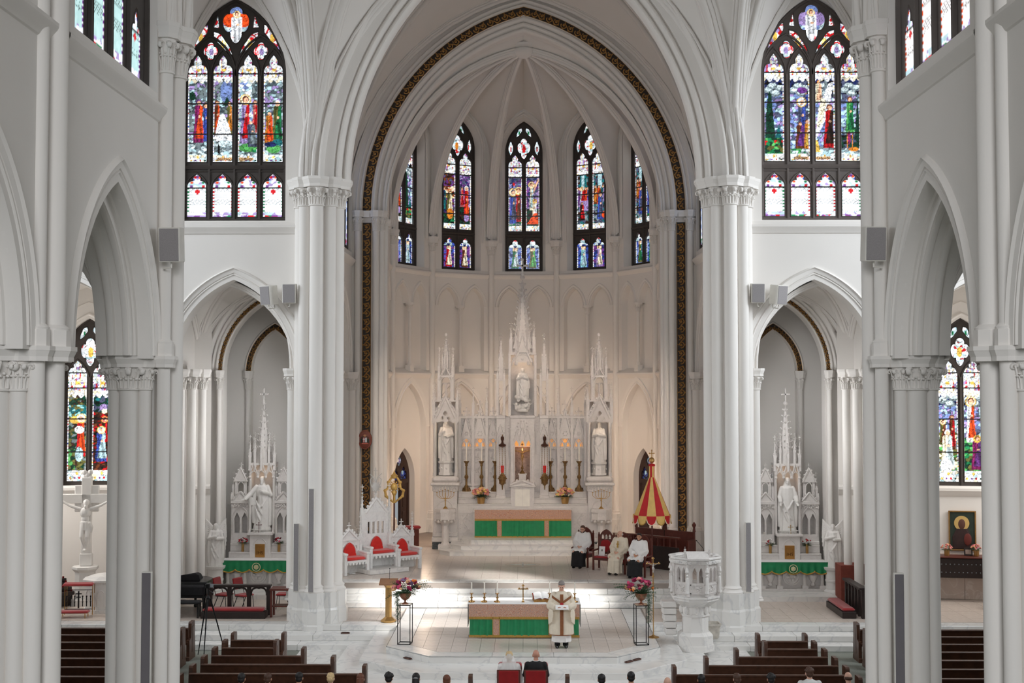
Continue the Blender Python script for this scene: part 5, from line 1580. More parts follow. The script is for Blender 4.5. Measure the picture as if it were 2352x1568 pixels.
# lower body, gradines
b = MB(TH)
b.bbox(-1.84, 1.84, 47.5, 48.4, 1.66, 2.62, .01); b.bbox(-1.92, 1.92, 47.42, 48.4, 2.62, 2.72, .02)
b.box(-2.6, 2.6, 48.05, 48.9, ZS, 2.75)
ob('altar_table', b, ALTARM, ha, smooth=0)
for (y, z0, z1, x) in ((48.02, 2.72, 2.90, 2.56), (48.2, 2.90, 3.12, 2.54), (48.38, 3.12, 3.34, 2.54)):
    for s in (-1, 1):
        g = MB(TH); a, c = (s * .42, s * x) if s > 0 else (s * x, s * .42)
        g.bbox(a, c, y + .04, 48.95, z0, z1 - .05, .005); g.bbox(a, c, y, 48.95, z1 - .052, z1, .012)
        ob('gradine', g, ALTARM, ha, smooth=0)
for s in (-1, 1):
    pn = MB(TH); a, c = sorted((s * 1.98, s * 2.5)); relief_panel(pn, a, c, 48.04, 1.75, 2.55, 5)
    ob('relief_panel', pn, ALTARM, ha)
# tabernacle
tb = MB(TH)
tb.bbox(-.47, .47, 48.1, 48.9, 2.72, 3.72, .01); tb.bbox(-.52, .52, 48.04, 48.9, 3.56, 3.62, .01)
gable(tb, 0, 48.08, 3.62, .95, .2, .3, 2, 0)
tb.box(-.36, -.30, 48.06, 48.1, 2.8, 3.5); tb.box(.30, .36, 48.06, 48.1, 2.8, 3.5); tb.box(-.36, .36, 48.06, 48.1, 3.48, 3.53)
tb.box(-.14, .14, 48.3, 48.7, 3.8, 4.03); tb.box(-.17, .17, 48.27, 48.7, 4.0, 4.05)
tbo = ob('tabernacle', tb, ALTARM, ha, smooth=0)
ob('tabernacle_door', MB(TH).box(-.29, -.005, 48.07, 48.1, 2.8, 3.47).box(.005, .29, 48.07, 48.1, 2.8, 3.47), mat('ivory_panel', rgb(238, 234, 224), .5), tbo, smooth=0)
# reredos wall with openings backed by glowing panels
LIT = mat('alcove_glow', rgb(250, 190, 120), .8, emit=rgb(255, 170, 90), estr=.55)  # lamplight behind the tracery put into the panel as its own glow
rw = MB(TH)
for s in (-1, 1):
    for bx, bw, gz in ((2.24, .21, 6.42), (1.70, .27, 6.70), (1.17, .21, 6.42)):
        x = s * bx
        a0 = bw + .06
        # wall with a pierced head
        rw.plate([(x - a0, 3.34), (x + a0, 3.34), (x + a0, 6.28), (x - a0, 6.28)], [quatrefoil(x, 5.36, bw * .42, bw * .42, 1.0, 20), [(x - bw * .85, 5.10), (x - bw * .2, 5.10), (x - bw * .35, 5.24), (x - bw * .6, 5.27)], [(x + bw * .2, 5.10), (x + bw * .85, 5.10), (x + bw * .6, 5.27), (x + bw * .35, 5.24)]], 48.80, 48.94)
    rw.box(*sorted((s * .60, s * 2.62)), 48.95, 49.0, 3.3, 6.3)
ob('reredos_wall', rw, ALTARM, ha, smooth=0)
for s in (-1, 1): ob('glow_panel', MB(TH).box(*sorted((s * .9, s * 2.55)), 48.942, 48.948, 5.05, 5.7), LIT, ha, smooth=0)
for s in (-1, 1):
    for i, (bx, bw, gz, cr) in enumerate(((2.24, .21, 6.30, 3), (1.70, .28, 6.58, 5), (1.17, .21, 6.30, 3))):
        m = MB(TH); x = s * bx
        gable(m, x, 48.74, 5.42, bw * 2, gz - 5.42, .06, cr + 3, .34)
        arch_tube(m, x, 48.76, 5.05, 5.1, bw * .9, bw * 1.55, .022)
        arch_tube(m, x, 48.77, 5.05, 5.1, bw * .62, bw * 1.2, .014)
        m.box(x - bw, x + bw, 48.72, 48.8, 4.98, 5.06)
        foliage(m, x - bw, x + bw, 48.72, 4.99, 5.05, 4, i, .025)
        relief_panel(m, x - bw * .85, x + bw * .85, 48.79, 3.72, 4.85, 11 + i)
        m.box(x - bw, x + bw, 48.70, 48.8, 3.34, 3.42); m.box(x - bw, x + bw, 48.74, 48.8, 3.55, 3.62)
        for k in range(6): m.ball((x + .3 * bw * cos(k * PI / 3), 48.73, 5.62 + .3 * bw * sin(k * PI / 3)), .025, 5, 3)
        ob('gabled_bay', m, ALTARM, ha, smooth=30)
    for px in (2.50, 1.97, 1.43, .96):
        m = MB(TH)
        m.box(s * px - .055, s * px + .055, 48.68, 48.9, 3.34, 6.3); m.box(s * px - .075, s * px + .075, 48.66, 48.9, 3.34, 3.5); m.box(s * px - .07, s * px + .07, 48.66, 48.9, 4.98, 5.06)
        pinnacle(m, s * px, 48.8, 6.3, .10, .42, .75, 4)
        ob('pinnacle', m, ALTARM, ha, smooth=30)
    co = MB(TH); a, c = sorted((s * .62, s * 2.6)); co.bbox(a, c, 48.7, 49.0, 6.22, 6.32, .015)
    for k in range(14): co.box(a + (c - a) * k / 14, a + (c - a) * (k + .6) / 14, 48.72, 48.8, 6.32, 6.40)
    ob('parapet', co, ALTARM, ha, smooth=0)
    # pilaster with blind arch beside the tabernacle niche
    m = MB(TH); x = s * .86
    m.bbox(x - .17, x + .17, 48.33, 49.0, 3.0, 6.3, .01); m.bbox(x - .20, x + .20, 48.28, 49.0, 3.0, 3.2, .02); m.bbox(x - .19, x + .19, 48.30, 49.0, 6.22, 6.34, .02)
    gable(m, x, 48.31, 5.55, .30, .45, .03, 2, .0, False); arch_tube(m, x, 48.32, 4.2, 5.4, .1, .22, .018); m.box(x - .17, x + .17, 48.30, 48.34, 5.0, 5.05)
    ob('pilaster', m, ALTARM, ha, smooth=0)
# exposition niche
m = MB(TH); m.box(-.36, .36, 48.85, 48.9, 3.7, 5.35); ob('niche_back', m, PINKMARBLE, ha, smooth=0)
m = MB(TH)
for s in (-1, 1):
    m.box(*sorted((s * .36, s * .46)), 48.35, 48.95, 3.7, 5.3); m.lathe([(.05, 3.75), (.035, 3.85), (.035, 5.1), (.05, 5.2)], 10, s * .33, 48.4)
    m.box(*sorted((s * .46, s * .69)), 48.5, 48.95, 3.34, 6.3)
m.plate([(-.46, 5.12), (.46, 5.12), (.46, 6.28), (-.46, 6.28)], [[(-.32 + .21 * k, 5.14), (-.16 + .21 * k, 5.14), (-.16 + .21 * k, 5.22), (-.24 + .21 * k, 5.38), (-.32 + .21 * k, 5.22)] for k in (0, 1.13, 2.28)], 48.32, 48.5)
for k in (-1, 0, 1): gable(m, k * .22, 48.30, 5.35, .24, .42 if k else .55, .03, 3, .16)
m.ball((0, 48.32, 5.95), (.11, .06, .15), 10, 8)
for k in range(10): m.ball((.2 * cos(k * PI / 5), 48.31, 5.92 + .22 * sin(k * PI / 5)), .035, 6, 4)
for s in (-1, 1): pinnacle(m, s * .46, 48.4, 4.9, .07, .5, .6, 3); pinnacle(m, s * .56, 48.5, 5.3, .06, .35, .5, 3)
m.bbox(-.5, .5, 48.28, 49.0, 6.24, 6.36, .02)
ob('tabernacle_canopy', m, ALTARM, ha, smooth=30)
m = MB(TH); m.box(-.34, .34, 48.52, 48.84, 5.1, 5.36); ob('glow_panel', m, LIT, ha, smooth=0)
# statue tabernacle and spire
m = MB(TH)
m.box(-.55, .55, 48.85, 48.95, 6.3, 8.9)
for s in (-1, 1): m.bbox(*sorted((s * .46, s * .56)), 48.38, 48.95, 6.3, 8.75, .01)
m.box(-.56, .56, 48.38, 48.95, 8.75, 8.85)
gable(m, 0, 48.36, 8.45, .72, .75, .06, 4, .3); arch_tube(m, 0, 48.36, 8.3, 8.35, .42, .42, .03)
for k in (-.28, 0, .28): m.ball((k, 48.36, 8.38 + (.2 if k == 0 else 0)), .05, 8, 6)
for s in (-1, 1): m.ball((s * .24, 48.36, 8.42), (.07, .05, .09), 8, 6)
ob('statue_canopy', m, ALTARM, ha, smooth=30)
m = MB(TH)
m.prism(ngon(8, .40, 0, 48.65, PI / 8), 8.85, 9.45)
for k in range(8):
    a = k * PI / 4 - PI / 8 * 0
    cx, cy = .36 * cos(a), 48.65 + .36 * sin(a)
    if k != 2: pinnacle(m, cx, cy, 8.85, .08, .55, .55, 3)
for k in (-1, 0, 1): gable(m, k * .24, 48.26 + .08 * abs(k), 9.0, .26, .5, .03, 3, .12)
m.prism(ngon(8, .33, 0, 48.65, PI / 8), 9.45, 9.6)
spire(m, 0, 48.65, 9.6, 11.75, .32, 8, 9, .05)
m.ball((0, 48.65, 11.85), (.10, .10, .08), 10, 6); m.ball((0, 48.65, 11.95), (.06, .06, .06), 8, 6)
ob('spire', m, ALTARM, ha, smooth=30)
m = MB(TH); cross_finial(m, 0, 48.65, 11.95, .62, .07); ob('cross', m, ALTARM, ha, smooth=30)
for s in (-1, 1):
    m = MB(TH)
    pinnacle(m, s * .46, 48.45, 8.75, .13, .55, .75, 4)
    ob('pinnacle', m, ALTARM, ha, smooth=30)
    m = MB(TH)
    for dx in (-.13, .13):
        for dy in (-.12, .12): m.box(s * .86 + dx - .045, s * .86 + dx + .045, 48.6 + dy - .045, 48.6 + dy + .045, 6.3, 7.75); pinnacle(m, s * .86 + dx, 48.6 + dy, 7.75, .08, .18, .5, 3)
    for z in (6.3, 7.1, 7.72): m.box(s * .86 - .18, s * .86 + .18, 48.43, 48.77, z, z + .05)
    pinnacle(m, s * .86, 48.6, 7.75, .17, .85, 1.0, 5)
    m.tube([(s * .70, 48.6, 7.2), (s * .62, 48.6, 7.5), (s * .55, 48.6, 7.55)], .03, 5)
    ob('flanking_tower', m, ALTARM, ha, smooth=30)
# end piers with statue niches and towers
for s in (-1, 1):
    x = s * 3.03
    m = MB(TH); m.bbox(x - .50, x + .50, 47.85, 48.95, ZS, 1.42, .01); m.box(*sorted((s * 1.98, s * 2.6)), 48.0, 48.2, ZS, 1.42); ob('green_base', m, GREENMARBLE, ha, smooth=0)
    m = MB(TH)
    m.bbox(x - .52, x + .52, 47.83, 48.95, 1.42, 1.62, .03); m.bbox(x - .47, x + .47, 47.9, 48.95, 1.62, 3.42, .02); m.bbox(x - .49, x + .49, 47.87, 48.95, 1.62, 1.82, .03)
    m.bbox(x - .50, x + .50, 47.86, 48.95, 3.40, 3.62, .015); m.bbox(x - .58, x + .58, 47.78, 48.95, 3.62, 3.74, .03); m.bbox(x - .52, x + .52, 47.85, 48.95, 3.74, 3.98, .08)
    foliage(m, x - .48, x + .48, 47.85, 3.45, 3.6, 9, 4, .035)
    for k in (-.36, .36): m.box(x + k - .02, x + k + .02, 47.88, 47.9, 1.95, 3.3)
    m.box(x - .36, x + .36, 47.88, 47.9, 3.28, 3.32); arch_tube(m, x, 47.89, 2.6, 2.75, .28, .3, .02)
    ob('pier_body', m, ALTARM, ha, smooth=0)
    m = MB(TH)
    for dx in (-.42, .42):
        for dy in (47.98, 48.85): m.lathe([(.07, 3.98), (.07, 4.1), (.045, 4.14), (.045, 5.95), (.065, 6.03), (.07, 6.1)], 10, x + dx, dy)
        m.bbox(x + dx - .06, x + dx + .06, 48.05, 48.95, 3.98, 6.1, .01)
    m.box(x - .42, x + .42, 48.88, 48.95, 3.98, 6.9)
    holes = [quatrefoil(x, 6.44, .10, .10, 1, 16)] + [quatrefoil(x + k * .13, 6.25, .075, .075, 1, 14) for k in (-1, 1)]
    m.plate([(x - .47, 6.08)] + [(x + px, 6.1 + pz) for px, pz in arch(.47, .85, 0, 10)] + [(x + .47, 6.08), (x + .3, 6.08), (x + .15, 6.16), (x, 6.08), (x - .15, 6.16), (x - .3, 6.08)], holes, 47.95, 48.02)
    arch_tube(m, x, 47.94, 6.05, 6.1, .47, .87, .035)
    gable(m, x, 47.93, 6.25, .80, .85, .04, 5, .2, False)
    m.box(x - .5, x + .5, 47.93, 48.95, 6.9, 6.96)
    for dx in (-.46, .46): pinnacle(m, x + dx, 47.97, 6.1, .11, .75, .8, 4); pinnacle(m, x + dx, 48.8, 6.1, .11, .75, .8, 4)
    ob('statue_niche', m, ALTARM, ha, smooth=30)
    m = MB(TH)
    for dx in (-.27, .27):
        for dy in (48.15, 48.69): m.box(x + dx - .05, x + dx + .05, dy - .05, dy + .05, 6.96, 7.9); pinnacle(m, x + dx, dy, 7.9, .09, .35, .8, 4)
    for dy in (48.13, 48.7):
        arch_tube(m, x, dy, 7.0, 7.65, .2, .26, .025); gable(m, x, dy - .02, 7.75, .55, .5, .03, 3, .18, False); m.tube([(x, dy, 7.0), (x, dy, 7.65)], .02, 5)
        arch_tube(m, x - .1, dy, 7.0, 7.5, .09, .14, .015, 6); arch_tube(m, x + .1, dy, 7.0, 7.5, .09, .14, .015, 6)
    m.box(x - .335, x + .335, 48.06, 48.78, 6.945, 7.02); m.box(x - .31, x + .31, 48.08, 48.75, 7.86, 7.93)
    for k in range(8): pinnacle(m, x + .15 * cos(k * PI / 4 + .4), 48.42 + .15 * sin(k * PI / 4 + .4), 7.94, .06, .65, .45, 3)
    m.prism(ngon(8, .13, x, 48.42), 7.94, 8.9); spire(m, x, 48.42, 8.75, 9.45, .13, 8, 4, .16)
    m.ball((x, 48.42, 9.55), (.06, .06, .08), 8, 6)
    ob('tower', m, ALTARM, ha, smooth=30)
    light('niche_lamp', 'POINT', (x - .05, 47.98, 6.02), 2.2, WARM, .08)
light('statue_canopy_lamp', 'POINT', (-.05, 48.45, 8.6), 4, WARM, .1)
light('exposition_lamp', 'POINT', (-.05, 48.45, 5.0), 2, WARM, .06)
# uplights behind the altar that warm the apse wall
for sx in (-1, 1):
    light('reredos_uplight', 'POINT', (sx * 1.7, 50.6, 4.6), 75, (1.0, .74, .54), .25)
    light('apse_side_uplight', 'POINT', (sx * 4.0, 49.4, 3.2), 55, (1.0, .74, .54), .2)

statue('statue', 1.62, 'joseph', (-3.08, 48.4, 4.0), 'marble saint statue in the left niche of the tall altar', rz=.15, base=.55)
statue('statue', 1.60, 'hands', (2.98, 48.4, 4.0), 'marble saint statue in the right niche of the tall altar', rz=-.15, base=.5)
m = statue('statue', 1.28, 'immaculata', (-.05, 48.55, 6.95), 'marble robed figure rising from clouds under the altar spire')
# ================================================================== THINGS ON AND ROUND THE HIGH ALTAR
def candlestick_mb(h, r, foot='flat'):
    """turned stick of height h: tripod foot, knops, drip pan"""
    m = MB()
    m.lathe([(r * 1.9, 0), (r * 1.9, h * .03), (r * 1.3, h * .07), (r * 1.0, h * .16), (r * .5, h * .22), (r * .45, h * .40), (r * .9, h * .45), (r * .95, h * .50), (r * .45, h * .55), (r * .4, h * .82), (r * .7, h * .86), (r * .5, h * .9), (r * 1.3, h * .98), (r * 1.35, h), (r * .3, h)], 14)
    for k in range(3):
        a = k * 2 * PI / 3 - PI / 2
        m.tube([(r * .9 * cos(a), r * .9 * sin(a), h * .12), (r * 1.7 * cos(a), r * 1.7 * sin(a), h * .10), (r * 2.1 * cos(a), r * 2.1 * sin(a), 0.0)], [r * .25, r * .3, r * .35], 6)
    return m
def candlestick(loc, h, r, hc, rc, label, group, mtl=None, src=None, lit=False):
    t = thing('candlestick', label, 'candlestick', loc, 0, group)
    if src is None:
        ob('stick', candlestick_mb(h, r), mtl or BRASS, t)
        ob('candle', MB().lathe([(rc, h), (rc, h + hc), (rc * .4, h + hc + rc * .3)], 12), WAX, t)
        ob('wick', MB().tube([(0, 0, h + hc), (0, 0, h + hc + .025)], .004, 5), BLACKCLOTH, t)
    return t
grp = 'tall candlesticks on the high altar shelf'
c0 = None
for i, x in enumerate((-2.26, -1.66, -1.12, 1.08, 1.66, 2.22)):
    nm = ('outermost', 'middle', 'innermost', 'innermost', 'middle', 'outermost')[i] + ' tall brass candlestick %s of the veined marble niche' % ('left' if i < 3 else 'right')
    loc = (x - .02, 48.58, 3.34)
    if c0 is None: c0 = candlestick(loc, 1.20, .085, .72, .03, nm, grp, ABRASS)
    else: dup(c0, loc, 0, nm, grp)
# hanging sanctuary lamps
def sanctuary_lamp(x, label):
    t = thing('sanctuary_lamp', label, 'lamp', (x, 48.05, 3.55), 0, 'hanging sanctuary lamps')
    m = MB(); m.lathe([(.01, -.05), (.03, .0), (.02, .05), (.09, .12), (.13, .22), (.15, .34), (.15, .42), (.11, .45), (.06, .52), (.05, .56)], 16); m.tube([(0, 0, -.1), (0, 0, -.04)], .02, 6)
    for k in range(6): a = k * PI / 3; m.ball((.15 * cos(a), .15 * sin(a), .34), .035, 6, 4); m.ball((.11 * cos(a), .11 * sin(a), .16), .03, 6, 4)
    ob('bowl', m, ABRASS, t)
    ob('red_glass', MB().lathe([(.045, .56), (.055, .62), (.06, .82), (.05, .84), (.04, .82), (.04, .6)], 14), mat('ruby_glass', rgb(190, 12, 22), .15, emit=rgb(200, 10, 18), estr=.25), t)
    m = MB(); m.lathe([(.02, 1.55), (.14, 1.60), (.15, 1.66), (.05, 1.72), (.04, 1.8), (.07, 1.88), (.06, 1.97), (.01, 2.0)], 14)
    ob('crown', m, mat('dark_bronze', rgb(86, 58, 46), .4, metal=.7), t)
    for k in range(3):
        a = k * 2 * PI / 3 + .5; c = MB(); n = 14
        for j in range(n): c.ball((.12 * cos(a), .12 * sin(a), .44 + (1.6 - .44) * (j + .5) / n), (.012, .012, .045), 5, 4)
        ob('chain', c, ABRASS, t)
    b = MB(); b.tube([(0, .28, 2.05), (0, .28, 1.95), (0, 0, 2.02), (0, 0, 1.98)], .018, 5); b.ball((0, .3, 2.03), (.05, .02, .05), 8, 4)
    ob('wall_bracket', b, ABRASS, t)
sanctuary_lamp(-.84, 'hanging brass lamp with red glass left of the tabernacle')
sanctuary_lamp(.82, 'hanging brass lamp with red glass right of the tabernacle')
def corpus(mb, h, z0, y, spread=.95):
    """figure on a cross: crown of the head at z0+h"""
    k = h / 1.7
    old = mb.T; mb.T = (old or I4) @ Matrix.Translation((0, y, z0)) @ Matrix.Scale(k, 4)
    head(mb, (.03, -.06, 1.50), 1.0, .25, .45)
    mb.ball((.03, -.02, 1.53), (.10, .11, .10), 10, 8); mb.ball((.03, -.12, 1.40), (.05, .05, .07), 8, 6)
    mb.ball((0, -.01, 1.20), (.17, .10, .18), 12, 8); mb.ball((0, 0, 1.0), (.13, .09, .15), 12, 8); mb.ball((0, .0, .86), (.15, .10, .13), 12, 8)
    robe(mb, [(.66, 0, -.01, .16, .12, .08), (.80, 0, 0, .17, .125, .08), (.92, 0, 0, .165, .12, .04)], 9, 28)
    mb.tube([(.14, -.06, .9), (.22, -.06, .75), (.2, -.05, .58)], [.06, .05, .03], 6)
    for s in (-1, 1):
        limb(mb, [(s * .16, 0, 1.32), (s * .46, .0, 1.42), (s * .74, .02, 1.58)], [.06, .046, .036]); hand(mb, (s * .74, .02, 1.58), (s * .9, 0, .5), (0, -1, 0), 1.0, .4, s)
        limb(mb, [(s * .08, -.01, .84), (s * .09, -.12, .46), (s * .02, .0, .10)], [.085, .062, .04]); mb.ball((s * .02, -.06, .03), (.04, .09, .04), 8, 6)
    mb.T = old
def standing_cross(name, loc, label, h, fig, mtl, figm, base=True, group=None, w=.035):
    t = thing(name, label, 'crucifix', loc, 0, group)
    m = MB(); a = h * .24
    m.box(-w / 2, w / 2, -w / 2, w / 2, h * .28, h); m.box(-a, a, -w / 2, w / 2, h * .76, h * .76 + w)
    for x, z in ((-a, h * .76 + w / 2), (a, h * .76 + w / 2), (0, h)):
        for d in ((0, 0), (.8, 0), (-.8, 0), (0, .8)): m.ball((x + d[0] * w, 0, z + d[1] * w), w * .6, 7, 5)
    ob('cross', m, mtl, t)
    if base:
        m = MB(); r = h * .05
        m.lathe([(r * 1.9, 0), (r * 1.9, h * .03), (r * 1.2, h * .07), (r * .6, h * .11), (r * .5, h * .15), (r, h * .17), (r, h * .2), (r * .5, h * .23), (r * .45, h * .3)], 12); ob('foot', m, mtl, t)
    if fig:
        m = MB(); corpus(m, h * .42, h * .40, -w * .8); baked('figure', m, figm, h * .008, t)
    return t
standing_cross('altar_crucifix', (-.06, 48.5, 4.05), 'gold crucifix standing in the brown veined marble niche', 1.15, True, ABRASS, GOLD)
# flower pots on the gradine
def blob_flower(seed, r):
    q = random.Random(seed); m = MB()
    for k in range(7):
        a = k * 2 * PI / 6; rr = r * .55 if k < 6 else 0
        m.ball((rr * cos(a), rr * sin(a), (0 if k < 6 else .3) * r), (r * .55, r * .55, r * .42), 6, 4)
    return m
PETAL = {n: mat('petal_' + n, c, .7, var=.12, scale=40) for n, c in (('pink', rgb(232, 150, 140)), ('peach', rgb(240, 190, 140)), ('yellow', rgb(236, 200, 110)), ('cream', rgb(240, 224, 200)), ('rose', rgb(206, 70, 110)), ('magenta', rgb(150, 22, 72)), ('burgundy', rgb(96, 14, 34)), ('orange', rgb(236, 130, 50)), ('red', rgb(176, 24, 34)), ('white', rgb(238, 236, 232)), ('lilac', rgb(140, 120, 160)))}
LEAF = mat('leaf_green', rgb(52, 78, 46), .6, var=.25, scale=20)
LEAFG = mat('leaf_grey_green', rgb(84, 104, 84), .6, var=.2, scale=20)
FL = {}
def flower(parent, col, p, r, seed=0):
    k = (col, seed % 3)
    if k not in FL: FL[k] = mesh_of('flower', blob_flower(seed, 1.0), PETAL[col], 60)
    o = ob('flower', FL[k], None, parent, loc=p)
    o.scale = (r, r, r); o.rotation_euler = (rng.uniform(-1.2, .2), rng.uniform(-.6, .6), rng.uniform(0, 6))
    return o
def leaf_sprig(m, p0, d, L, n=7, s=.05, droop=.3, q=rng):
    p = Vector(p0); d = Vector(d).normalized(); pts = [tuple(p)]
    for i in range(n):
        d = (d + Vector((0, 0, -droop / n))).normalized(); p = p + d * (L / n); pts.append(tuple(p))
        for sd in (-1, 1):
            w = d.cross(Vector((0, 0, 1)) + Vector((0, -.3, 0))).normalized() * sd
            tip = p + (w * .8 + d * .6).normalized() * s * q.uniform(.8, 1.2); mid = (p + tip) / 2; o = d.cross(w).normalized() * s * .12; e = d * s * .22
            m.add([tuple(p), tuple(mid + e + o), tuple(tip), tuple(mid - e + o)], [(0, 1, 2), (0, 2, 3)])
    m.tube(pts, s * .06, 4)
def pot_of_flowers(name, label, loc, cols, n, rad, potm, seed=1, group=None, pot=(.16, .12, .26)):
    q = random.Random(seed)
    t = thing(name, label, 'flowers', loc, 0, group)
    m = MB(); R, r, h = pot
    m.lathe([(r, 0), (r * 1.05, h * .1), (R * .97, h * .85), (R * 1.05, h * .88), (R * 1.05, h), (R * .9, h), (R * .85, h * .9)], 16); ob('pot', m, potm, t)
    m = MB()
    for i in range(26):
        a = q.uniform(0, 2 * PI); leaf_sprig(m, (0, 0, h * .9), (cos(a), sin(a), q.uniform(.1, 1)), rad * q.uniform(.7, 1.15), 5, rad * .22, .5, q)
    props(ob('foliage', m, LEAF, t, smooth=0), kind='stuff')
    for i in range(n):
        a = q.uniform(0, 2 * PI); e = q.uniform(0, 1) ** .6 * PI / 2
        p = (rad * sin(e) * cos(a), rad * sin(e) * sin(a) * .8, h + rad * .25 + rad * .75 * cos(e))
        flower(t, q.choice(cols), p, rad * q.uniform(.15, .22), i)
    return t
pot_of_flowers('flower_pot', 'brass pot of pink and yellow flowers left of the tabernacle', (-1.68, 48.12, 2.9), ('pink', 'peach', 'yellow', 'cream', 'pink'), 46, .34, BRASS, 3, 'flower pots on the high altar', (.17, .13, .27))
pot_of_flowers('flower_pot', 'brass pot of pink and yellow flowers right of the tabernacle', (1.62, 48.12, 2.9), ('pink', 'peach', 'yellow', 'cream', 'pink'), 46, .34, BRASS, 4, 'flower pots on the high altar', (.17, .13, .27))
# cloth front of a long altar: embroidered top strip, green panels, orphreys, fringes
def pleats(x0, x1, y, z0, z1, amp, n, seed=0):
    q = random.Random(seed); m = MB(); k = max(6, int((x1 - x0) * 40)); rows = []
    ph = [q.uniform(0, 6) for _ in range(4)]
    for j in range(9):
        z = z1 + (z0 - z1) * j / 8
        rows.append([(x0 + (x1 - x0) * i / k, y - .012 - amp * (.3 + .7 * j / 8) * (.5 + .5 * sin(ph[0] + (i / k) * n * 2 * PI + .5 * sin(ph[1] + 3 * j / 8))) - amp * .4 * sin(ph[2] + i * .9), z) for i in range(k + 1)])
    return m.grid(rows)
def frontal(name, label, loc, hw, z_top, z_mid, z_bot, panels, orph, depth, lace=True):
    t = thing(name, label, 'altar cloth', loc)
    top = MB(); top.bbox(-hw - .03, hw + .03, -.02, depth, z_top, z_top + .012, .004)
    ob('linen_top', top, LINEN, t)
    if lace:
        for s in (-1, 1):
            m = MB(); n = 16
            m.grid([[(s * (hw + .035 + .012 * sin(i * 1.4) * j / 5), depth * i / n, z_top - (z_top - z_bot) * .75 * j / 5) for i in range(n + 1)] for j in range(6)]); ob('lace_end', m, LINEN, t)
    ob('brocade_strip', pleats(-hw, hw, -.02, z_mid, z_top + .006, .008, 9, 2), BROCADE, t)
    for zz, nm in ((z_mid, 'upper_fringe'), (z_bot, 'lower_fringe')):
        m = MB(); m.box(-hw, hw, -.045, -.03, zz - .035, zz + .015)
        n = int(hw * 2 / .02)
        for i in range(n): m.box(-hw + 2 * hw * (i + .15) / n, -hw + 2 * hw * (i + .85) / n, -.043, -.035, zz - .055, zz - .03)
        ob(nm, m, GOLDCLOTH, t, smooth=0)
    for i, (a, b) in enumerate(panels):
        ob('green_panel', pleats(a, b, -.01, z_bot, z_mid, .022, max(2, (b - a) * 5), i), GREEN, t)
    for a, b in orph:
        m = pleats(a, b, -.022, z_bot, z_mid, .006, 2, 5); ob('orphrey', m, BROCADE, t)
        m = MB(); m.box(a - .008, a + .008, -.045, -.03, z_bot, z_mid); m.box(b - .008, b + .008, -.045, -.03, z_bot, z_mid); ob('orphrey_edge', m, GOLDCLOTH, t, smooth=0)
    return t
frontal('altar_frontal', 'green and rose brocade cloth hanging before the high altar', (-.03, 47.42, 0), 1.87, 2.725, 2.36, 1.70, ((-1.87, -1.0), (-.82, .82), (1.0, 1.87)), ((-1.0, -.83), (.83, 1.0)), .6, False)
# credence pedestals with candelabra
for s in (-1, 1):
    lab = 'left' if s < 0 else 'right'
    t = thing('credence_pedestal', 'carved marble bracket pedestal before the %s pier of the high altar' % lab, 'pedestal', (s * 3.03 - .02, 47.62, ZS), 0, 'marble bracket pedestals')
    m = MB(); m.bbox(-.27, .27, -.2, .2, 0, .22, .01); m.prism(ngon(8, .2, 0, 0, PI / 8), .22, .3, ngon(8, .15, 0, 0, PI / 8)); ob('foot', m, ALTARM, t, smooth=0)
    m = MB(); m.prism(ngon(8, .15, 0, 0, PI / 8), .28, .95, ngon(8, .14, 0, 0, PI / 8)); m.prism(ngon(8, .14, 0, 0, PI / 8), .95, 1.08, ngon(8, .2, 0, 0, PI / 8)); ob('stem', m, ALTARM, t, smooth=0)
    m = MB(); m.prism(ngon(8, .2, 0, 0, PI / 8), 1.05, 1.2, ngon(8, .4, 0, 0, PI / 8)); m.prism(ngon(8, .4, 0, 0, PI / 8), 1.2, 1.48); m.prism(ngon(8, .44, 0, 0, PI / 8), 1.48, 1.55); m.prism(ngon(8, .42, 0, 0, PI / 8), 1.55, 1.6)
    for k in range(8): a = k * PI / 4; m.ball((.36 * cos(a), .36 * sin(a), 1.12), .06, 8, 6); m.tube([(.38 * cos(a + PI / 8), .38 * sin(a + PI / 8), 1.15), (.38 * cos(a + PI / 8), .38 * sin(a + PI / 8), 1.45)], .03, 5)
    ob('bracket_top', m, ALTARM, t, smooth=30)
    c = thing('candelabrum', 'seven branched brass candelabrum on the %s marble bracket' % lab, 'candelabrum', (s * 3.03 - .02, 47.62, ZS + 1.6), 0, 'brass candelabra')
    m = MB(); m.lathe([(.1, 0), (.1, .02), (.05, .06), (.02, .1), (.018, .3), (.035, .33), (.018, .37), (.016, .62)], 12); ob('stem', m, BRASS, c)
    for k in range(7):
        x = (k - 3) * .11; zt = .62 + .04 * (3 - abs(k - 3))
        m = MB(); m.tube([(0, 0, .38 + .02 * (3 - abs(k - 3))), (x * .6, 0, .40), (x, 0, .50), (x, 0, zt)], .009, 6); m.lathe([(.03, zt), (.032, zt + .02), (.012, zt + .02)], 8, x, 0); ob('branch', m, BRASS, c)
        ob('candle', MB().lathe([(.011, zt + .02), (.011, zt + .12), (.003, zt + .13)], 8, x, 0), WAX, c)

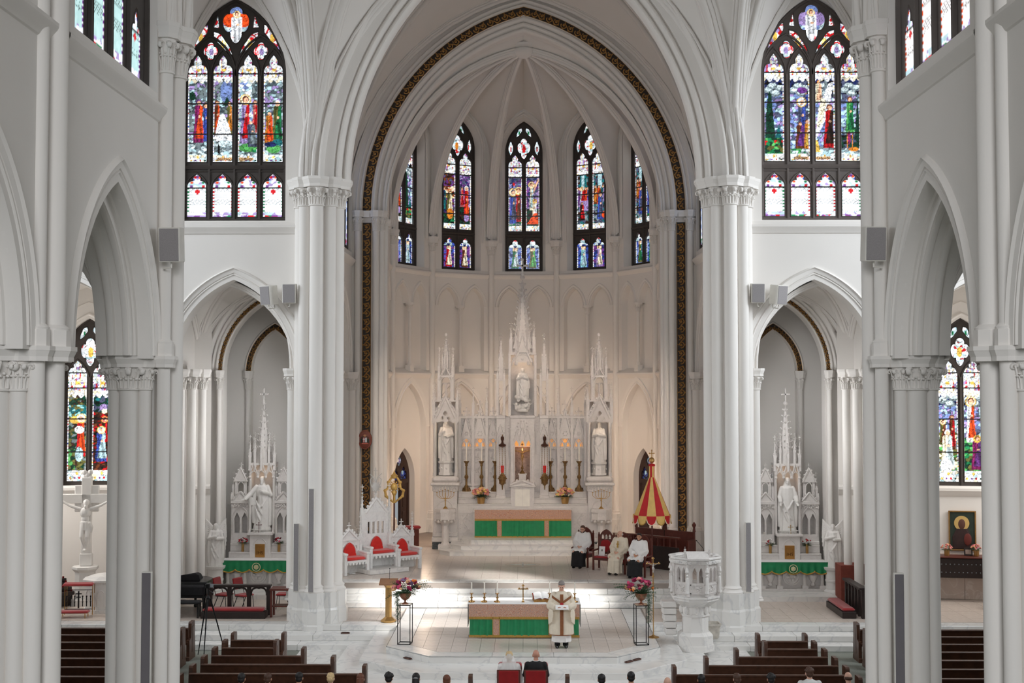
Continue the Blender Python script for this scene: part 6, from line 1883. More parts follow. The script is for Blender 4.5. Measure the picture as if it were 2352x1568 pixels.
# ================================================================== SIDE CHAPEL ALTARS
def side_altar():
    t = thing('side_altar', 'white marble side altar of the outstretched hand statue with a slim spire', 'altar', (-8.98, 41.9, ZP), 0, 'side chapel altars')
    m = MB()
    m.prism([(-1.4, -1.75), (1.4, -1.75), (1.68, -1.45), (1.68, .9), (-1.68, .9), (-1.68, -1.45)], 0, .16); ob('predella', m, STEPMARBLE, t, smooth=0)
    m = MB(); m.box(-1.1, 1.1, -.45, .6, .16, 1.0); m.bbox(-1.17, 1.17, -.72, .6, 1.02, 1.13, .015); m.bbox(-1.12, 1.12, -.68, .6, .16, .24, .01); ob('altar_table', m, ALTARM, t, smooth=0)
    for x in (-1.0, -.42, .42, 1.0):
        m = MB(); m.box(x - .1, x + .1, -.68, -.48, .24, .34); m.lathe([(.085, .34), (.06, .38), (.055, .82), (.08, .92), (.09, 1.02)], 12, x, -.58); ob('column', m, ALTARM, t)
    for x in (-.71, .71):
        m = MB(); m.lathe([(.05, .3), (.1, .34), (.05, .42), (.13, .55), (.16, .68), (.08, .78), (.11, .82), (.02, .92)], 12, x, -.5); ob('urn', m, ALTARM, t)
    m = MB(); m.lathe([(.30, .0), (.30, .05), (.25, .06), (.24, .03)], 24)
    for k in range(6): m.ball((.12 * cos(k * PI / 3), .12 * sin(k * PI / 3), .04), (.07, .07, .04), 8, 5)
    m.v = [(x, -.47 - z, .62 + y) for x, y, z in m.v]; ob('roundel', m, ALTARM, t)
    for z0, z1, y in ((1.13, 1.34, -.18), (1.34, 1.60, .02)):
        for s in (-1, 1): m = MB(); a, c = sorted((s * .3, s * 1.08)); m.bbox(a, c, y, .6, z0, z1 - .03, .012); m.bbox(a, c, y - .03, .6, z1 - .04, z1, .01); ob('gradine', m, ALTARM, t, smooth=0)
    m = MB(); m.bbox(-.36, .36, -.22, .6, 1.13, 1.92, .01); m.bbox(-.44, .44, -.3, .6, 1.92, 2.0, .015); arch_tube(m, 0, -.23, 1.5, 1.55, .22, .28, .02)
    tb = ob('tabernacle', m, ALTARM, t, smooth=0)
    m = MB(); m.bbox(-.165, .165, -.24, -.2, 1.17, 1.62, .006); m.box(-.012, .012, -.25, -.235, 1.42, 1.57); m.box(-.05, .05, -.25, -.235, 1.50, 1.52); arch_tube(m, 0, -.243, 1.25, 1.46, .11, .11, .008, 6)
    ob('gold_door', m, mat('gilt_door', rgb(190, 140, 78), .35, metal=.8), tb, smooth=0)
    m = MB()
    for s in (-1, 1):   # wings with twin lancets
        x = s * .74
        a, c = sorted((s * .44, s * 1.06))
        m2 = MB()
        m2.plate([(a, 1.6), (c, 1.6), (c, 3.0), (a, 3.0)], [[(x + d - .1, 1.95), (x + d + .1, 1.95), (x + d + .1, 2.45), (x + d, 2.66), (x + d - .1, 2.45)] for d in (-.13, .13)], .1, .3)
        m2.box(a, c, .42, .46, 1.6, 3.0); m2.bbox(a - .03, c + .03, .04, .5, 2.96, 3.08, .015); m2.bbox(a - .02, c + .02, .06, .5, 1.6, 1.72, .01)
        foliage(m2, a, c, .07, 2.84, 2.95, 7, 3, .03)
        arch_tube(m2, x, .08, 1.9, 2.45, .27, .42, .02)
        gable(m2, x, .06, 3.08, .5, .3, .05, 2, 0)
        for dx in (-.16, .16): m2.box(x + dx - .04, x + dx + .04, .1, .2, 3.08, 3.75)
        gable(m2, x, .06, 3.72, .46, .48, .1, 3, .16); arch_tube(m2, x, .09, 3.2, 3.55, .11, .16, .02)
        for dx in (-.27, .27): pinnacle(m2, x + dx, .2, 3.08, .09, .42, .55, 3)
        pinnacle(m2, s * 1.04, .2, 1.62, .1, 1.6, .01, 0)
        ob('wing', m2, ALTARM, t, smooth=30)
    m = MB()
    for s in (-1, 1): m.bbox(*sorted((s * .36, s * .44)), .02, .6, 2.0, 4.2, .01); m.lathe([(.05, 2.0), (.03, 2.1), (.03, 3.9), (.05, 4.0)], 8, s * .4, -.02)
    m.box(-.42, .42, .52, .6, 2.0, 4.3)
    for k in (-.27, 0, .27): gable(m, k, -.03, 3.95, .27, .42 if k else .5, .05, 2, .14, False); arch_tube(m, k, -.02, 3.9, 3.92, .11, .16, .02, 6)
    for k in (-.4, -.135, .135, .4): m.ball((k, -.04, 3.88), .05, 8, 6)
    m.box(-.44, .44, -.02, .6, 4.28, 4.36)
    ob('statue_niche', m, ALTARM, t, smooth=30)
    m = MB(); m.prism(ngon(8, .26, 0, .25, PI / 8), 4.34, 4.72); m.prism(ngon(8, .22, 0, .25, PI / 8), 4.72, 4.8)
    for k in range(8):
        a = k * PI / 4
        pinnacle(m, .34 * cos(a), .25 + .34 * sin(a), 4.1, .07, .55 + .15 * (k % 2), .6, 4)
    for s in (-1, 1): pinnacle(m, s * .42, .05, 4.1, .09, .5, .7, 4)
    spire(m, 0, .25, 4.78, 6.35, .21, 8, 7, .05); m.ball((0, .25, 6.40), (.08, .08, .07), 8, 6); cross_finial(m, 0, .25, 6.44, .46, .045)
    ob('spire', m, ALTARM, t, smooth=30)
    return t
def chapel_cloth(loc, label):
    t = thing('altar_cloth', label, 'altar cloth', loc, 0, 'green scalloped altar cloths')
    n = 120; rows = []
    def zb(i): return .30 + .10 * abs(sin((i / n) * PI * 5)) ** .7 if True else 0
    for j in range(6): rows.append([(-1.19 + 2.38 * i / n, -.02 - .018 * sin(i * .55) * j / 5, .0 - zb(i) * j / 5) for i in range(n + 1)])
    ob('green_drop', MB().grid(rows), GREEN, t)
    m = MB(); m.tube([(-1.19 + 2.38 * i / n, -.03 - .018 * sin(i * .55), -zb(i)) for i in range(n + 1)], .022, 6); ob('gold_edge', m, GOLDCLOTH, t)
    ob('linen_top', MB().bbox(-1.2, 1.2, -.04, .5, 0, .012, .004), LINEN, t)
    m = MB(); m.tube([(.135 * cos(i * PI / 14), .135 * sin(i * PI / 14), .006) for i in range(29)], .014, 6)
    for k in range(8): a = k * PI / 4; m.ball((.055 * cos(a), .055 * sin(a), .008), (.034, .034, .014), 6, 4)
    m.ball((0, 0, .012), (.03, .03, .018), 6, 4)
    m.v = [(x, -.045 - z, y - .22) for x, y, z in m.v]; ob('embroidered_emblem', m, mat('cream_embroidery', rgb(206, 200, 160), .8), t)
    return t
sa = side_altar()
sb = dup(sa, (8.98, 41.7, ZP), 0, 'white marble side altar of the veiled woman statue with a slim spire')
def ihs(parent):
    c = bpy.data.curves.new('lettering', 'FONT'); c.body = 'IHS'; c.size = .15; c.align_x = 'CENTER'; c.align_y = 'CENTER'; c.extrude = .003
    o = bpy.data.objects.new('lettering', c); COL.objects.link(o)
    me = bpy.data.meshes.new_from_object(o.evaluated_get(bpy.context.evaluated_depsgraph_get())); bpy.data.objects.remove(o)
    me.transform(Matrix.Translation((0, -.243, 1.32)) @ Matrix.Rotation(PI / 2, 4, 'X')); me.materials.clear(); me.materials.append(mat('engraved_bronze', rgb(96, 62, 30), .5, metal=.6))
    ob('lettering', me, None, parent)
for r in (sa, sb): ihs([c for c in r.children if c.name.startswith('tabernacle')][0])
chapel_cloth((-8.98, 41.17, ZP + 1.135), 'green scalloped cloth with round emblem on the left side altar')
chapel_cloth((8.98, 40.97, ZP + 1.135), 'green scalloped cloth with round emblem on the right side altar')
statue('statue', 1.80, 'heart', (-8.98, 41.95, ZP + 2.0), 'white statue with one arm stretched out on the left side altar', base=.10)
statue('statue', 1.78, 'mary', (8.98, 41.75, ZP + 2.0), 'white veiled statue with lowered hands on the right side altar', base=.10)
for sx, y in ((-8.98, 41.95), (8.98, 41.75)): light('side_niche_lamp', 'POINT', (sx, y + .1, ZP + 4.05), 1.3, WARM, .1)
for s in (-1, 1):
    lab = 'left' if s < 0 else 'right'
    t = thing('angel_statue', 'winged white angel on a round column beside the %s side altar' % lab, 'statue', (s * 10.32, 41.0, ZP), s * .25 * -1, 'winged angels on round columns')
    m = MB(); m.bbox(-.34, .34, -.34, .34, 0, .12, .02); m.lathe([(.31, .12), (.31, .18), (.25, .24), (.25, .48), (.27, .5), (.27, .55), (.25, .57), (.25, .85), (.31, .90), (.33, .98)], 20); ob('column', m, STATUEM, t)
    me = statue_mesh(1.42, 'angel', .015); me.materials.clear(); me.materials.append(STATUEM); ob('figure', me, None, t, loc=(0, 0, .98))
# vases with flowers and candles on the side altars
for s, cols in ((-1, ('red', 'burgundy', 'rose')), (1, ('red', 'white', 'white', 'red'))):
    for k in (-1, 1):
        x = s * 8.98 + k * .62; y = 41.82 if s < 0 else 41.62
        pot_of_flowers('vase', 'vase of %s flowers %s of the gold door, %s side altar' % ('red' if s < 0 else 'red and white', 'left' if k < 0 else 'right', 'left' if s < 0 else 'right'), (x, y, ZP + 1.34), cols, 12, .17, BRASS, 8 + k + s, 'vases on the side altars', (.05, .045, .30))
        m = candlestick((x + k * .16, y + .24, ZP + 1.60), .12, .035, .30, .016, 'white candle %s of the gold door on the %s side altar' % ('left' if k < 0 else 'right', 'left' if s < 0 else 'right'), 'candles on the side altars')
standing_cross('small_cross', (-9.02, 41.66, ZP + 2.0), 'small dark wooden cross at the feet of the outstretched statue', .34, False, WOODM, None, True, None, .018)
standing_cross('small_cross', (9.02, 41.46, ZP + 2.0), 'small gilt cross at the feet of the veiled statue', .30, False, BRASS, None, True, None, .016)
# ================================================================== THE FREE-STANDING ALTAR AND THINGS ROUND IT
t = thing('table_altar', 'free standing white altar table under the green cloth at the front', 'altar', (.03, 34.55, .525))
m = MB(); m.bbox(-1.3, 1.3, -.35, .4, 0, .12, .01); m.bbox(-1.2, 1.2, -.3, .35, .12, .82, .01); ob('altar_base', m, MARBLE, t, smooth=0)
ob('altar_slab', MB().bbox(-1.5, 1.5, -.5, .5, .82, .925, .01), MARBLE, t, smooth=0)
frontal('altar_frontal', 'green and rose brocade cloth on the free standing front altar', (.03, 34.03, 0), 1.53, 1.455, 1.10, .60, ((-1.51, -.86), (-.68, .68), (.86, 1.51)), ((-.87, -.68), (.68, .87)), 1.02)
g = 'small candlesticks on the front altar'
c1 = None
for i, (x, y) in enumerate(((-1.44, 34.3), (-1.08, 34.3), (-.72, 34.3), (.74, 34.3), (1.10, 34.62), (1.44, 34.3))):
    nm = 'small brass candlestick %s on the front altar' % ('at the left corner', 'second from the left corner', 'third from the left corner, nearest the cross', 'by the gold book stand', 'behind the standing priest', 'at the right corner')[i]
    if c1 is None: c1 = candlestick((x, y, 1.468), .25, .045, .30, .017, nm, g)
    else: dup(c1, (x, y, 1.468), i * .3, nm, g)
standing_cross('altar_cross', (.0, 34.3, 1.468), 'gold standing cross in the middle of the front altar', .46, False, BRASS, None, True, None, .03)
t = thing('book_stand', 'gold filigree book stand with an open book on the front altar', 'book stand', (.52, 34.5, 1.468), .15)
m = MB(); m.add([(-.25, -.15, .03), (.25, -.15, .03), (.25, .16, .20), (-.25, .16, .20), (-.25, -.13, .015), (.25, -.13, .015), (.25, .18, .185), (-.25, .18, .185)], [(0, 1, 2, 3), (7, 6, 5, 4), (0, 4, 5, 1), (1, 5, 6, 2), (2, 6, 7, 3), (3, 7, 4, 0)])
m.box(-.25, .25, -.17, -.14, 0, .07); m.box(-.24, .24, .1, .14, 0, .15)
for i in range(9): m.ball((-.22 + .055 * i, -.175, .04), (.022, .01, .025), 6, 4)
ob('stand', m, GOLD, t, smooth=0)
m = MB()
for s in (-1, 1): m.grid([[(s * .22 * i / 6, -.12 + .26 * j / 2, .06 + .145 * j / 2 + .035 * sin(PI * (i / 6) ** .6)) for i in range(7)] for j in range(3)])
ob('open_book', m, LINEN, t); ob('book_cover', MB().add([(-.24, -.13, .045), (.24, -.13, .045), (.24, .16, .205), (-.24, .16, .205)], [(0, 1, 2, 3)]), RED, t)
# brass lectern
t = thing('lectern', 'slim brass lectern with flat book rest and thin microphone', 'lectern', (-4.0, 36.45, ZP + .01))
m = MB(); m.prism(ngon(8, .24, 0, 0, PI / 8), 0, .05); m.prism(ngon(8, .22, 0, 0, PI / 8), .05, .14, ngon(8, .11, 0, 0, PI / 8)); ob('base', m, BRASS, t, smooth=0)
m = MB(); m.prism(ngon(8, .10, 0, 0, PI / 8), .13, 1.0); m.prism(ngon(8, .10, 0, 0, PI / 8), 1.0, 1.08, ngon(8, .16, 0, 0, PI / 8)); ob('column', m, BRASS, t, smooth=0)
m = MB(); m.tube([(-.1, 0, 1.12), (-.04, -.06, 1.06), (0, -.02, 1.02), (.04, -.06, 1.06), (.1, 0, 1.12)], .025, 6); ob('cradle', m, BRASS, t)
m = MB(); m.add([(-.27, -.2, 1.12), (.27, -.2, 1.12), (.27, .2, 1.24), (-.27, .2, 1.24), (-.27, -.2, 1.09), (.27, -.2, 1.09), (.27, .2, 1.21), (-.27, .2, 1.21)], [(0, 1, 2, 3), (7, 6, 5, 4), (0, 4, 5, 1), (1, 5, 6, 2), (2, 6, 7, 3), (3, 7, 4, 0)]); ob('book_rest', m, mat('rest_wood', rgb(150, 108, 78), .5, var=.15), t, smooth=0)
ob('microphone', MB().tube([(0, .15, 1.2), (.01, .12, 1.4), (.03, .02, 1.55)], .006, 6).ball((.03, .01, 1.56), .016, 8, 6), BLACKMETAL, t)
# flower stands
def bouquet(loc, seed, mirror, label, cols):
    q = random.Random(seed)
    t = thing('bouquet', label, 'flowers', loc, 0, 'wedding bouquets on wire stands')
    m = MB(); m.lathe([(.09, 0), (.085, .02), (.03, .05), (.025, .09), (.09, .13), (.16, .22), (.17, .30), (.15, .29), (.08, .16)], 18); ob('goblet_vase', m, mat('copper_vase', rgb(158, 108, 84), .35, metal=.7, var=.1), t)
    m = MB()
    for i in range(44):
        a = q.uniform(0, 2 * PI); leaf_sprig(m, (0, 0, .3), (cos(a), sin(a) * .7, q.uniform(-.1, 1.2)), q.uniform(.2, .5), 6, .07, .5, q)
    for i in range(7): leaf_sprig(m, (mirror * .1, 0, .4), (mirror * 1.0, q.uniform(-.3, .3), q.uniform(.3, .9)), q.uniform(.45, .68), 9, .06, .6, q)
    for i in range(5): leaf_sprig(m, (-.15, -.12, .3), (-.6, -.4, .2), .4, 7, .06, .9, q)
    props(ob('foliage', m, LEAF, t, smooth=0), kind='stuff')
    m = MB()
    for i in range(7):
        p = Vector((-mirror * (.17 + .03 * (i % 3)) if mirror > 0 else .17 + .03 * (i % 3), -.14, .30)); 
        for j in range(12):
            p2 = p + Vector((q.uniform(-.02, .02), q.uniform(-.01, .01), -q.uniform(.05, .075))); leaf_sprig(m, p, (q.uniform(-1, 1), q.uniform(-1, 0), -.6), .06, 2, .045, .5, q); p = p2
            if p.z < -.62 + .1 * i: break
    props(ob('trailing_vine', m, LEAFG, t, smooth=0), kind='stuff')
    for i in range(34):
        a = q.uniform(0, 2 * PI); e = q.uniform(0, 1) ** .7 * PI * .55
        p = (.36 * sin(e) * cos(a) + mirror * .05, .26 * sin(e) * sin(a), .42 + .26 * cos(e))
        flower(t, q.choice(cols), p, q.uniform(.045, .085), i)
    return t
WCOL = ('burgundy', 'magenta', 'rose', 'pink', 'orange', 'peach', 'magenta', 'burgundy', 'lilac')
for s, lab in ((-1, 'left'), (1, 'right')):
    x, y = s * 3.2, 33.3
    t = thing('plant_stand', 'black wire frame plinth under the %s wedding bouquet' % lab, 'stand', (x, y, .525), s * .1, 'wire frame plinths')
    a = .17
    for sx in (-1, 1):
        for sy in (-1, 1): ob('leg', MB().bar((sx * a, sy * a, 0), (sx * a, sy * a, 1.06), .016), BLACKMETAL, t, smooth=0)
    for z, nm in ((.008, 'bottom_rail'), (1.05, 'top_rail')):
        m = MB()
        for (x0, y0, x1, y1) in ((-a, -a, a, -a), (a, -a, a, a), (a, a, -a, a), (-a, a, -a, -a)): m.bar((x0, y0, z), (x1, y1, z), .016)
        ob(nm, m, BLACKMETAL, t, smooth=0)
    ob('glass_top', MB().box(-a, a, -a, a, 1.055, 1.062), mat('clear_glass', rgb(235, 240, 240), .05, trans=.9), t, smooth=0)
    bouquet((x, y, .525 + 1.064), 20 + s, -s if False else (1 if s < 0 else -1), 'dark red and orange bouquet with trailing greenery on the %s wire plinth' % lab, WCOL)
# processional cross
t = standing_cross('processional_cross', (3.62, 34.2, ZP + .01), 'tall brass processional crucifix on a thin pole beside the pulpit', .66, True, BRASS, mat('silver', rgb(206, 204, 200), .3, metal=.8), False, None, .03)
for c in t.children: c.location.z = 1.52
ob('pole', MB().tube([(0, 0, .05), (0, 0, 1.75)], .014, 10).ball((0, 0, 1.5), .03, 8, 6).ball((0, 0, 1.68), .04, 8, 6), BRASS, t)
ob('round_base', MB().lathe([(.16, 0), (.16, .015), (.05, .05), (.02, .08)], 24), BRASS, t)
# ---- marble pulpit
t = thing('pulpit', 'carved white marble pulpit on a stout octagonal stem', 'pulpit', (4.80, 34.35, .17)); t.scale = (.88, .88, 1)
m = MB(); O = lambda r: ngon(8, r, 0, 0, PI / 8)
m.prism(O(.62), 0, .16); m.prism(O(.58), .16, .42); m.prism(O(.58), .42, .5, O(.48)); ob('plinth', m, MARBLE, t, smooth=0)
m = MB(); m.prism(O(.43), .5, 1.2); m.prism(O(.47), .95, 1.0)
for k in range(8): a = k * PI / 4; m.ball((.44 * cos(a), .44 * sin(a), 1.12), (.07, .07, .12), 8, 6)
ob('stem', m, MARBLE, t, smooth=0)
m = MB(); m.prism(O(.45), 1.2, 1.4, O(.76)); m.prism(O(.76), 1.4, 1.47); m.prism(O(.80), 1.47, 1.53); ob('corbel', m, MARBLE, t, smooth=0)
m = MB(); m.prism(O(.70), 1.53, 1.60)
ob('drum_floor', m, MARBLE, t, smooth=0)
for k in range(8):
    if k == 2: continue
    a = k * PI / 4; M2 = Matrix.Rotation(a + PI / 2, 4, 'Z') @ Matrix.Translation((0, -.66, 0))
    m = MB(M2); w = .28
    m.plate([(-w, 1.58), (w, 1.58), (w, 2.42), (-w, 2.42)], [[(d - .07, 1.92), (d + .07, 1.92), (d + .07, 2.20), (d, 2.34), (d - .07, 2.20)] for d in (-.10, .10)], -.03, .05)
    relief_panel(m, -w + .04, w - .04, -.03, 1.62, 1.88, k)
    for d in (-.10, .10): arch_tube(m, d, -.035, 1.92, 2.2, .08, .14, .012, 6)
    m.lathe([(.06, 1.55), (.045, 1.62), (.04, 2.25), (.06, 2.36), (.065, 2.42)], 8, .275, -.04)
    ob('panel', m, ALTARM, t, smooth=30)
    m = MB(M2 @ Matrix.Translation((.275, -.10, 1.72))); robe(m, [(0, 0, 0, .06, .05, .06), (.2, 0, 0, .05, .045, .05), (.33, 0, 0, .055, .04, 0), (.36, 0, 0, .02, .02, 0)], 7, 14); m.ball((0, -.005, .40), .035, 8, 6); m.lathe([(.07, -.08), (.05, 0)], 8); m.lathe([(.04, .47), (.07, .5), (.03, .62)], 8)
    ob('carved_figure', m, STATUEM, t)
m = MB()
for k in range(8):
    if k == 2: continue
    m2 = Matrix.Rotation(k * PI / 4 + PI / 2, 4, 'Z') @ Matrix.Translation((0, -.68, 0)); o_ = MB(m2); o_.bbox(-.30, .30, -.09, .10, 2.42, 2.54, .015); foliage(o_, -.28, .28, -.09, 2.43, 2.5, 7, k, .025); o_.bbox(-.32, .32, -.12, .12, 2.54, 2.6, .015)
    m.v += [v for v in o_.v]; n0 = len(m.v) - len(o_.v); m.f += [tuple(i + n0 for i in f) for f in o_.f]
ob('cornice', m, MARBLE, t, smooth=0)
m = MB(); m.add([(-.34, -.86, 2.60), (.34, -.86, 2.60), (.34, -.45, 2.76), (-.34, -.45, 2.76), (-.34, -.86, 2.55), (.34, -.86, 2.55), (.34, -.45, 2.6), (-.34, -.45, 2.6)], [(0, 1, 2, 3), (7, 6, 5, 4), (0, 4, 5, 1), (1, 5, 6, 2), (2, 6, 7, 3), (3, 7, 4, 0)])
for s in (-1, 1): pinnacle(m, s * .38, -.55, 2.6, .06, .12, .18, 2)
ob('book_desk', m, ALTARM, t, smooth=0)
ob('red_cushion', MB().bbox(-.25, .25, -.5, .2, 1.6, 1.72, .04), RED, t)
ob('microphone', MB().tube([(.28, -.4, 2.6), (.2, -.45, 2.85), (0, -.5, 3.05)], .008, 6).ball((-.01, -.5, 3.06), .02, 8, 6), BLACKMETAL, t)
m = MB()
for i in range(5): m.bbox(-.92 - .03 * i, -.56, .12, .6, .36 + .19 * i, .53 + .19 * i, .03)
ob('stair_block', m, MARBLE, t, smooth=0)
t = thing('planter', 'square weathered stone planter on the step beside the pulpit', 'planter', (5.35, 35.0, .34))
m = MB(); m.loft([rect(-a, a, -a, a, .03, z) for a, z in ((.16, 0), (.19, .06), (.20, .1), (.22, .36), (.25, .38), (.25, .44), (.21, .44), (.2, .3))]); ob('tub', m, mat('weathered_stone', rgb(196, 190, 180), .8, var=.2, scale=8), t, smooth=0)
# ---- clergy chairs, stalls, canopy, thrones
def gothic_chair(loc, rz, label, group, fabric=RED):
    t = thing('gothic_chair', label, 'chair', loc, rz, group)
    ob('seat', MB().bbox(-.28, .28, -.27, .25, .40, .48, .03), fabric, t)
    ob('seat_frame', MB().bbox(-.30, .30, -.28, .28, .34, .41, .01), WOODM, t, smooth=0)
    for x, y, h in ((-.28, -.26, .64), (.28, -.26, .64), (-.28, .26, 1.18), (.28, .26, 1.18)):
        ob('leg', MB().bbox(x - .03, x + .03, y - .03, y + .03, 0, h, .006).lathe([(.02, h), (.035, h + .03), (.005, h + .08)], 8, x, y), WOODM, t, smooth=0)
    m = MB(); m.plate([(-.26, .5), (.26, .5), (.26, 1.08)] + [(x, 1.0 + z) for x, z in reversed(arch(.26, .36, 0, 6))] + [(-.26, 1.08)], [[(d - .05, 1.02), (d + .05, 1.02), (d + .05, 1.12), (d, 1.2), (d - .05, 1.12)] for d in (-.13, 0, .13)], .23, .28); ob('backrest', m, WOODM, t, smooth=0)
    m = MB(); m.loft([[(x, y, .58 + z) for x, z in [(-.2, 0), (.2, 0), (.2, .24)] + [(px, .26 + pz) for px, pz in reversed(arch(.19, .16, 0, 5))] + [(-.2, .24)]] for y in (.23, .19)]); ob('back_cushion', m, fabric, t)
    for s in (-1, 1): ob('armrest', MB().bbox(s * .29 - .035, s * .29 + .035, -.32, .26, .64, .69, .01), WOODM, t, smooth=0)
    return t
SEATS = ((2.02, 43.15, -.45), (2.95, 41.55, -.5), (3.62, 40.85, -.5))
g = 'carved clergy chairs'
gothic_chair((2.10, 43.25, ZS + .01), -.45, 'carved wooden chair holding the black and white robed man nearest the altar', g)
gothic_chair((2.78, 42.55, ZS + .01), -.45, 'empty carved chair with red seat and a booklet', g)
gothic_chair((3.30, 41.75, ZS + .01), -.5, 'carved wooden chair holding the cream robed elderly priest', g)
gothic_chair((3.90, 41.05, ZS + .01), -.5, 'carved wooden chair holding the smiling robed man nearest the pulpit', g)
t = thing('booklet', 'white booklet with a small picture propped on the empty red chair', 'booklet', (2.70, 42.50, ZS + .49), -.45)
ob('cover', MB(Matrix.Rotation(-.2, 4, 'X')).bbox(-.11, .11, 0, .02, 0, .32, .003), LINEN, t, smooth=0); ob('printed_picture', MB(Matrix.Rotation(-.2, 4, 'X')).box(-.02, .03, -.003, .0, .15, .22), mat('grey_print', rgb(120, 110, 104), .7), t, smooth=0)
for i, (x, y) in enumerate(((4.45, 44.05), (5.42, 43.22))):
    t = thing('choir_stall', 'dark carved choir stall %s the striped canopy pole' % ('behind' if i == 0 else 'right of'), 'stall', (x, y, ZS), -.7, 'dark choir stalls')
    m = MB(); m.bbox(-.62, .62, .1, .2, 0, 1.25, .02)
    for s in (-1, 1): m.bbox(s * .59 - .05, s * .59 + .05, -.3, .2, 0, 1.0, .02); m.lathe([(.06, 1.25), (.04, 1.4), (.08, 1.5), (.01, 1.6)], 8, s * .59, .15)
    ob('frame', m, WOODM, t, smooth=0); ob('seat', MB().bbox(-.57, .57, -.3, .12, .40, .47, .01), WOODM, t, smooth=0); ob('front_panel', MB().bbox(-.62, .62, -.9, -.82, 0, .8, .02), WOODD, t, smooth=0)
    for k in range(5): ob('baluster', MB().lathe([(.03, .8), (.02, .85), (.02, 1.05), (.03, 1.1)], 8, -.5 + .25 * k, -.86), WOODM, t)
    ob('top_rail', MB().bbox(-.64, .64, -.95, -.78, 1.1, 1.15, .01), WOODM, t, smooth=0)
# red and gold canopy
t = thing('ceremonial_umbrella', 'half closed red and gold striped canopy on a dark pole', 'umbrella', (4.42, 42.2, ZS))
CY = mat('yellow_silk', rgb(226, 190, 112), .6, var=.08, scale=8); CR = mat('red_silk', rgb(192, 20, 28), .6, var=.1, scale=8)
ob('pole', MB().tube([(0, 0, 0), (0, 0, 3.4)], .03, 10), WOODM, t)
n = 12
for i in range(n):
    a0, a1 = 2 * PI * i / n + .13, 2 * PI * (i + 1) / n + .13
    def pt(a, r, z): return (r * cos(a), r * sin(a), z)
    rows = []
    for r, z in ((.10, 3.22), (.20, 2.98), (.36, 2.58), (.52, 2.2), (.63, 1.93)):
        rows.append([pt(a0 + (a1 - a0) * j / 6, r * (1 - .035 * sin(PI * j / 6)), z) for j in range(7)])
    ob('canopy_gore', MB().grid(rows), CR if i % 2 else CY, t)
    rows = []
    for k in range(6):
        rows.append([pt(a0 + (a1 - a0) * j / 8, .635 + .02 * sin(PI * j / 8), 1.94 - (.30 * (k / 5)) * (.35 + .65 * sin(PI * j / 8) ** .5) ) for j in range(9)])
    ob('valance_flap', MB().grid(rows), CY if i % 2 else CR, t)
    e = MB(); e.tube([pt(a0 + (a1 - a0) * j / 8, .645 + .02 * sin(PI * j / 8), 1.94 - .30 * (.35 + .65 * sin(PI * j / 8) ** .5)) for j in range(9)], .016, 5); ob('flap_fringe', e, PETAL['cream'] if i % 2 == 0 else GOLDCLOTH, t)
for i in range(8):
    a0, a1 = 2 * PI * i / 8, 2 * PI * (i + 1) / 8
    ob('sleeve_strip', MB().loft([[(.095 * cos(a), .095 * sin(a), z) for a in (a0, (a0 + a1) / 2, a1)] for z in (3.2, 3.62)], cap=False, close=False), CR if i % 2 else CY, t)
ob('sleeve_cap', MB().lathe([(.11, 3.60), (.12, 3.64), (.10, 3.67), (.03, 3.69)], 16), CR, t)
ob('orb', MB().ball((0, 0, 3.80), .10, 14, 10).lathe([(.03, 3.66), (.02, 3.72)], 8), BRASS, t); m = MB(); cross_finial(m, 0, 0, 3.88, .26, .03); ob('finial_cross', m, BRASS, t)
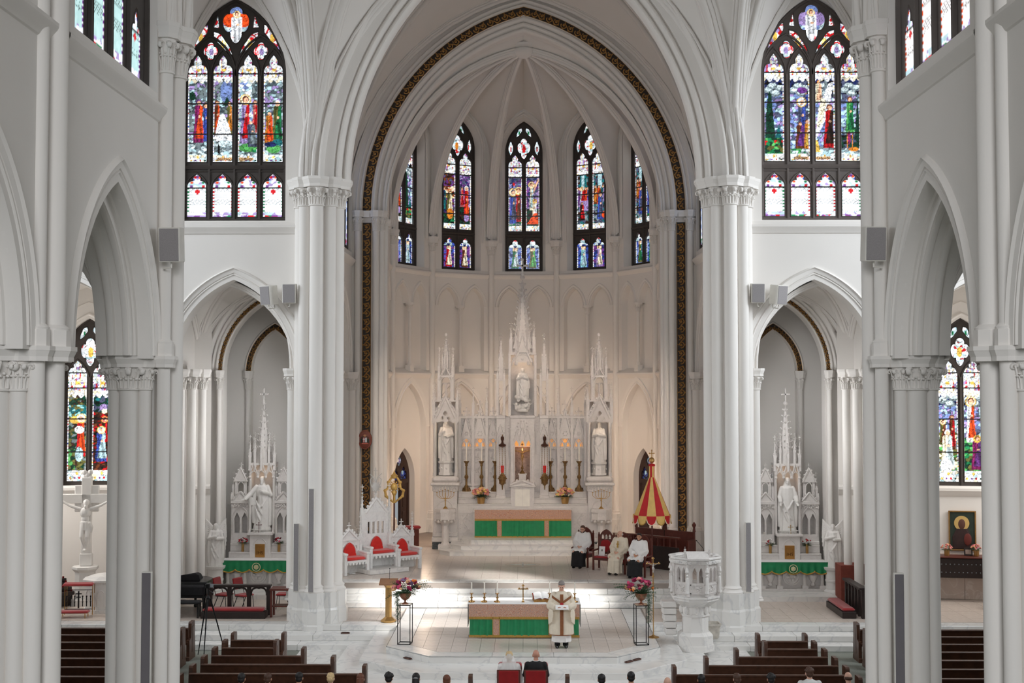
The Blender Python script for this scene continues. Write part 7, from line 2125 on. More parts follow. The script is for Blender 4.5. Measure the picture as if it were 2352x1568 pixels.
# thrones
def throne(loc, rz, label, tall):
    t = thing('throne', label, 'throne', loc, rz, 'white carved thrones with red cushions')
    w = .50 if tall else .42; H = 1.85 if tall else 1.12; zb = .14 if tall else 0
    if tall: ob('dais', MB().prism([(-.75, -.75), (.75, -.75), (.85, .5), (-.85, .5)], 0, .14), MARBLE, t, smooth=0)
    m = MB(); m.bbox(-w, w, -.35, .32, .40 + zb, .48 + zb, .01); m.box(-w + .04, w - .04, .2, .3, zb, .42 + zb)
    for i in range(7): m.ball((-w + .06 + (2 * w - .12) * i / 6, -.34, .37 + zb), (.05, .02, .05), 6, 4)
    ob('seat_frame', m, PLASTERW, t, smooth=0)
    for s in (-1, 1):
        m = MB(); m.bbox(s * w - .05, s * w + .05, -.38, -.26, zb, .72 + zb, .01); m.bbox(s * w - .05, s * w + .05, -.3, .3, .42 + zb, .66 + zb, .01); m.bbox(s * w - .07, s * w + .07, -.42, .3, .66 + zb, .74 + zb, .02); m.box(s * w - .05, s * w + .05, .2, .3, zb, .45 + zb)
        M2 = MB(Matrix.Translation((s * w, -.04, 0)) @ Matrix.Rotation(PI / 2, 4, 'Z')); arch_tube(M2, 0, -.055 * s, .05 + zb, .22 + zb, .14, .18, .02, 8); k0 = len(m.v); m.v += M2.v; m.f += [tuple(i + k0 for i in f) for f in M2.f]
        ob('arm_panel', m, PLASTERW, t, smooth=0)
    holes = [[(x - .045, H * .60 + zb), (x + .045, H * .60 + zb), (x + .045, H * .82 + zb), (x - .045, H * .82 + zb)] for x in ((-.27, -.09, .09, .27) if tall else (-.24, -.12, 0, .12, .24))]
    if not tall: holes = [[(x - .03, .80), (x + .03, .80), (x + .03, .90), (x - .03, .90)] for x in (-.28, -.14, 0, .14, .28)]
    m = MB(); m.plate([(-w, zb), (w, zb), (w, H + zb), (w * .6, H + .1 + zb), (0, H + (.55 if tall else .40) + zb), (-w * .6, H + .1 + zb), (-w, H + zb)], holes, .24, .32)
    gable(m, 0, .22, H + zb - .02, w * 1.7, .5 if tall else .36, .06, 4, .22); m.lathe([(.12, 0), (.12, .02), (.05, .03)], 12); m.box(-w - .03, w + .03, .2, .33, H - .04 + zb, H + .02 + zb)
    arch_tube(m, 0, .23, .5 + zb, .7 + zb, .27, .34, .03)
    ob('backrest', m, PLASTERW, t, smooth=0)
    for s in (-1, 1): m = MB(); pinnacle(m, s * (w + .03), .27, zb, .10, H + .05, .75 if not tall else .9, 5); ob('corner_pinnacle', m, PLASTERW, t, smooth=30)
    ob('seat_cushion', MB().bbox(-w + .07, w - .07, -.36, .2, .48 + zb, .58 + zb, .045), SCARLET, t)
    m = MB(); m.loft([[(x * k, y, .56 + zb + z) for x, z in [(-.24, 0), (.24, 0), (.24, .08)] + [(px, .1 + pz) for px, pz in reversed(arch(.22, .36, 0, 6))] + [(-.24, .08)]] for y, k in ((.23, 1), (.16, 1), (.13, .9))]); ob('back_cushion', m, SCARLET, t)
    if tall:
        m = MB()
        for s in (-1, 1):
            m.tube([(s * .03, .27, 2.75), (s * .2, .27, 2.95), (s * .22, .27, 3.1), (s * .1, .27, 3.2), (s * .05, .27, 3.1)], .016, 6); m.tube([(0, .27, 3.0), (s * .12, .27, 3.22), (s * .24, .27, 3.3)], .014, 6)
        m.tube([(0, .27, 2.4), (0, .27, 3.45)], .018, 6); cross_finial(m, 0, .27, 3.3, .2, .02); m.ball((0, .27, 2.85), (.14, .05, .16), 12, 8)
        for k in range(8): m.ball((.16 * cos(k * PI / 4), .25, 2.85 + .18 * sin(k * PI / 4)), .035, 6, 4)
        ob('iron_crest', m, mat('pale_ironwork', rgb(206, 204, 200), .5), t)
    return t
PLASTERW = mat('throne_marble', rgb(238, 237, 235), .4, var=.03, scale=5, vein=rgb(216, 214, 214), vscale=2)
d = Vector((cos(.62), sin(.62)))
cx, cy = -4.98, 42.25
throne((cx - d.x * 1.02, cy - d.y * 1.02 - .15, ZS + .01), .62, 'low white throne with red cushions, nearest the left pillar', False)
throne((cx, cy, ZS + .01), .62, 'tall central white throne with an iron crest', True)
throne((cx + d.x * 1.02, cy + d.y * 1.02 - .1, ZS + .01), .62, 'low white throne with red cushions, nearest the high altar', False)
t = thing('gold_emblem_stand', 'gilded openwork bell emblem on a pole behind the thrones', 'emblem', (-4.72, 44.6, ZS))
ob('pole', MB().tube([(0, 0, 0), (0, 0, 2.1)], .03, 8).lathe([(.2, 0), (.2, .04), (.05, .1)], 16), WOODM, t)
m = MB()
for s in (-1, 1):
    m.tube([(0, 0, 2.1), (s * .12, 0, 2.2), (s * .3, 0, 2.35), (s * .34, 0, 2.55), (s * .24, 0, 2.62), (s * .2, 0, 2.85), (s * .12, 0, 3.0), (0, 0, 3.06)], [.03, .035, .05, .05, .045, .045, .04, .03], 8)
    for z, x in ((2.35, .3), (2.55, .34), (2.85, .22), (2.7, .2)): m.ball((s * x, 0, z), .06, 8, 6)
m.lathe([(.02, 2.1), (.05, 2.2), (.04, 2.35), (.09, 2.45), (.06, 2.6)], 12); m.ball((0, -.02, 2.68), (.13, .07, .16), 12, 8); m.lathe([(.03, 2.98), (.12, 3.02), (.13, 3.1), (.06, 3.16), (.04, 3.2), (.005, 3.3)], 12)
for k in range(12): m.ball((.17 * cos(k * PI / 6), -.04, 2.68 + .2 * sin(k * PI / 6)), .03, 6, 4)
ob('emblem', m, mat('bright_gilt', rgb(226, 186, 108), .35, metal=.6, var=.1), t)
t = thing('reading_desk', 'dark red topped reading desk behind the thrones', 'lectern', (-4.22, 46.4, ZS), .6)
ob('body', MB().bbox(-.2, .2, -.18, .18, 0, .95, .02), WOODM, t, smooth=0); ob('red_top', MB().bbox(-.26, .26, -.25, .25, .95, 1.08, .05), RED, t)
t = thing('oval_plaque', 'brown oval coat of arms plaque hung on the left gold band', 'plaque', (-6.2, 47.70, 5.42))
E_ = lambda r, y0, y1, mm, nm: ob(nm, MB().loft([[(r * .27 * k * cos(a), y, r * .38 * k * sin(a)) for a in [2 * PI * i / 28 for i in range(28)]] for y, k in ((y1, 1), (y0 + .02, 1), (y0, .92))]), mm, t)
E_(1.0, -.06, .03, mat('plaque_wood', rgb(124, 62, 48), .4, var=.12), 'board'); 
m = MB(); m.tube([(.25 * cos(a), -.06, .355 * sin(a)) for a in [2 * PI * i / 28 for i in range(29)]], .018, 6); ob('rim', m, mat('rim_wood', rgb(150, 84, 64), .4), t)
AS = Matrix.Translation((0, -.07, 0))
ob('shield_red', MB(AS).box(-.08, 0, -.01, .01, -.1, .08), mat('arms_red', rgb(170, 24, 34), .5), t, smooth=0); ob('shield_pale', MB(AS).box(0, .08, -.01, .01, -.1, .08), mat('arms_pale', rgb(206, 216, 220), .5), t, smooth=0)
ob('shield_cross', MB(AS).box(-.055, -.025, -.02, -.01, -.1, .08).box(-.075, -.005, -.02, -.01, 0, .03), PETAL['white'], t, smooth=0)
for s in (-1, 1): ob('tassels', MB(AS).tube([(s * .05, 0, .12), (s * .13, 0, .1), (s * .12, 0, -.1)], .015, 5).box(s * .13 - .035, s * .13 + .035, -.01, .0, -.12, .04), mat('arms_green', rgb(28, 52, 46), .6), t, smooth=0)
ob('hat', MB(AS).ball((0, 0, .16), (.06, .02, .05), 8, 6), mat('arms_tan', rgb(206, 150, 110), .6), t); ob('motto_ribbon', MB(AS).tube([(-.12, 0, -.14), (0, -.01, -.15), (.12, 0, -.135)], .016, 6), mat('arms_ribbon', rgb(226, 120, 104), .6), t)

# ================================================================== PEWS AND NAVE SEATS
def pew(x0, x1, y, label, group, src=None, ends=(1, 1)):
    t = thing('pew', label, 'pew', ((x0 + x1) / 2, y, 0), 0, group); w = (x1 - x0) / 2
    for s, e in zip((-1, 1), ends):
        if not e: continue
        m = MB(); x = s * (w - .045)
        m.loft([[(x + dx, yy, z) for dx in (-.045, .045) for yy in ((a, b) if dx < 0 else (b, a))] for a, b, z in ((-.34, .30, 0), (-.34, .30, .1), (-.30, .27, .12), (-.30, .26, .55), (-.14, .24, .60), (-.1, .23, .98), (-.07, .2, 1.02))])
        m.box(x + s * .045 - .006, x + s * .045 + .006, -.04, .14, .2, .9)
        ob('pew_end', m, WOOD, t, smooth=0)
    m = MB(); m.add([(-w + .05, -.16, .42), (w - .05, -.16, .42), (w - .05, -.24, .86), (-w + .05, -.24, .86), (-w + .05, -.20, .42), (w - .05, -.20, .42), (w - .05, -.28, .86), (-w + .05, -.28, .86)], [(0, 1, 2, 3), (7, 6, 5, 4), (0, 4, 5, 1), (1, 5, 6, 2), (3, 2, 6, 7), (3, 7, 4, 0)])
    ob('back_panel', m, WOOD, t, smooth=0)
    ob('cap_rail', MB().bbox(-w + .05, w - .05, -.31, -.21, .85, .89, .008), WOOD, t, smooth=0)
    ob('seat', MB().bbox(-w + .05, w - .05, -.2, .25, .41, .45, .01), WOOD, t, smooth=0)
    ob('book_shelf', MB().box(-w + .05, w - .05, -.36, -.26, .50, .52), WOOD, t, smooth=0)
    return t
LX = ((-7.65, -6.24, 32.2), (-7.65, -6.25, 31.25), (-7.68, -5.38, 30.35), (-7.70, -4.5, 29.42), (-7.72, -3.62, 28.48), (-7.74, -1.12, 27.5), (-7.74, -1.12, 26.45))
RX = ((6.1, 7.42, 32.2), (6.1, 7.44, 31.25), (5.22, 7.48, 30.35), (4.34, 7.5, 29.42), (3.46, 7.52, 28.48), (.96, 7.55, 27.5), (.96, 7.55, 26.45))
ORD = ('frontmost, shortest', 'second', 'third', 'fourth', 'fifth', 'sixth', 'rearmost')
for rows, lab in ((LX, 'left'), (RX, 'right')):
    for i, (a, b, y) in enumerate(rows): pew(a, b, y, '%s dark walnut pew of the %s centre block' % (ORD[i], lab), 'pews of the %s centre block' % lab)
for s, lab in ((-1, 'left'), (1, 'right')):
    for i in range(8):
        y = 33.75 - .93 * i; a, b = sorted((s * 9.1, s * 16.6))
        pew(a, b, y, '%s dark walnut pew in the %s aisle block, partly behind pillars' % (('frontmost', 'second', 'third', 'fourth', 'fifth', 'sixth', 'seventh', 'eighth')[i], lab), 'pews of the %s aisle block' % lab)
def wedding_seat(x, y, kind, label):
    t = thing('kneeler' if kind else 'red_chair', label, 'kneeler' if kind else 'chair', (x, y, 0), 0, 'wedding kneelers' if kind else 'wedding chairs')
    if kind:
        ob('arm_rest', MB().bbox(-.28, .28, -.1, .12, .80, .90, .03), RED, t); ob('front_board', MB().bbox(-.27, .27, .02, .06, .06, .80, .008), WOODM, t, smooth=0)
        for s in (-1, 1): ob('leg', MB().bbox(s * .26 - .025, s * .26 + .025, -.08, .1, 0, .8, .006), WOODM, t, smooth=0)
        ob('knee_cushion', MB().bbox(-.27, .27, -.5, -.1, .1, .2, .03), RED, t); ob('base', MB().bbox(-.28, .28, -.52, .1, 0, .1, .01), WOODM, t, smooth=0)
    else:
        ob('seat', MB().bbox(-.24, .24, -.2, .26, .40, .47, .03), RED, t); ob('backrest', MB().bbox(-.24, .24, -.26, -.21, .48, .98, .02), RED, t)
        ob('back_frame', MB().bbox(-.27, .27, -.25, -.22, .45, .99, .01), WOODM, t, smooth=0)
        for a, b in ((-.24, -.22), (.24, -.22), (-.24, .24), (.24, .24)): ob('leg', MB().bbox(a - .02, a + .02, b - .02, b + .02, 0, .46, .004), WOODM, t, smooth=0)
for x, who in ((-.30, 'bride'), (.32, 'groom')):
    wedding_seat(x, 29.35, 1, 'red topped wooden kneeler in front of the %s' % who); wedding_seat(x - .02, 28.45, 0, 'dark red chair under the seated %s' % who)

# ================================================================== SIDE CHAPEL FURNITURE
def rail(loc, rz, L, label, n=5, legs=4):
    t = thing('communion_rail', label, 'kneeler', loc, rz, 'dark kneeling rails')
    ob('top_rail', MB().bbox(-L / 2, L / 2, -.12, .12, .86, .93, .012), WOODD, t, smooth=0)
    for i in range(legs):
        x = -L / 2 + .08 + (L - .16) * i / (legs - 1); ob('leg', MB().bbox(x - .06, x + .06, -.05, .05, 0, .87, .01), WOODD, t, smooth=0)
    for i in range(legs - 1):
        x = -L / 2 + .08 + (L - .16) * (i + .5) / (legs - 1); m = MB(); arch_tube(m, x, 0, .6, .66, (L - .16) / (legs - 1) / 2 - .06, .16, .03, 6); ob('arch_brace', m, WOODD, t)
    ob('kneeler_base', MB().bbox(-L / 2 - .05, L / 2 - .05, -.62, -.2, 0, .2, .01), WOODD, t, smooth=0)
    ob('kneeler_cushion', MB().bbox(-L / 2, L / 2 - .1, -.6, -.22, .2, .3, .04), RED, t)
rail((-8.68, 37.45, ZP), 0, 1.95, 'dark arched kneeling rail with long red cushion, left chapel')
rail((10.22, 38.0, ZP), -PI / 2, 2.0, 'dark kneeling rail with red cushion set sideways, right chapel', legs=6)
# covered grand piano with bench
t = thing('grand_piano', 'grand piano under a black cover by the left pillar', 'piano', (-10.30, 38.15, ZP), 0); t.scale = (.78, .8, .95)
out = [(-.75, -.75), (.75, -.75), (.78, .1), (.7, .45), (.35, .85), (0, 1.0), (-.45, 1.05), (-.75, .8)]
m = MB(); m.loft([[(x * k, y * k, z) for x, y in out] for z, k in ((.52, 1.02), (.62, 1.0), (.98, .99), (1.03, .95), (1.06, .6))]); ob('body', m, BLACKPAINT, t)
m = MB(); m.bbox(-.7, .7, -1.0, -.7, .6, .95, .05); ob('keyboard_cover', m, BLACKCLOTH, t)
m = MB(); m.loft([[(-.55, -.5, .98), (.45, -.5, .98), (.4, .2, .98), (-.5, .2, .98)], [(-.5, -.45, 1.16), (.35, -.45, 1.22), (.3, .1, 1.2), (-.45, .1, 1.12)], [(-.4, -.4, 1.2), (.2, -.4, 1.27), (.2, .05, 1.25), (-.3, .05, 1.18)]]); ob('cloth_cover', m, BLACKCLOTH, t)
for x, y in ((-.6, -.7), (.62, -.65), (-.1, .75)): ob('leg', MB().lathe([(.08, .52), (.06, .4), (.05, .12), (.07, .06), (.05, 0)], 10, x, y), BLACKPAINT, t)
t = thing('piano_bench', 'low black bench before the covered piano', 'bench', (-10.15, 37.05, ZP)); ob('seat', MB().bbox(-.4, .4, -.18, .18, .42, .5, .03), BLACKCLOTH, t)
for x in (-.34, .34):
    for y in (-.13, .13): ob('leg', MB().box(x - .025, x + .025, y - .025, y + .025, 0, .43), BLACKPAINT, t, smooth=0)
def stack_chair(loc, rz, label):
    t = thing('stacking_chair', label, 'chair', loc, rz, 'red stacking chairs')
    ob('seat', MB().bbox(-.23, .23, -.22, .22, .42, .48, .03), RED, t); ob('backrest', MB(Matrix.Translation((0, .22, .62)) @ Matrix.Rotation(-.2, 4, 'X')).bbox(-.22, .22, -.02, .03, 0, .36, .03), RED, t)
    for s in (-1, 1): ob('leg', MB().tube([(s * .22, -.2, 0), (s * .21, -.16, .42), (s * .21, .18, .42), (s * .21, .3, .95)], .012, 6), BLACKMETAL, t); ob('leg', MB().tube([(s * .22, .28, 0), (s * .21, .1, .42)], .012, 6), BLACKMETAL, t)
stack_chair((-9.40, 38.5, ZP), PI / 2 - .3, 'red stacking chair nearest the covered piano')
stack_chair((-8.75, 38.4, ZP), PI / 2 - .5, 'red stacking chair behind the middle of the dark rail')
stack_chair((-7.55, 38.6, ZP), -PI / 2, 'red stacking chair half hidden behind the great left pillar')
stack_chair((10.62, 38.4, ZP), -PI / 2 + .4, 'red stacking chair behind the sideways rail, right chapel')
t = thing('side_table', 'small brown wooden table beside the left pillar', 'table', (-7.32, 37.3, ZP)); ob('top', MB().bbox(-.36, .36, -.25, .25, .80, .86, .01), WOODM, t, smooth=0); ob('lower_shelf', MB().bbox(-.3, .3, -.2, .2, .30, .34, .005), WOODM, t, smooth=0)
for x in (-.31, .31):
    for y in (-.2, .2): ob('leg', MB().box(x - .03, x + .03, y - .03, y + .03, 0, .81), WOODM, t, smooth=0)
t = thing('draped_cabinet', 'cabinet under a rust red cloth in the right chapel', 'cabinet', (10.62, 39.9, ZP)); t.scale = (.8, 1, 1); ob('cabinet_body', MB().bbox(-.5, .5, -.35, .35, 0, 1.2, .02), WOODM, t, smooth=0)
m = MB(); m.loft([[(sx * (.52 + .02 * sin(i * 2.1)), sy * .37, z) for i, (sx, sy) in enumerate(((-1, -1), (0, -1.03), (1, -1), (1.02, 0), (1, 1), (0, 1), (-1, 1), (-1.02, 0)))] for z in (.05, 1.2, 1.23)]); ob('cloth', m, mat('rust_cloth', rgb(132, 66, 54), .9, var=.1, scale=6), t)
# camera tripod
t = thing('tripod', 'black camera tripod on the carpet by the left pews', 'tripod', (-8.72, 33.9, 0))
for x, y in ((0.0, -.42), (-.36, .36), (.46, .2)): ob('leg', MB().tube([(x * .12, y * .12, 1.62), (x * .55, y * .55, .85), (x, y, 0)], [.024, .018, .012], 8).ball((x * .55, y * .55, .85), .025, 8, 6), BLACKMETAL, t)
ob('column', MB().tube([(0, 0, 1.4), (0, 0, 1.9)], .02, 8).lathe([(.05, 1.6), (.06, 1.64), (.03, 1.7)], 10), BLACKMETAL, t); ob('pan_handle', MB().tube([(0, 0, 1.85), (.18, -.1, 1.78)], .012, 6), BLACKMETAL, t)
c = thing('video_camera', 'small black video camera on top of the tripod', 'camera', (-8.72, 33.9, 1.91)); ob('body', MB().bbox(-.06, .06, -.1, .1, 0, .13, .02), BLACKMETAL, c, smooth=0); ob('lens', MB(Matrix.Rotation(-PI / 2, 4, 'X')).lathe([(.04, .1), (.05, .13), (.05, .2), (.04, .2)], 14, 0, -.07), BLACKPAINT, c); ob('screen', MB().bbox(.07, .16, -.06, -.05, .02, .12, .003), mat('grey_screen', rgb(150, 156, 160), .3), c, smooth=0)
# baptistery: crucifix, font, prie-dieu, votive racks
t = thing('marble_crucifix', 'large marble crucifix with a hanging figure before the left aisle window', 'crucifix', (-14.05, 39.2, ZP), .12)
m = MB(); m.prism(ngon(8, .42, 0, 0, PI / 8), 0, .2); m.prism(ngon(8, .32, 0, 0, PI / 8), .2, 1.05); m.prism(ngon(8, .32, 0, 0, PI / 8), 1.05, 1.15, ngon(8, .42, 0, 0, PI / 8)); m.prism(ngon(8, .42, 0, 0, PI / 8), 1.15, 1.22); ob('pedestal', m, STATUEM, t, smooth=0)
m = MB(); m.bbox(-.15, .15, .0, .2, 1.22, 4.05, .015); m.bbox(-.85, .85, .0, .2, 3.22, 3.52, .015); m.bbox(-.38, .38, .06, .16, 2.95, 3.80, .02); m.bbox(-.19, .19, -.02, .22, 1.22, 1.62, .02)
for x, z in ((-.9, 3.37), (.9, 3.37), (0, 4.12)):
    for d in ((0, 0), (.09, .09), (-.09, .09), (.09, -.09), (-.09, -.09)): m.ball((x + d[0], .1, z + d[1]), (.09, .08, .09), 8, 6)
ob('cross', m, STATUEM, t, smooth=0)
m = MB(); corpus(m, 1.72, 1.72, -.1); baked('figure', m, STATUEM, .014, t)
t = thing('baptismal_font', 'white octagonal marble font with a closed flat lid', 'font', (-13.02, 38.3, ZP), .2); m = MB(); m.prism(O(.74), 0, .1); m.prism(O(.68), .1, .95); ob('basin', m, MARBLE, t, smooth=0)
for k in range(8): m = MB(Matrix.Rotation(k * PI / 4, 4, 'Z') @ Matrix.Translation((0, -.63, 0))); arch_tube(m, -.11, -.0, .2, .55, .1, .14, .015, 6); arch_tube(m, .11, 0, .2, .55, .1, .14, .015, 6); ob('carved_arch', m, MARBLE, t)
m = MB(); m.prism(O(.76), .95, 1.0); m.prism(O(.74), 1.0, 1.1, O(.45)); m.prism(O(.45), 1.1, 1.14, O(.1)); ob('lid', m, MARBLE, t, smooth=0)
t = thing('prie_dieu', 'brass prie-dieu with red cushions and a cross filigree panel', 'kneeler', (-13.62, 37.55, ZP), .05)
ob('arm_cushion', MB(Matrix.Rotation(.15, 4, 'X')).bbox(-.46, .46, -.12, .12, .90, .98, .035), RED, t); ob('knee_cushion', MB().bbox(-.46, .46, -.72, -.38, .14, .21, .03), RED, t)
for x in (-.42, .42):
    for y, h in ((-.1, .9), (.1, .9)): ob('post', MB().tube([(x, y, 0), (x, y, h)], .014, 6), BRASS, t)
    for y in (-.7, -.4): ob('foot', MB().tube([(x * .9, y, 0), (x * .9, y, .15)], .014, 6), BRASS, t)
m = MB()
for i in range(7):
    if i == 3: continue
    x = -.36 + .12 * i
    for z in (.25, .42): m.box(x - .012, x + .012, -.11, -.09, z, z + .14); m.ball((x, -.1, z + .14), .025, 6, 4)
m.box(-.42, .42, -.11, -.09, .16, .18); m.box(-.02, .02, -.12, -.09, .2, .72); m.box(-.09, .09, -.12, -.09, .62, .65); m.box(-.07, .07, -.12, -.09, .52, .55); m.box(-.42, .42, -.11, -.09, .74, .76)
ob('filigree_panel', m, BLACKMETAL, t)
def votive_rack(loc, rz, label, nx, nz, w, d0=.16, h=.12, z0=.35):
    t = thing('votive_rack', label, 'candle rack', loc, rz, 'votive candle racks'); m = MB()
    for j in range(nz): m.bbox(-w, w, -d0 * (nz - j), .1, z0 + h * j, z0 + h * (j + 1), .01)
    m.box(-w, w, -d0 * nz * .8, .05, 0, z0); ob('tiers', m, WOODD, t, smooth=0)
    me = mesh_of('votive_cup', MB().lathe([(.02, 0), (.03, .005), (.033, .06), (.02, .06)], 8), mat('red_cup', rgb(120, 16, 20), .2)); 
    for j in range(nz):
        for i in range(nx): ob('votive_cup', me, None, t, loc=(-w + .08 + (2 * w - .16) * i / (nx - 1), -d0 * (nz - j) + .07, z0 + h * (j + 1)))
votive_rack((-15.3, 38.75, ZP), .9, 'dark tiered candle rack with red cups at the far left', 8, 4, .8)
votive_rack((-12.2, 39.9, ZP), -.7, 'dark stepped candle rack behind the marble font', 5, 5, .5, .16, .14, .5)
# right aisle: icon, votive cabinet, pots
RR = rad(-9)
def rw_(x, y): p = TR @ Vector((x, y - .25, 0)); return (p.x, p.y)
ix, iy = rw_(-.06, -.05)
t = thing('icon_painting', 'dark gilt framed icon of a haloed robed figure on the right aisle wall', 'painting', (ix, iy, 2.75), RR)
ob('panel', MB().box(-.40, .40, -.01, .02, -.62, .62), mat('icon_ground', rgb(40, 52, 42), .5, var=.15, scale=6), t, smooth=0)
m = MB()
for a, b, c, d2 in ((-.43, .43, -.65, -.61), (-.43, .43, .61, .65), (-.43, -.39, -.65, .65), (.39, .43, -.65, .65)): m.bbox(a, b, -.04, .03, c, d2, .008)
ob('frame', m, GOLD, t, smooth=0)
m = MB(); m.lathe([(.24, 0), (.24, .012), (.0, .014)], 28); m.v = [(x - .02, -.012 - z, y + .25) for x, y, z in m.v]; ob('halo', m, mat('icon_gold', rgb(206, 172, 104), .5), t)
m = MB(); m.ball((-.02, -.02, .22), (.12, .02, .17), 14, 10); ob('face', m, mat('icon_brown', rgb(92, 56, 44), .6), t)
m = MB(); m.loft([[(-.3, -.014, -.6), (.3, -.014, -.6), (.3, -.02, -.2), (.16, -.022, .08), (-.18, -.022, .08), (-.32, -.02, -.2)], [(-.28, -.022, -.58), (.28, -.022, -.58), (.26, -.03, -.2), (.1, -.03, .05), (-.12, -.03, .05), (-.28, -.03, -.2)]]); ob('robe', m, mat('icon_robe', rgb(50, 30, 28), .6, var=.3, scale=5), t, smooth=0)
m = MB(); m.ball((.16, -.03, -.28), (.12, .012, .2), 10, 8); ob('sleeve', m, mat('icon_red', rgb(104, 40, 32), .6), t)
cx_, cy_ = rw_(-.1, -.42)
t = thing('votive_cabinet', 'long dark candle cabinet with two rows of studs below the icon', 'cabinet', (cx_, cy_, ZP), RR); ob('body', MB().bbox(-1.5, 1.5, -.25, .28, .78, 1.42, .02), WOODD, t, smooth=0); ob('top', MB().bbox(-1.54, 1.54, -.3, .3, 1.42, 1.47, .01), WOODM, t, smooth=0)
kn = mesh_of('stud', MB().ball((0, 0, 0), (.022, .022, .022), 8, 6), mat('steel_stud', rgb(120, 124, 128), .3, metal=.8))
for j in range(2):
    for i in range(22): ob('stud', kn, None, t, loc=(-1.4 + 2.8 * i / 21, -.26, .96 + .26 * j))
for x in (-1.2, 1.2): ob('bracket', MB().box(x - .08, x + .08, 0, .28, .4, .8), WOODD, t, smooth=0)
wx_, wy_ = rw_(0, -.06); 
for k in range(4): ob('wall_panel', MB(Matrix.Translation((wx_, wy_, 0)) @ Matrix.Rotation(RR, 4, 'Z')).bbox(-3.2 + 1.6 * k, -1.61 + 1.6 * k, 0, .06, ZP, 2.0, .006), mat('pink_wainscot', rgb(204, 186, 174), .35, var=.06, vein=rgb(226, 216, 208)), bpy.data.objects['wall_aisle_chapel_right'], smooth=0)
PK = ('pink', 'rose', 'pink', 'peach')
GP = mat('gilt_pot', rgb(170, 130, 76), .4, metal=.6)
for k, (u, lab) in enumerate(((-.62, 'left'), (.30, 'right'))):
    x, y = rw_(u, -.42); pot_of_flowers('flower_pot', 'small gilt pot of pink flowers at the %s end of the candle cabinet' % lab, (x, y, ZP + 1.47), PK, 26, .17, GP, 30 + k, 'pink pots on the candle cabinet', (.09, .075, .2))
x, y = rw_(.06, -.38); t = thing('photo_frame', 'small dark picture frame on the candle cabinet', 'frame', (x, y, ZP + 1.47), RR); ob('frame', MB(Matrix.Rotation(-.12, 4, 'X')).bbox(-.13, .13, 0, .03, 0, .26, .006), WOODD, t, smooth=0); ob('print', MB(Matrix.Rotation(-.12, 4, 'X')).box(-.09, .09, -.004, 0, .05, .2), mat('beige_print', rgb(170, 150, 138), .6), t, smooth=0)
votive_rack((15.2, 38.7, ZP), -.5, 'low dark candle stand at the far right', 5, 2, .45, .18, .12, .45)

# ================================================================== LOUDSPEAKERS AND FLOOR FITTINGS
def speaker(loc, rz, tilt, w, h, d, label, group, mount):
    t = thing('loudspeaker', label, 'loudspeaker', loc, rz, group); R = Matrix.Rotation(tilt, 4, 'X')
    ob('housing', MB(R).bbox(-w / 2, w / 2, 0, d, -h / 2, h / 2, .012), WHITEP, t, smooth=0); ob('grille', MB(R).bbox(-w / 2 + .02, w / 2 - .02, -.012, .01, -h / 2 + .02, h / 2 - .02, .006), GREYP, t, smooth=0)
    m = MB(); a = mount; m.tube([(0, d * .5, -h / 2 + .02), (0, d * .5, -h / 2 - .08), (a, d * .7, -h / 2 - .09), (a, d + .12, -h / 2 - .06), (a, d + .12, -h / 2 + .2)], .016, 6); ob('bracket', m, WHITEP, t)
for s, lab in ((-1, 'left'), (1, 'right')):
    speaker((s * 6.10, 20.95, 9.92), 0, .10, .37, .60, .32, 'large grey loudspeaker on the %s nave pillar' % lab, 'large nave loudspeakers', s * .16)
    speaker((s * 6.98, 36.15, 10.25), 0, .08, .40, .58, .30, 'small loudspeaker facing forward near the top of the %s great pillar' % lab, 'small transept loudspeakers', s * .05)
    speaker((s * 7.72, 36.27, 10.2), s * .55, .12, .40, .58, .36, 'small loudspeaker turned sideways above the %s chapel arch' % lab, 'small transept loudspeakers', s * .05)
    t = thing('column_speaker', 'slim grey column loudspeaker low on the %s nave pillar' % lab, 'loudspeaker', (s * 6.42, 20.93, 1.75), 0, 'slim column loudspeakers'); ob('housing', MB().bbox(-.085, .085, 0, .08, 0, 2.55, .01), WHITEP, t, smooth=0); ob('grille', MB().bbox(-.075, .075, -.012, .01, .02, 2.53, .006), mat('dark_grille', rgb(112, 108, 112), .7, bump=.2, bscale=200), t, smooth=0)
for x, z0, h, lab in ((-6.22, 1.45, 3.05, 'taller slim column loudspeaker on the left great pillar'), (-6.70, 1.45, 2.0, 'shorter slim column loudspeaker on the left great pillar'), (6.62, 1.45, 2.05, 'slim column loudspeaker on the right great pillar')):
    t = thing('column_speaker', lab, 'loudspeaker', (x, 35.88 if abs(x) < 6.4 else 36.1, z0), 0, 'slim column loudspeakers'); ob('housing', MB().bbox(-.085, .085, 0, .08, 0, h, .01), WHITEP, t, smooth=0); ob('grille', MB().bbox(-.07, .07, -.01, .01, .02, h - .02, .005), GREYP, t, smooth=0)
for s, lab in ((-1, 'left'), (1, 'right')):
    t = thing('hanging_speaker', 'small white wedge hanging inside the %s chapel arch' % lab, 'loudspeaker', (s * 7.02, 37.5, 7.1), 0, 'white wedges in the chapel arches'); ob('wedge', MB(Matrix.Rotation(.6 * s, 4, 'Y')).bbox(-.2, .2, 0, .25, -.12, .12, .02), WHITEP, t, smooth=0); ob('hanger', MB().tube([(0, .1, .1), (0, .1, .75)], .008, 5), BLACKMETAL, t)
BRZ = mat('bronze_plate', rgb(96, 66, 56), .4, metal=.6)
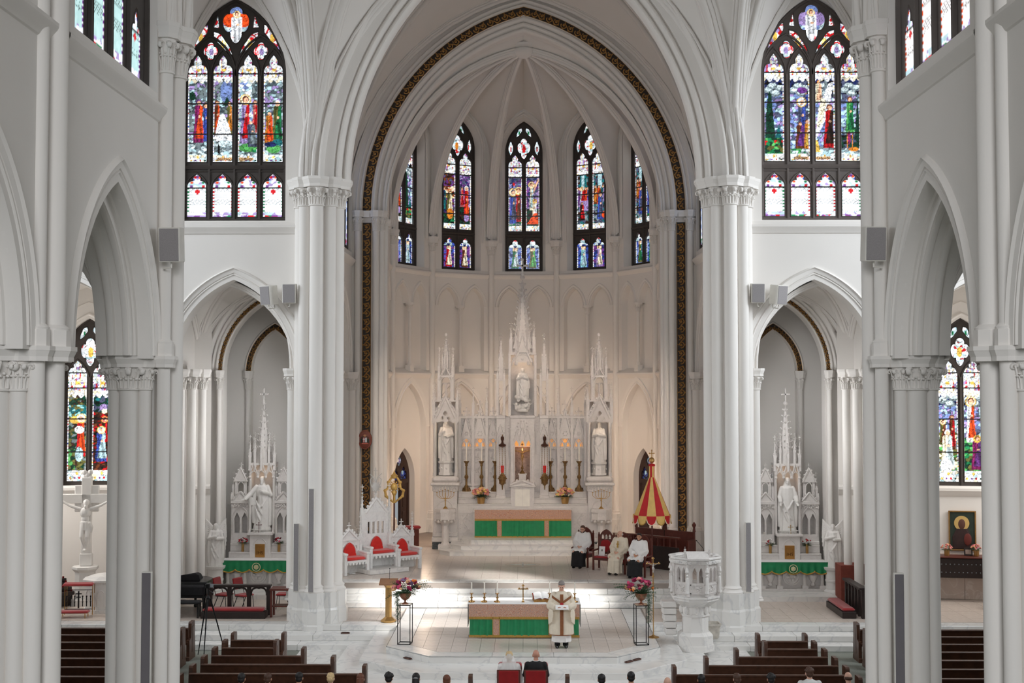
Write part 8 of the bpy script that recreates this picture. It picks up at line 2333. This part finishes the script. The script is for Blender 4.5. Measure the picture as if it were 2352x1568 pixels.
for i, (x, y, z, rz, lab) in enumerate(((-5.15, 35.62, .34, 0, 'on the left step below the lectern'), (-3.03, 32.33, .345, -.78, 'on the left slanting platform step'), (2.75, 32.0, .345, .78, 'on the right slanting platform step, nearer the aisle'), (2.98, 32.25, .345, .78, 'on the right slanting platform step, nearer the pulpit'))):
    t = thing('floor_box', 'flat bronze socket plate ' + lab, 'floor box', (x, y - .08, z), rz, 'bronze socket plates'); ob('plate', MB().bbox(-.13, .13, -.05, .05, 0, .03, .008), BRZ, t, smooth=0); ob('lid', MB().bbox(-.1, .1, -.035, .035, .03, .04, .004), mat('dark_bronze_lid', rgb(70, 42, 34), .5, metal=.5), t, smooth=0)
# ================================================================== PEOPLE
HAIR = {k: mat('hair_' + k, c, .6, var=.25, scale=60) for k, c in (('grey', rgb(128, 120, 116)), ('black', rgb(24, 20, 20)), ('brown', rgb(74, 48, 34)), ('blonde', rgb(206, 178, 132)), ('white', rgb(206, 200, 194)), ('auburn', rgb(104, 60, 40)))}
EYE = mat('eye_dark', rgb(36, 28, 26), .2)
def hair_mb(M, style):
    m = MB(M)
    if style == 'bald': return None
    m.ball((0, .028, .045), (.086, .098, .090), 16, 12)
    m.ball((0, .06, -.01), (.078, .062, .075), 12, 8)
    if style == 'fringe': m = MB(M); m.ball((0, .055, -.005), (.084, .068, .05), 14, 8); [m.ball((k * .07, .03, -.01), (.02, .045, .035), 8, 6) for k in (-1, 1)]
    if style == 'side': m.ball((.0, -.05, .095), (.066, .05, .028), 10, 6)
    if style == 'curly':
        q = random.Random(4)
        for i in range(40): a = q.uniform(0, 2 * PI); e = q.uniform(-.1, 1.5); m.ball((.09 * cos(e) * cos(a), .03 + .10 * cos(e) * abs(sin(a)) - .02, .04 + .09 * sin(e)), .022, 6, 4)
    if style == 'bun': m.ball((0, .11, .0), (.055, .05, .055), 10, 8); [m.tube([(k * .05, .02, .12), (k * .07, .09, .05), (0, .13, .0)], .016, 6) for k in (-1, 1)]
    if style == 'long': m.tube([(0, .07, .02), (0, .10, -.15), (0, .09, -.30)], [.08, .085, .06], 12)
    return m
def finish_head(t, M, style, col, vox=.007):
    e = MB(M)
    for k in (-1, 1): e.ball((k * .030, -.079, .006), (.011, .008, .007), 8, 6)
    ob('eyes', e, EYE, t); ob('mouth', MB(M).ball((0, -.094, -.062), (.020, .006, .005), 8, 5), mat('lips', rgb(176, 112, 102), .5), t)
    h = hair_mb(M, style)
    if h: baked('hair', h, HAIR[col], vox, t)
def seated(label, loc, rz, top, skirt, style, hair, skin, yaw=0.0, pitch=.05, group=None, lean=0.0, glasses=False, collar=None, amice=True):
    """seated robed man, hands folded in the lap; feet on z=0, seat at 0.48"""
    t = thing('person', label, 'person', loc, rz, group)
    b = MB(); M = head(b, (0, .05, 1.31), 1.0, yaw, pitch)
    b.ball((0, .10, .98), (.19, .12, .22), 12, 8); b.ball((0, .10, .70), (.17, .13, .2), 12, 8)
    for s in (-1, 1):
        limb(b, [(s * .10, .08, .60), (s * .15, -.36, .56), (s * .14, -.36, .12)], [.095, .07, .05])
        limb(b, [(s * .19, .10, 1.12), (s * .25, .0, .86), (s * .07, -.20, .74)], [.06, .05, .036]); hand(b, (s * .07, -.20, .74), (-s * .8, -.7, -.15), (0, 0, -1), 1.0, .7, -s)
    baked('body', b, skin, .008, t); finish_head(t, M, style, hair)
    c = MB()
    robe(c, [(.52, 0, -.12, .27, .36, .03), (.64, 0, -.08, .27, .32, .03), (.74, 0, .04, .24, .20, .02), (.95, 0, .09, .22, .16, .02), (1.10, 0, .10, .235, .14, .01), (1.18, 0, .10, .17, .11, 0), (1.22, 0, .09, .08, .08, 0)], 9, 40)
    for s in (-1, 1):
        limb(c, [(s * .19, .10, 1.12), (s * .27, .0, .86), (s * .13, -.16, .78)], [.09, .10, .10]); c.tube([(s * .27, .0, .84), (s * .20, -.12, .66)], [.09, .07], 8)
        c.tube([(s * .13, -.1, .63), (s * .15, -.40, .60)], [.12, .10], 10)
    baked('upper_robe', c, top, .012, t)
    c = MB(); robe(c, [(.06, 0, -.34, .26, .20, .07), (.30, 0, -.33, .25, .19, .06), (.50, 0, -.26, .26, .26, .04), (.60, 0, -.10, .26, .34, .02), (.66, 0, .05, .2, .2, 0)], 8, 40, 1.0)
    baked('skirt', c, skirt, .014, t)
    f = MB()
    for s in (-1, 1): f.ball((s * .12, -.46, .045), (.05, .13, .045), 10, 6)
    ob('shoes', f, BLACKPAINT, t)
    if amice: ob('collar', MB().lathe([(.085, 1.165), (.09, 1.20), (.075, 1.235), (.065, 1.22)], 18, 0, .075), BLACKCLOTH if amice is True else amice, t)
    if glasses:
        g = MB(M)
        for k in (-1, 1): g.tube([(k * .033 + .024 * cos(a), -.094, .006 + .019 * sin(a)) for a in [i * PI / 5 for i in range(11)]], .0025, 4); g.tube([(k * .057, -.092, .008), (k * .079, .01, .0)], .0025, 4)
        ob('glasses', g, BLACKMETAL, t)
    return t
z = ZS + .01
seated('seated man in white surplice and black cassock with glasses, nearest the high altar', (2.06, 43.15, z), -.45, LINEN, BLACKCLOTH, 'side', 'brown', SKIN, .1, .1, 'seated clergy', glasses=True)
p = seated('seated elderly priest in cream vestment between two men in surplices', (3.25, 41.65, z), -.55, CREAMCLOTH, CREAMCLOTH, 'fringe', 'white', SKIN, -.5, .05, 'seated clergy', amice=CREAMCLOTH)
ob('gold_embroidery', MB().tube([(0, -.10, 1.10), (0, -.13, .88)], [.02, .03], 8).tube([(-.05, -.12, 1.0), (.05, -.12, 1.0)], .018, 6), GOLDCLOTH, p)
seated('smiling seated man in white surplice and black cassock, nearest the pulpit', (3.84, 40.95, z), -.5, LINEN, BLACKCLOTH, 'side', 'black', SKIN2, .25, .0, 'seated clergy')
# ---- the standing priest
t = thing('person', 'standing grey haired priest in cream chasuble reading before the front altar', 'person', (1.03, 32.85, .52), 0.0)
b = MB(); M = head(b, (0, -.05, 1.64), 1.02, .0, .45)
b.ball((0, .02, 1.25), (.19, .12, .24), 12, 8); b.ball((0, .03, .95), (.17, .12, .2), 12, 8)
for s in (-1, 1):
    limb(b, [(s * .10, .03, .92), (s * .11, .02, .5), (s * .11, .04, .10)], [.095, .065, .05])
    limb(b, [(s * .19, .02, 1.40), (s * .27, -.06, 1.10), (s * .13, -.34, 1.10)], [.062, .052, .038]); hand(b, (s * .13, -.34, 1.10), (-s * .35, -.8, .1), (0, 0, 1), 1.05, .5, s)
baked('body', b, SKIN, .008, t); finish_head(t, M, 'side', 'grey')
for s in (-1, 1):
    ob('trouser_leg', MB().tube([(s * .11, .03, .05), (s * .11, .03, .4)], [.075, .08], 12), BLACKCLOTH, t); f = MB(); f.ball((s * .12, -.05, .045), (.055, .15, .05), 12, 8); f.ball((s * .12, .05, .06), (.05, .07, .06), 10, 6); ob('shoe', f, BLACKPAINT, t)
c = MB(); robe(c, [(.16, 0, .02, .26, .20, .05), (.5, 0, .02, .25, .19, .04), (.9, 0, .02, .22, .16, .02)], 10, 44); baked('alb', c, LINEN, .013, t)
ROWS = [(.36, 0, .0, .33, .24, .025), (.7, 0, .0, .32, .225, .025), (1.0, 0, .0, .31, .21, .02), (1.2, 0, .0, .29, .19, .01), (1.36, 0, .01, .245, .155, 0), (1.45, 0, .015, .15, .115, 0), (1.50, 0, .01, .085, .085, 0)]
c = MB(); robe(c, ROWS, 9, 48)
for s in (-1, 1):
    limb(c, [(s * .19, .01, 1.38), (s * .29, -.06, 1.12), (s * .19, -.26, 1.11)], [.10, .12, .085])
    c.loft([[(s * .20, -.30, 1.15), (s * .30, -.10, 1.16), (s * .32, .06, 1.14), (s * .24, -.26, 1.10)], [(s * .21, -.29, .95), (s * .36, -.12, .92), (s * .36, .06, .9), (s * .26, -.18, .9)], [(s * .24, -.22, .72), (s * .35, -.10, .62), (s * .35, .04, .62), (s * .28, -.12, .7)]])
baked('chasuble', c, CREAMCLOTH, .012, t)
def front_y(z):
    for (z0, _, c0, _, r0, _), (z1, _, c1, _, r1, _) in zip(ROWS, ROWS[1:]):
        if z0 <= z <= z1: k = (z - z0) / (z1 - z0); return (c0 + (c1 - c0) * k) - (r0 + (r1 - r0) * k) * 1.02
    return 0
ORP = mat('brown_orphrey', rgb(136, 82, 44), .7, var=.15, scale=20)
ZZ = [.37 + 1.06 * i / 14 for i in range(15)]
ob('orphrey', MB().grid([[(x, front_y(z) - .016, z) for z in ZZ] for x in (-.045, 0, .045)]), ORP, t)
for s in (-1, 1):
    ob('yoke_band', MB().grid([[(s * (.02 + .24 * i / 8), front_y(1.22 + .15 * i / 8 + d) * (1 - .42 * (i / 8) ** 2) - .018, 1.22 + .15 * i / 8 + d) for i in range(9)] for d in (-.035, .035)]), ORP, t)
ob('hem_band', MB().tube([(.338 * cos(a), .245 * sin(a), .365) for a in [2 * PI * i / 40 for i in range(41)]], .010, 5), ORP, t)
ob('red_emblem', MB().ball((0, front_y(1.17) - .03, 1.17), (.05, .012, .06), 8, 6).ball((-.07, front_y(1.13) - .025, 1.13), (.035, .012, .03), 8, 6).ball((.07, front_y(1.13) - .025, 1.13), (.035, .012, .03), 8, 6), PETAL['red'], t)
t2 = thing('book', 'open white booklet held by the standing priest', 'book', (1.03, 32.43, .52 + 1.13))
ob('pages', MB(Matrix.Rotation(.35, 4, 'X')).bbox(-.17, -.002, -.11, .11, 0, .018, .004).bbox(.002, .17, -.11, .11, 0, .018, .004), LINEN, t2); ob('cover', MB(Matrix.Rotation(.35, 4, 'X')).bbox(-.18, .18, -.115, .115, -.006, 0, .002), CREAMCLOTH, t2)
# ---- congregation, bride and groom, seen from behind (facing the altar)
def sitter(label, x, y, top, style, hair, skin, dz=0.0, yaw=0.0, group=None, extra=None):
    t = thing('person', label, 'person', (x, y, dz), PI, group)
    b = MB(); M = head(b, (0, -.02, 1.16), 1.0, yaw, .06)
    b.ball((0, .03, .82), (.18, .11, .2), 10, 8)
    for s in (-1, 1): limb(b, [(s * .10, .02, .52), (s * .13, -.42, .50), (s * .13, -.42, .06)], [.09, .065, .05], 8); limb(b, [(s * .19, .03, .96), (s * .24, -.06, .70), (s * .08, -.24, .58)], [.055, .045, .035], 8); hand(b, (s * .08, -.24, .58), (-s * .6, -.7, -.1), (0, 0, -1), 1, .6, -s)
    baked('body', b, skin, .010, t); finish_head(t, M, style, hair, .009)
    c = MB(); robe(c, [(.46, 0, 0, .19, .16, .01), (.7, 0, .03, .18, .13, .01), (.92, 0, .03, .215, .13, 0), (1.00, 0, .03, .16, .10, 0), (1.04, 0, .02, .07, .07, 0)], 6, 28)
    for s in (-1, 1): limb(c, [(s * .19, .03, .95), (s * .25, -.06, .70), (s * .12, -.2, .60)], [.075, .068, .055]); c.tube([(s * .1, .02, .53), (s * .14, -.44, .52), (s * .14, -.42, .1)], [.11, .085, .07], 10)
    baked('clothes', c, top, .014, t)
    f = MB()
    for s in (-1, 1): f.ball((s * .13, -.47, .04), (.045, .12, .04), 8, 6)
    ob('shoes', f, BLACKPAINT, t)
    if extra: extra(t, M)
    return t
def veil(t, M):
    V = bpy.data.materials.new('veil_tulle'); V.use_nodes = True; b = V.node_tree.nodes['Principled BSDF']; b.inputs['Base Color'].default_value = rgb(240, 238, 236); b.inputs['Alpha'].default_value = .55; b.inputs['Roughness'].default_value = .8
    rows = []
    for z, ry, rx in ((1.25, .07, .06), (1.18, .13, .10), (1.05, .17, .15), (.85, .22, .25), (.60, .27, .32), (.48, .29, .34)):
        rows.append([(rx * (1 + .05 * sin(7 * a)) * cos(a), .02 + ry * (1 + .05 * sin(9 * a)) * sin(a), z) for a in [PI * i / 26 for i in range(27)]])
    ob('veil', MB().grid(rows), V, t, smooth=80)
sitter('bride in white with a long sheer veil over blonde hair, seated before the platform', -.31, 28.5, LINEN, 'bun', 'blonde', SKIN, .06, 0, None, veil)
def white_collar(t, M): ob('shirt_collar', MB().lathe([(.066, 1.0), (.07, 1.03), (.064, 1.05)], 16, 0, .02), LINEN, t)
sitter('bald groom in a black suit seated beside the veiled bride', .31, 28.5, BLACKCLOTH, 'bald', None, mat('skin_ruddy', rgb(196, 142, 120), .5), .10, 0, None, white_collar)
SUIT = {k: mat('coat_' + k, c, .85, var=.1) for k, c in (('navy', rgb(34, 38, 54)), ('grey', rgb(90, 90, 94)), ('black', rgb(26, 26, 28)), ('white', rgb(222, 222, 220)), ('blue', rgb(90, 110, 140)))}
def clip(t, M): ob('hair_clip', MB(M).ball((0, .115, .03), (.05, .02, .016), 8, 6), LINEN, t)
g = 'wedding guests in the rear pews'
for px, hz, top, st_, hc, sk, dz, ex, lab in (
    (558, 0, 'black', 'short', 'black', SKIN2, .0, None, 'guest with short black hair, outermost in the rear left pew'),
    (618, 0, 'grey', 'side', 'brown', SKIN2, .0, None, 'guest with cropped brown hair beside the outermost black haired guest on the left'),
    (690, 0, 'black', 'short', 'black', SKIN2, .02, None, 'guest with short black hair between the cropped brown haired and blonde guests'),
    (762, 0, 'blue', 'bun', 'blonde', SKIN, .01, None, 'guest with pinned up pale blonde hair in the rear left pew'),
    (830, 0, 'black', 'long', 'auburn', SKIN, .0, None, 'guest with long auburn hair right of the blonde guest'),
    (895, 0, 'navy', 'curly', 'black', SKIN, .02, None, 'guest with tousled dark hair left of the guest with a hair clip'),
    (957, 0, 'black', 'long', 'black', SKIN, .01, clip, 'guest with long black hair and a white hair clip'),
    (1027, 0, 'grey', 'short', 'auburn', SKIN, -.03, None, 'guest with short light brown hair at the centre aisle end of the left pew'),
    (1380, 0, 'navy', 'short', 'black', SKIN2, .0, None, 'guest with black hair at the centre aisle end of the right pew'),
    (1447, 0, 'black', 'short', 'black', SKIN2, .05, None, 'taller guest with black hair, second from the centre aisle on the right'),
    (1530, 0, 'grey', 'bald', None, SKIN, -.06, None, 'bald guest in the rear right pew'),
    (1607, 0, 'black', 'short', 'black', SKIN2, .0, None, 'guest with black hair just right of the bald guest'),
    (1688, 0, 'white', 'side', 'brown', SKIN, .02, white_collar, 'guest with short brown hair, second right of the bald guest'),
    (1765, 0, 'white', 'curly', 'black', SKIN2, .02, white_collar, 'guest with thick black hair left of the tall guest with a white collar'),
    (1852, 0, 'white', 'curly', 'brown', SKIN, .15, white_collar, 'tall guest with wavy brown hair and white collar in the rear right pew'),
    (1940, 0, 'grey', 'fringe', 'brown', SKIN, .06, None, 'balding guest, outermost in the rear right pew')):
    sitter(lab, (px - 1207) / 2800 * 26.5 + .07, 26.55, SUIT[top], st_, hc, sk, dz, 0, g, ex)
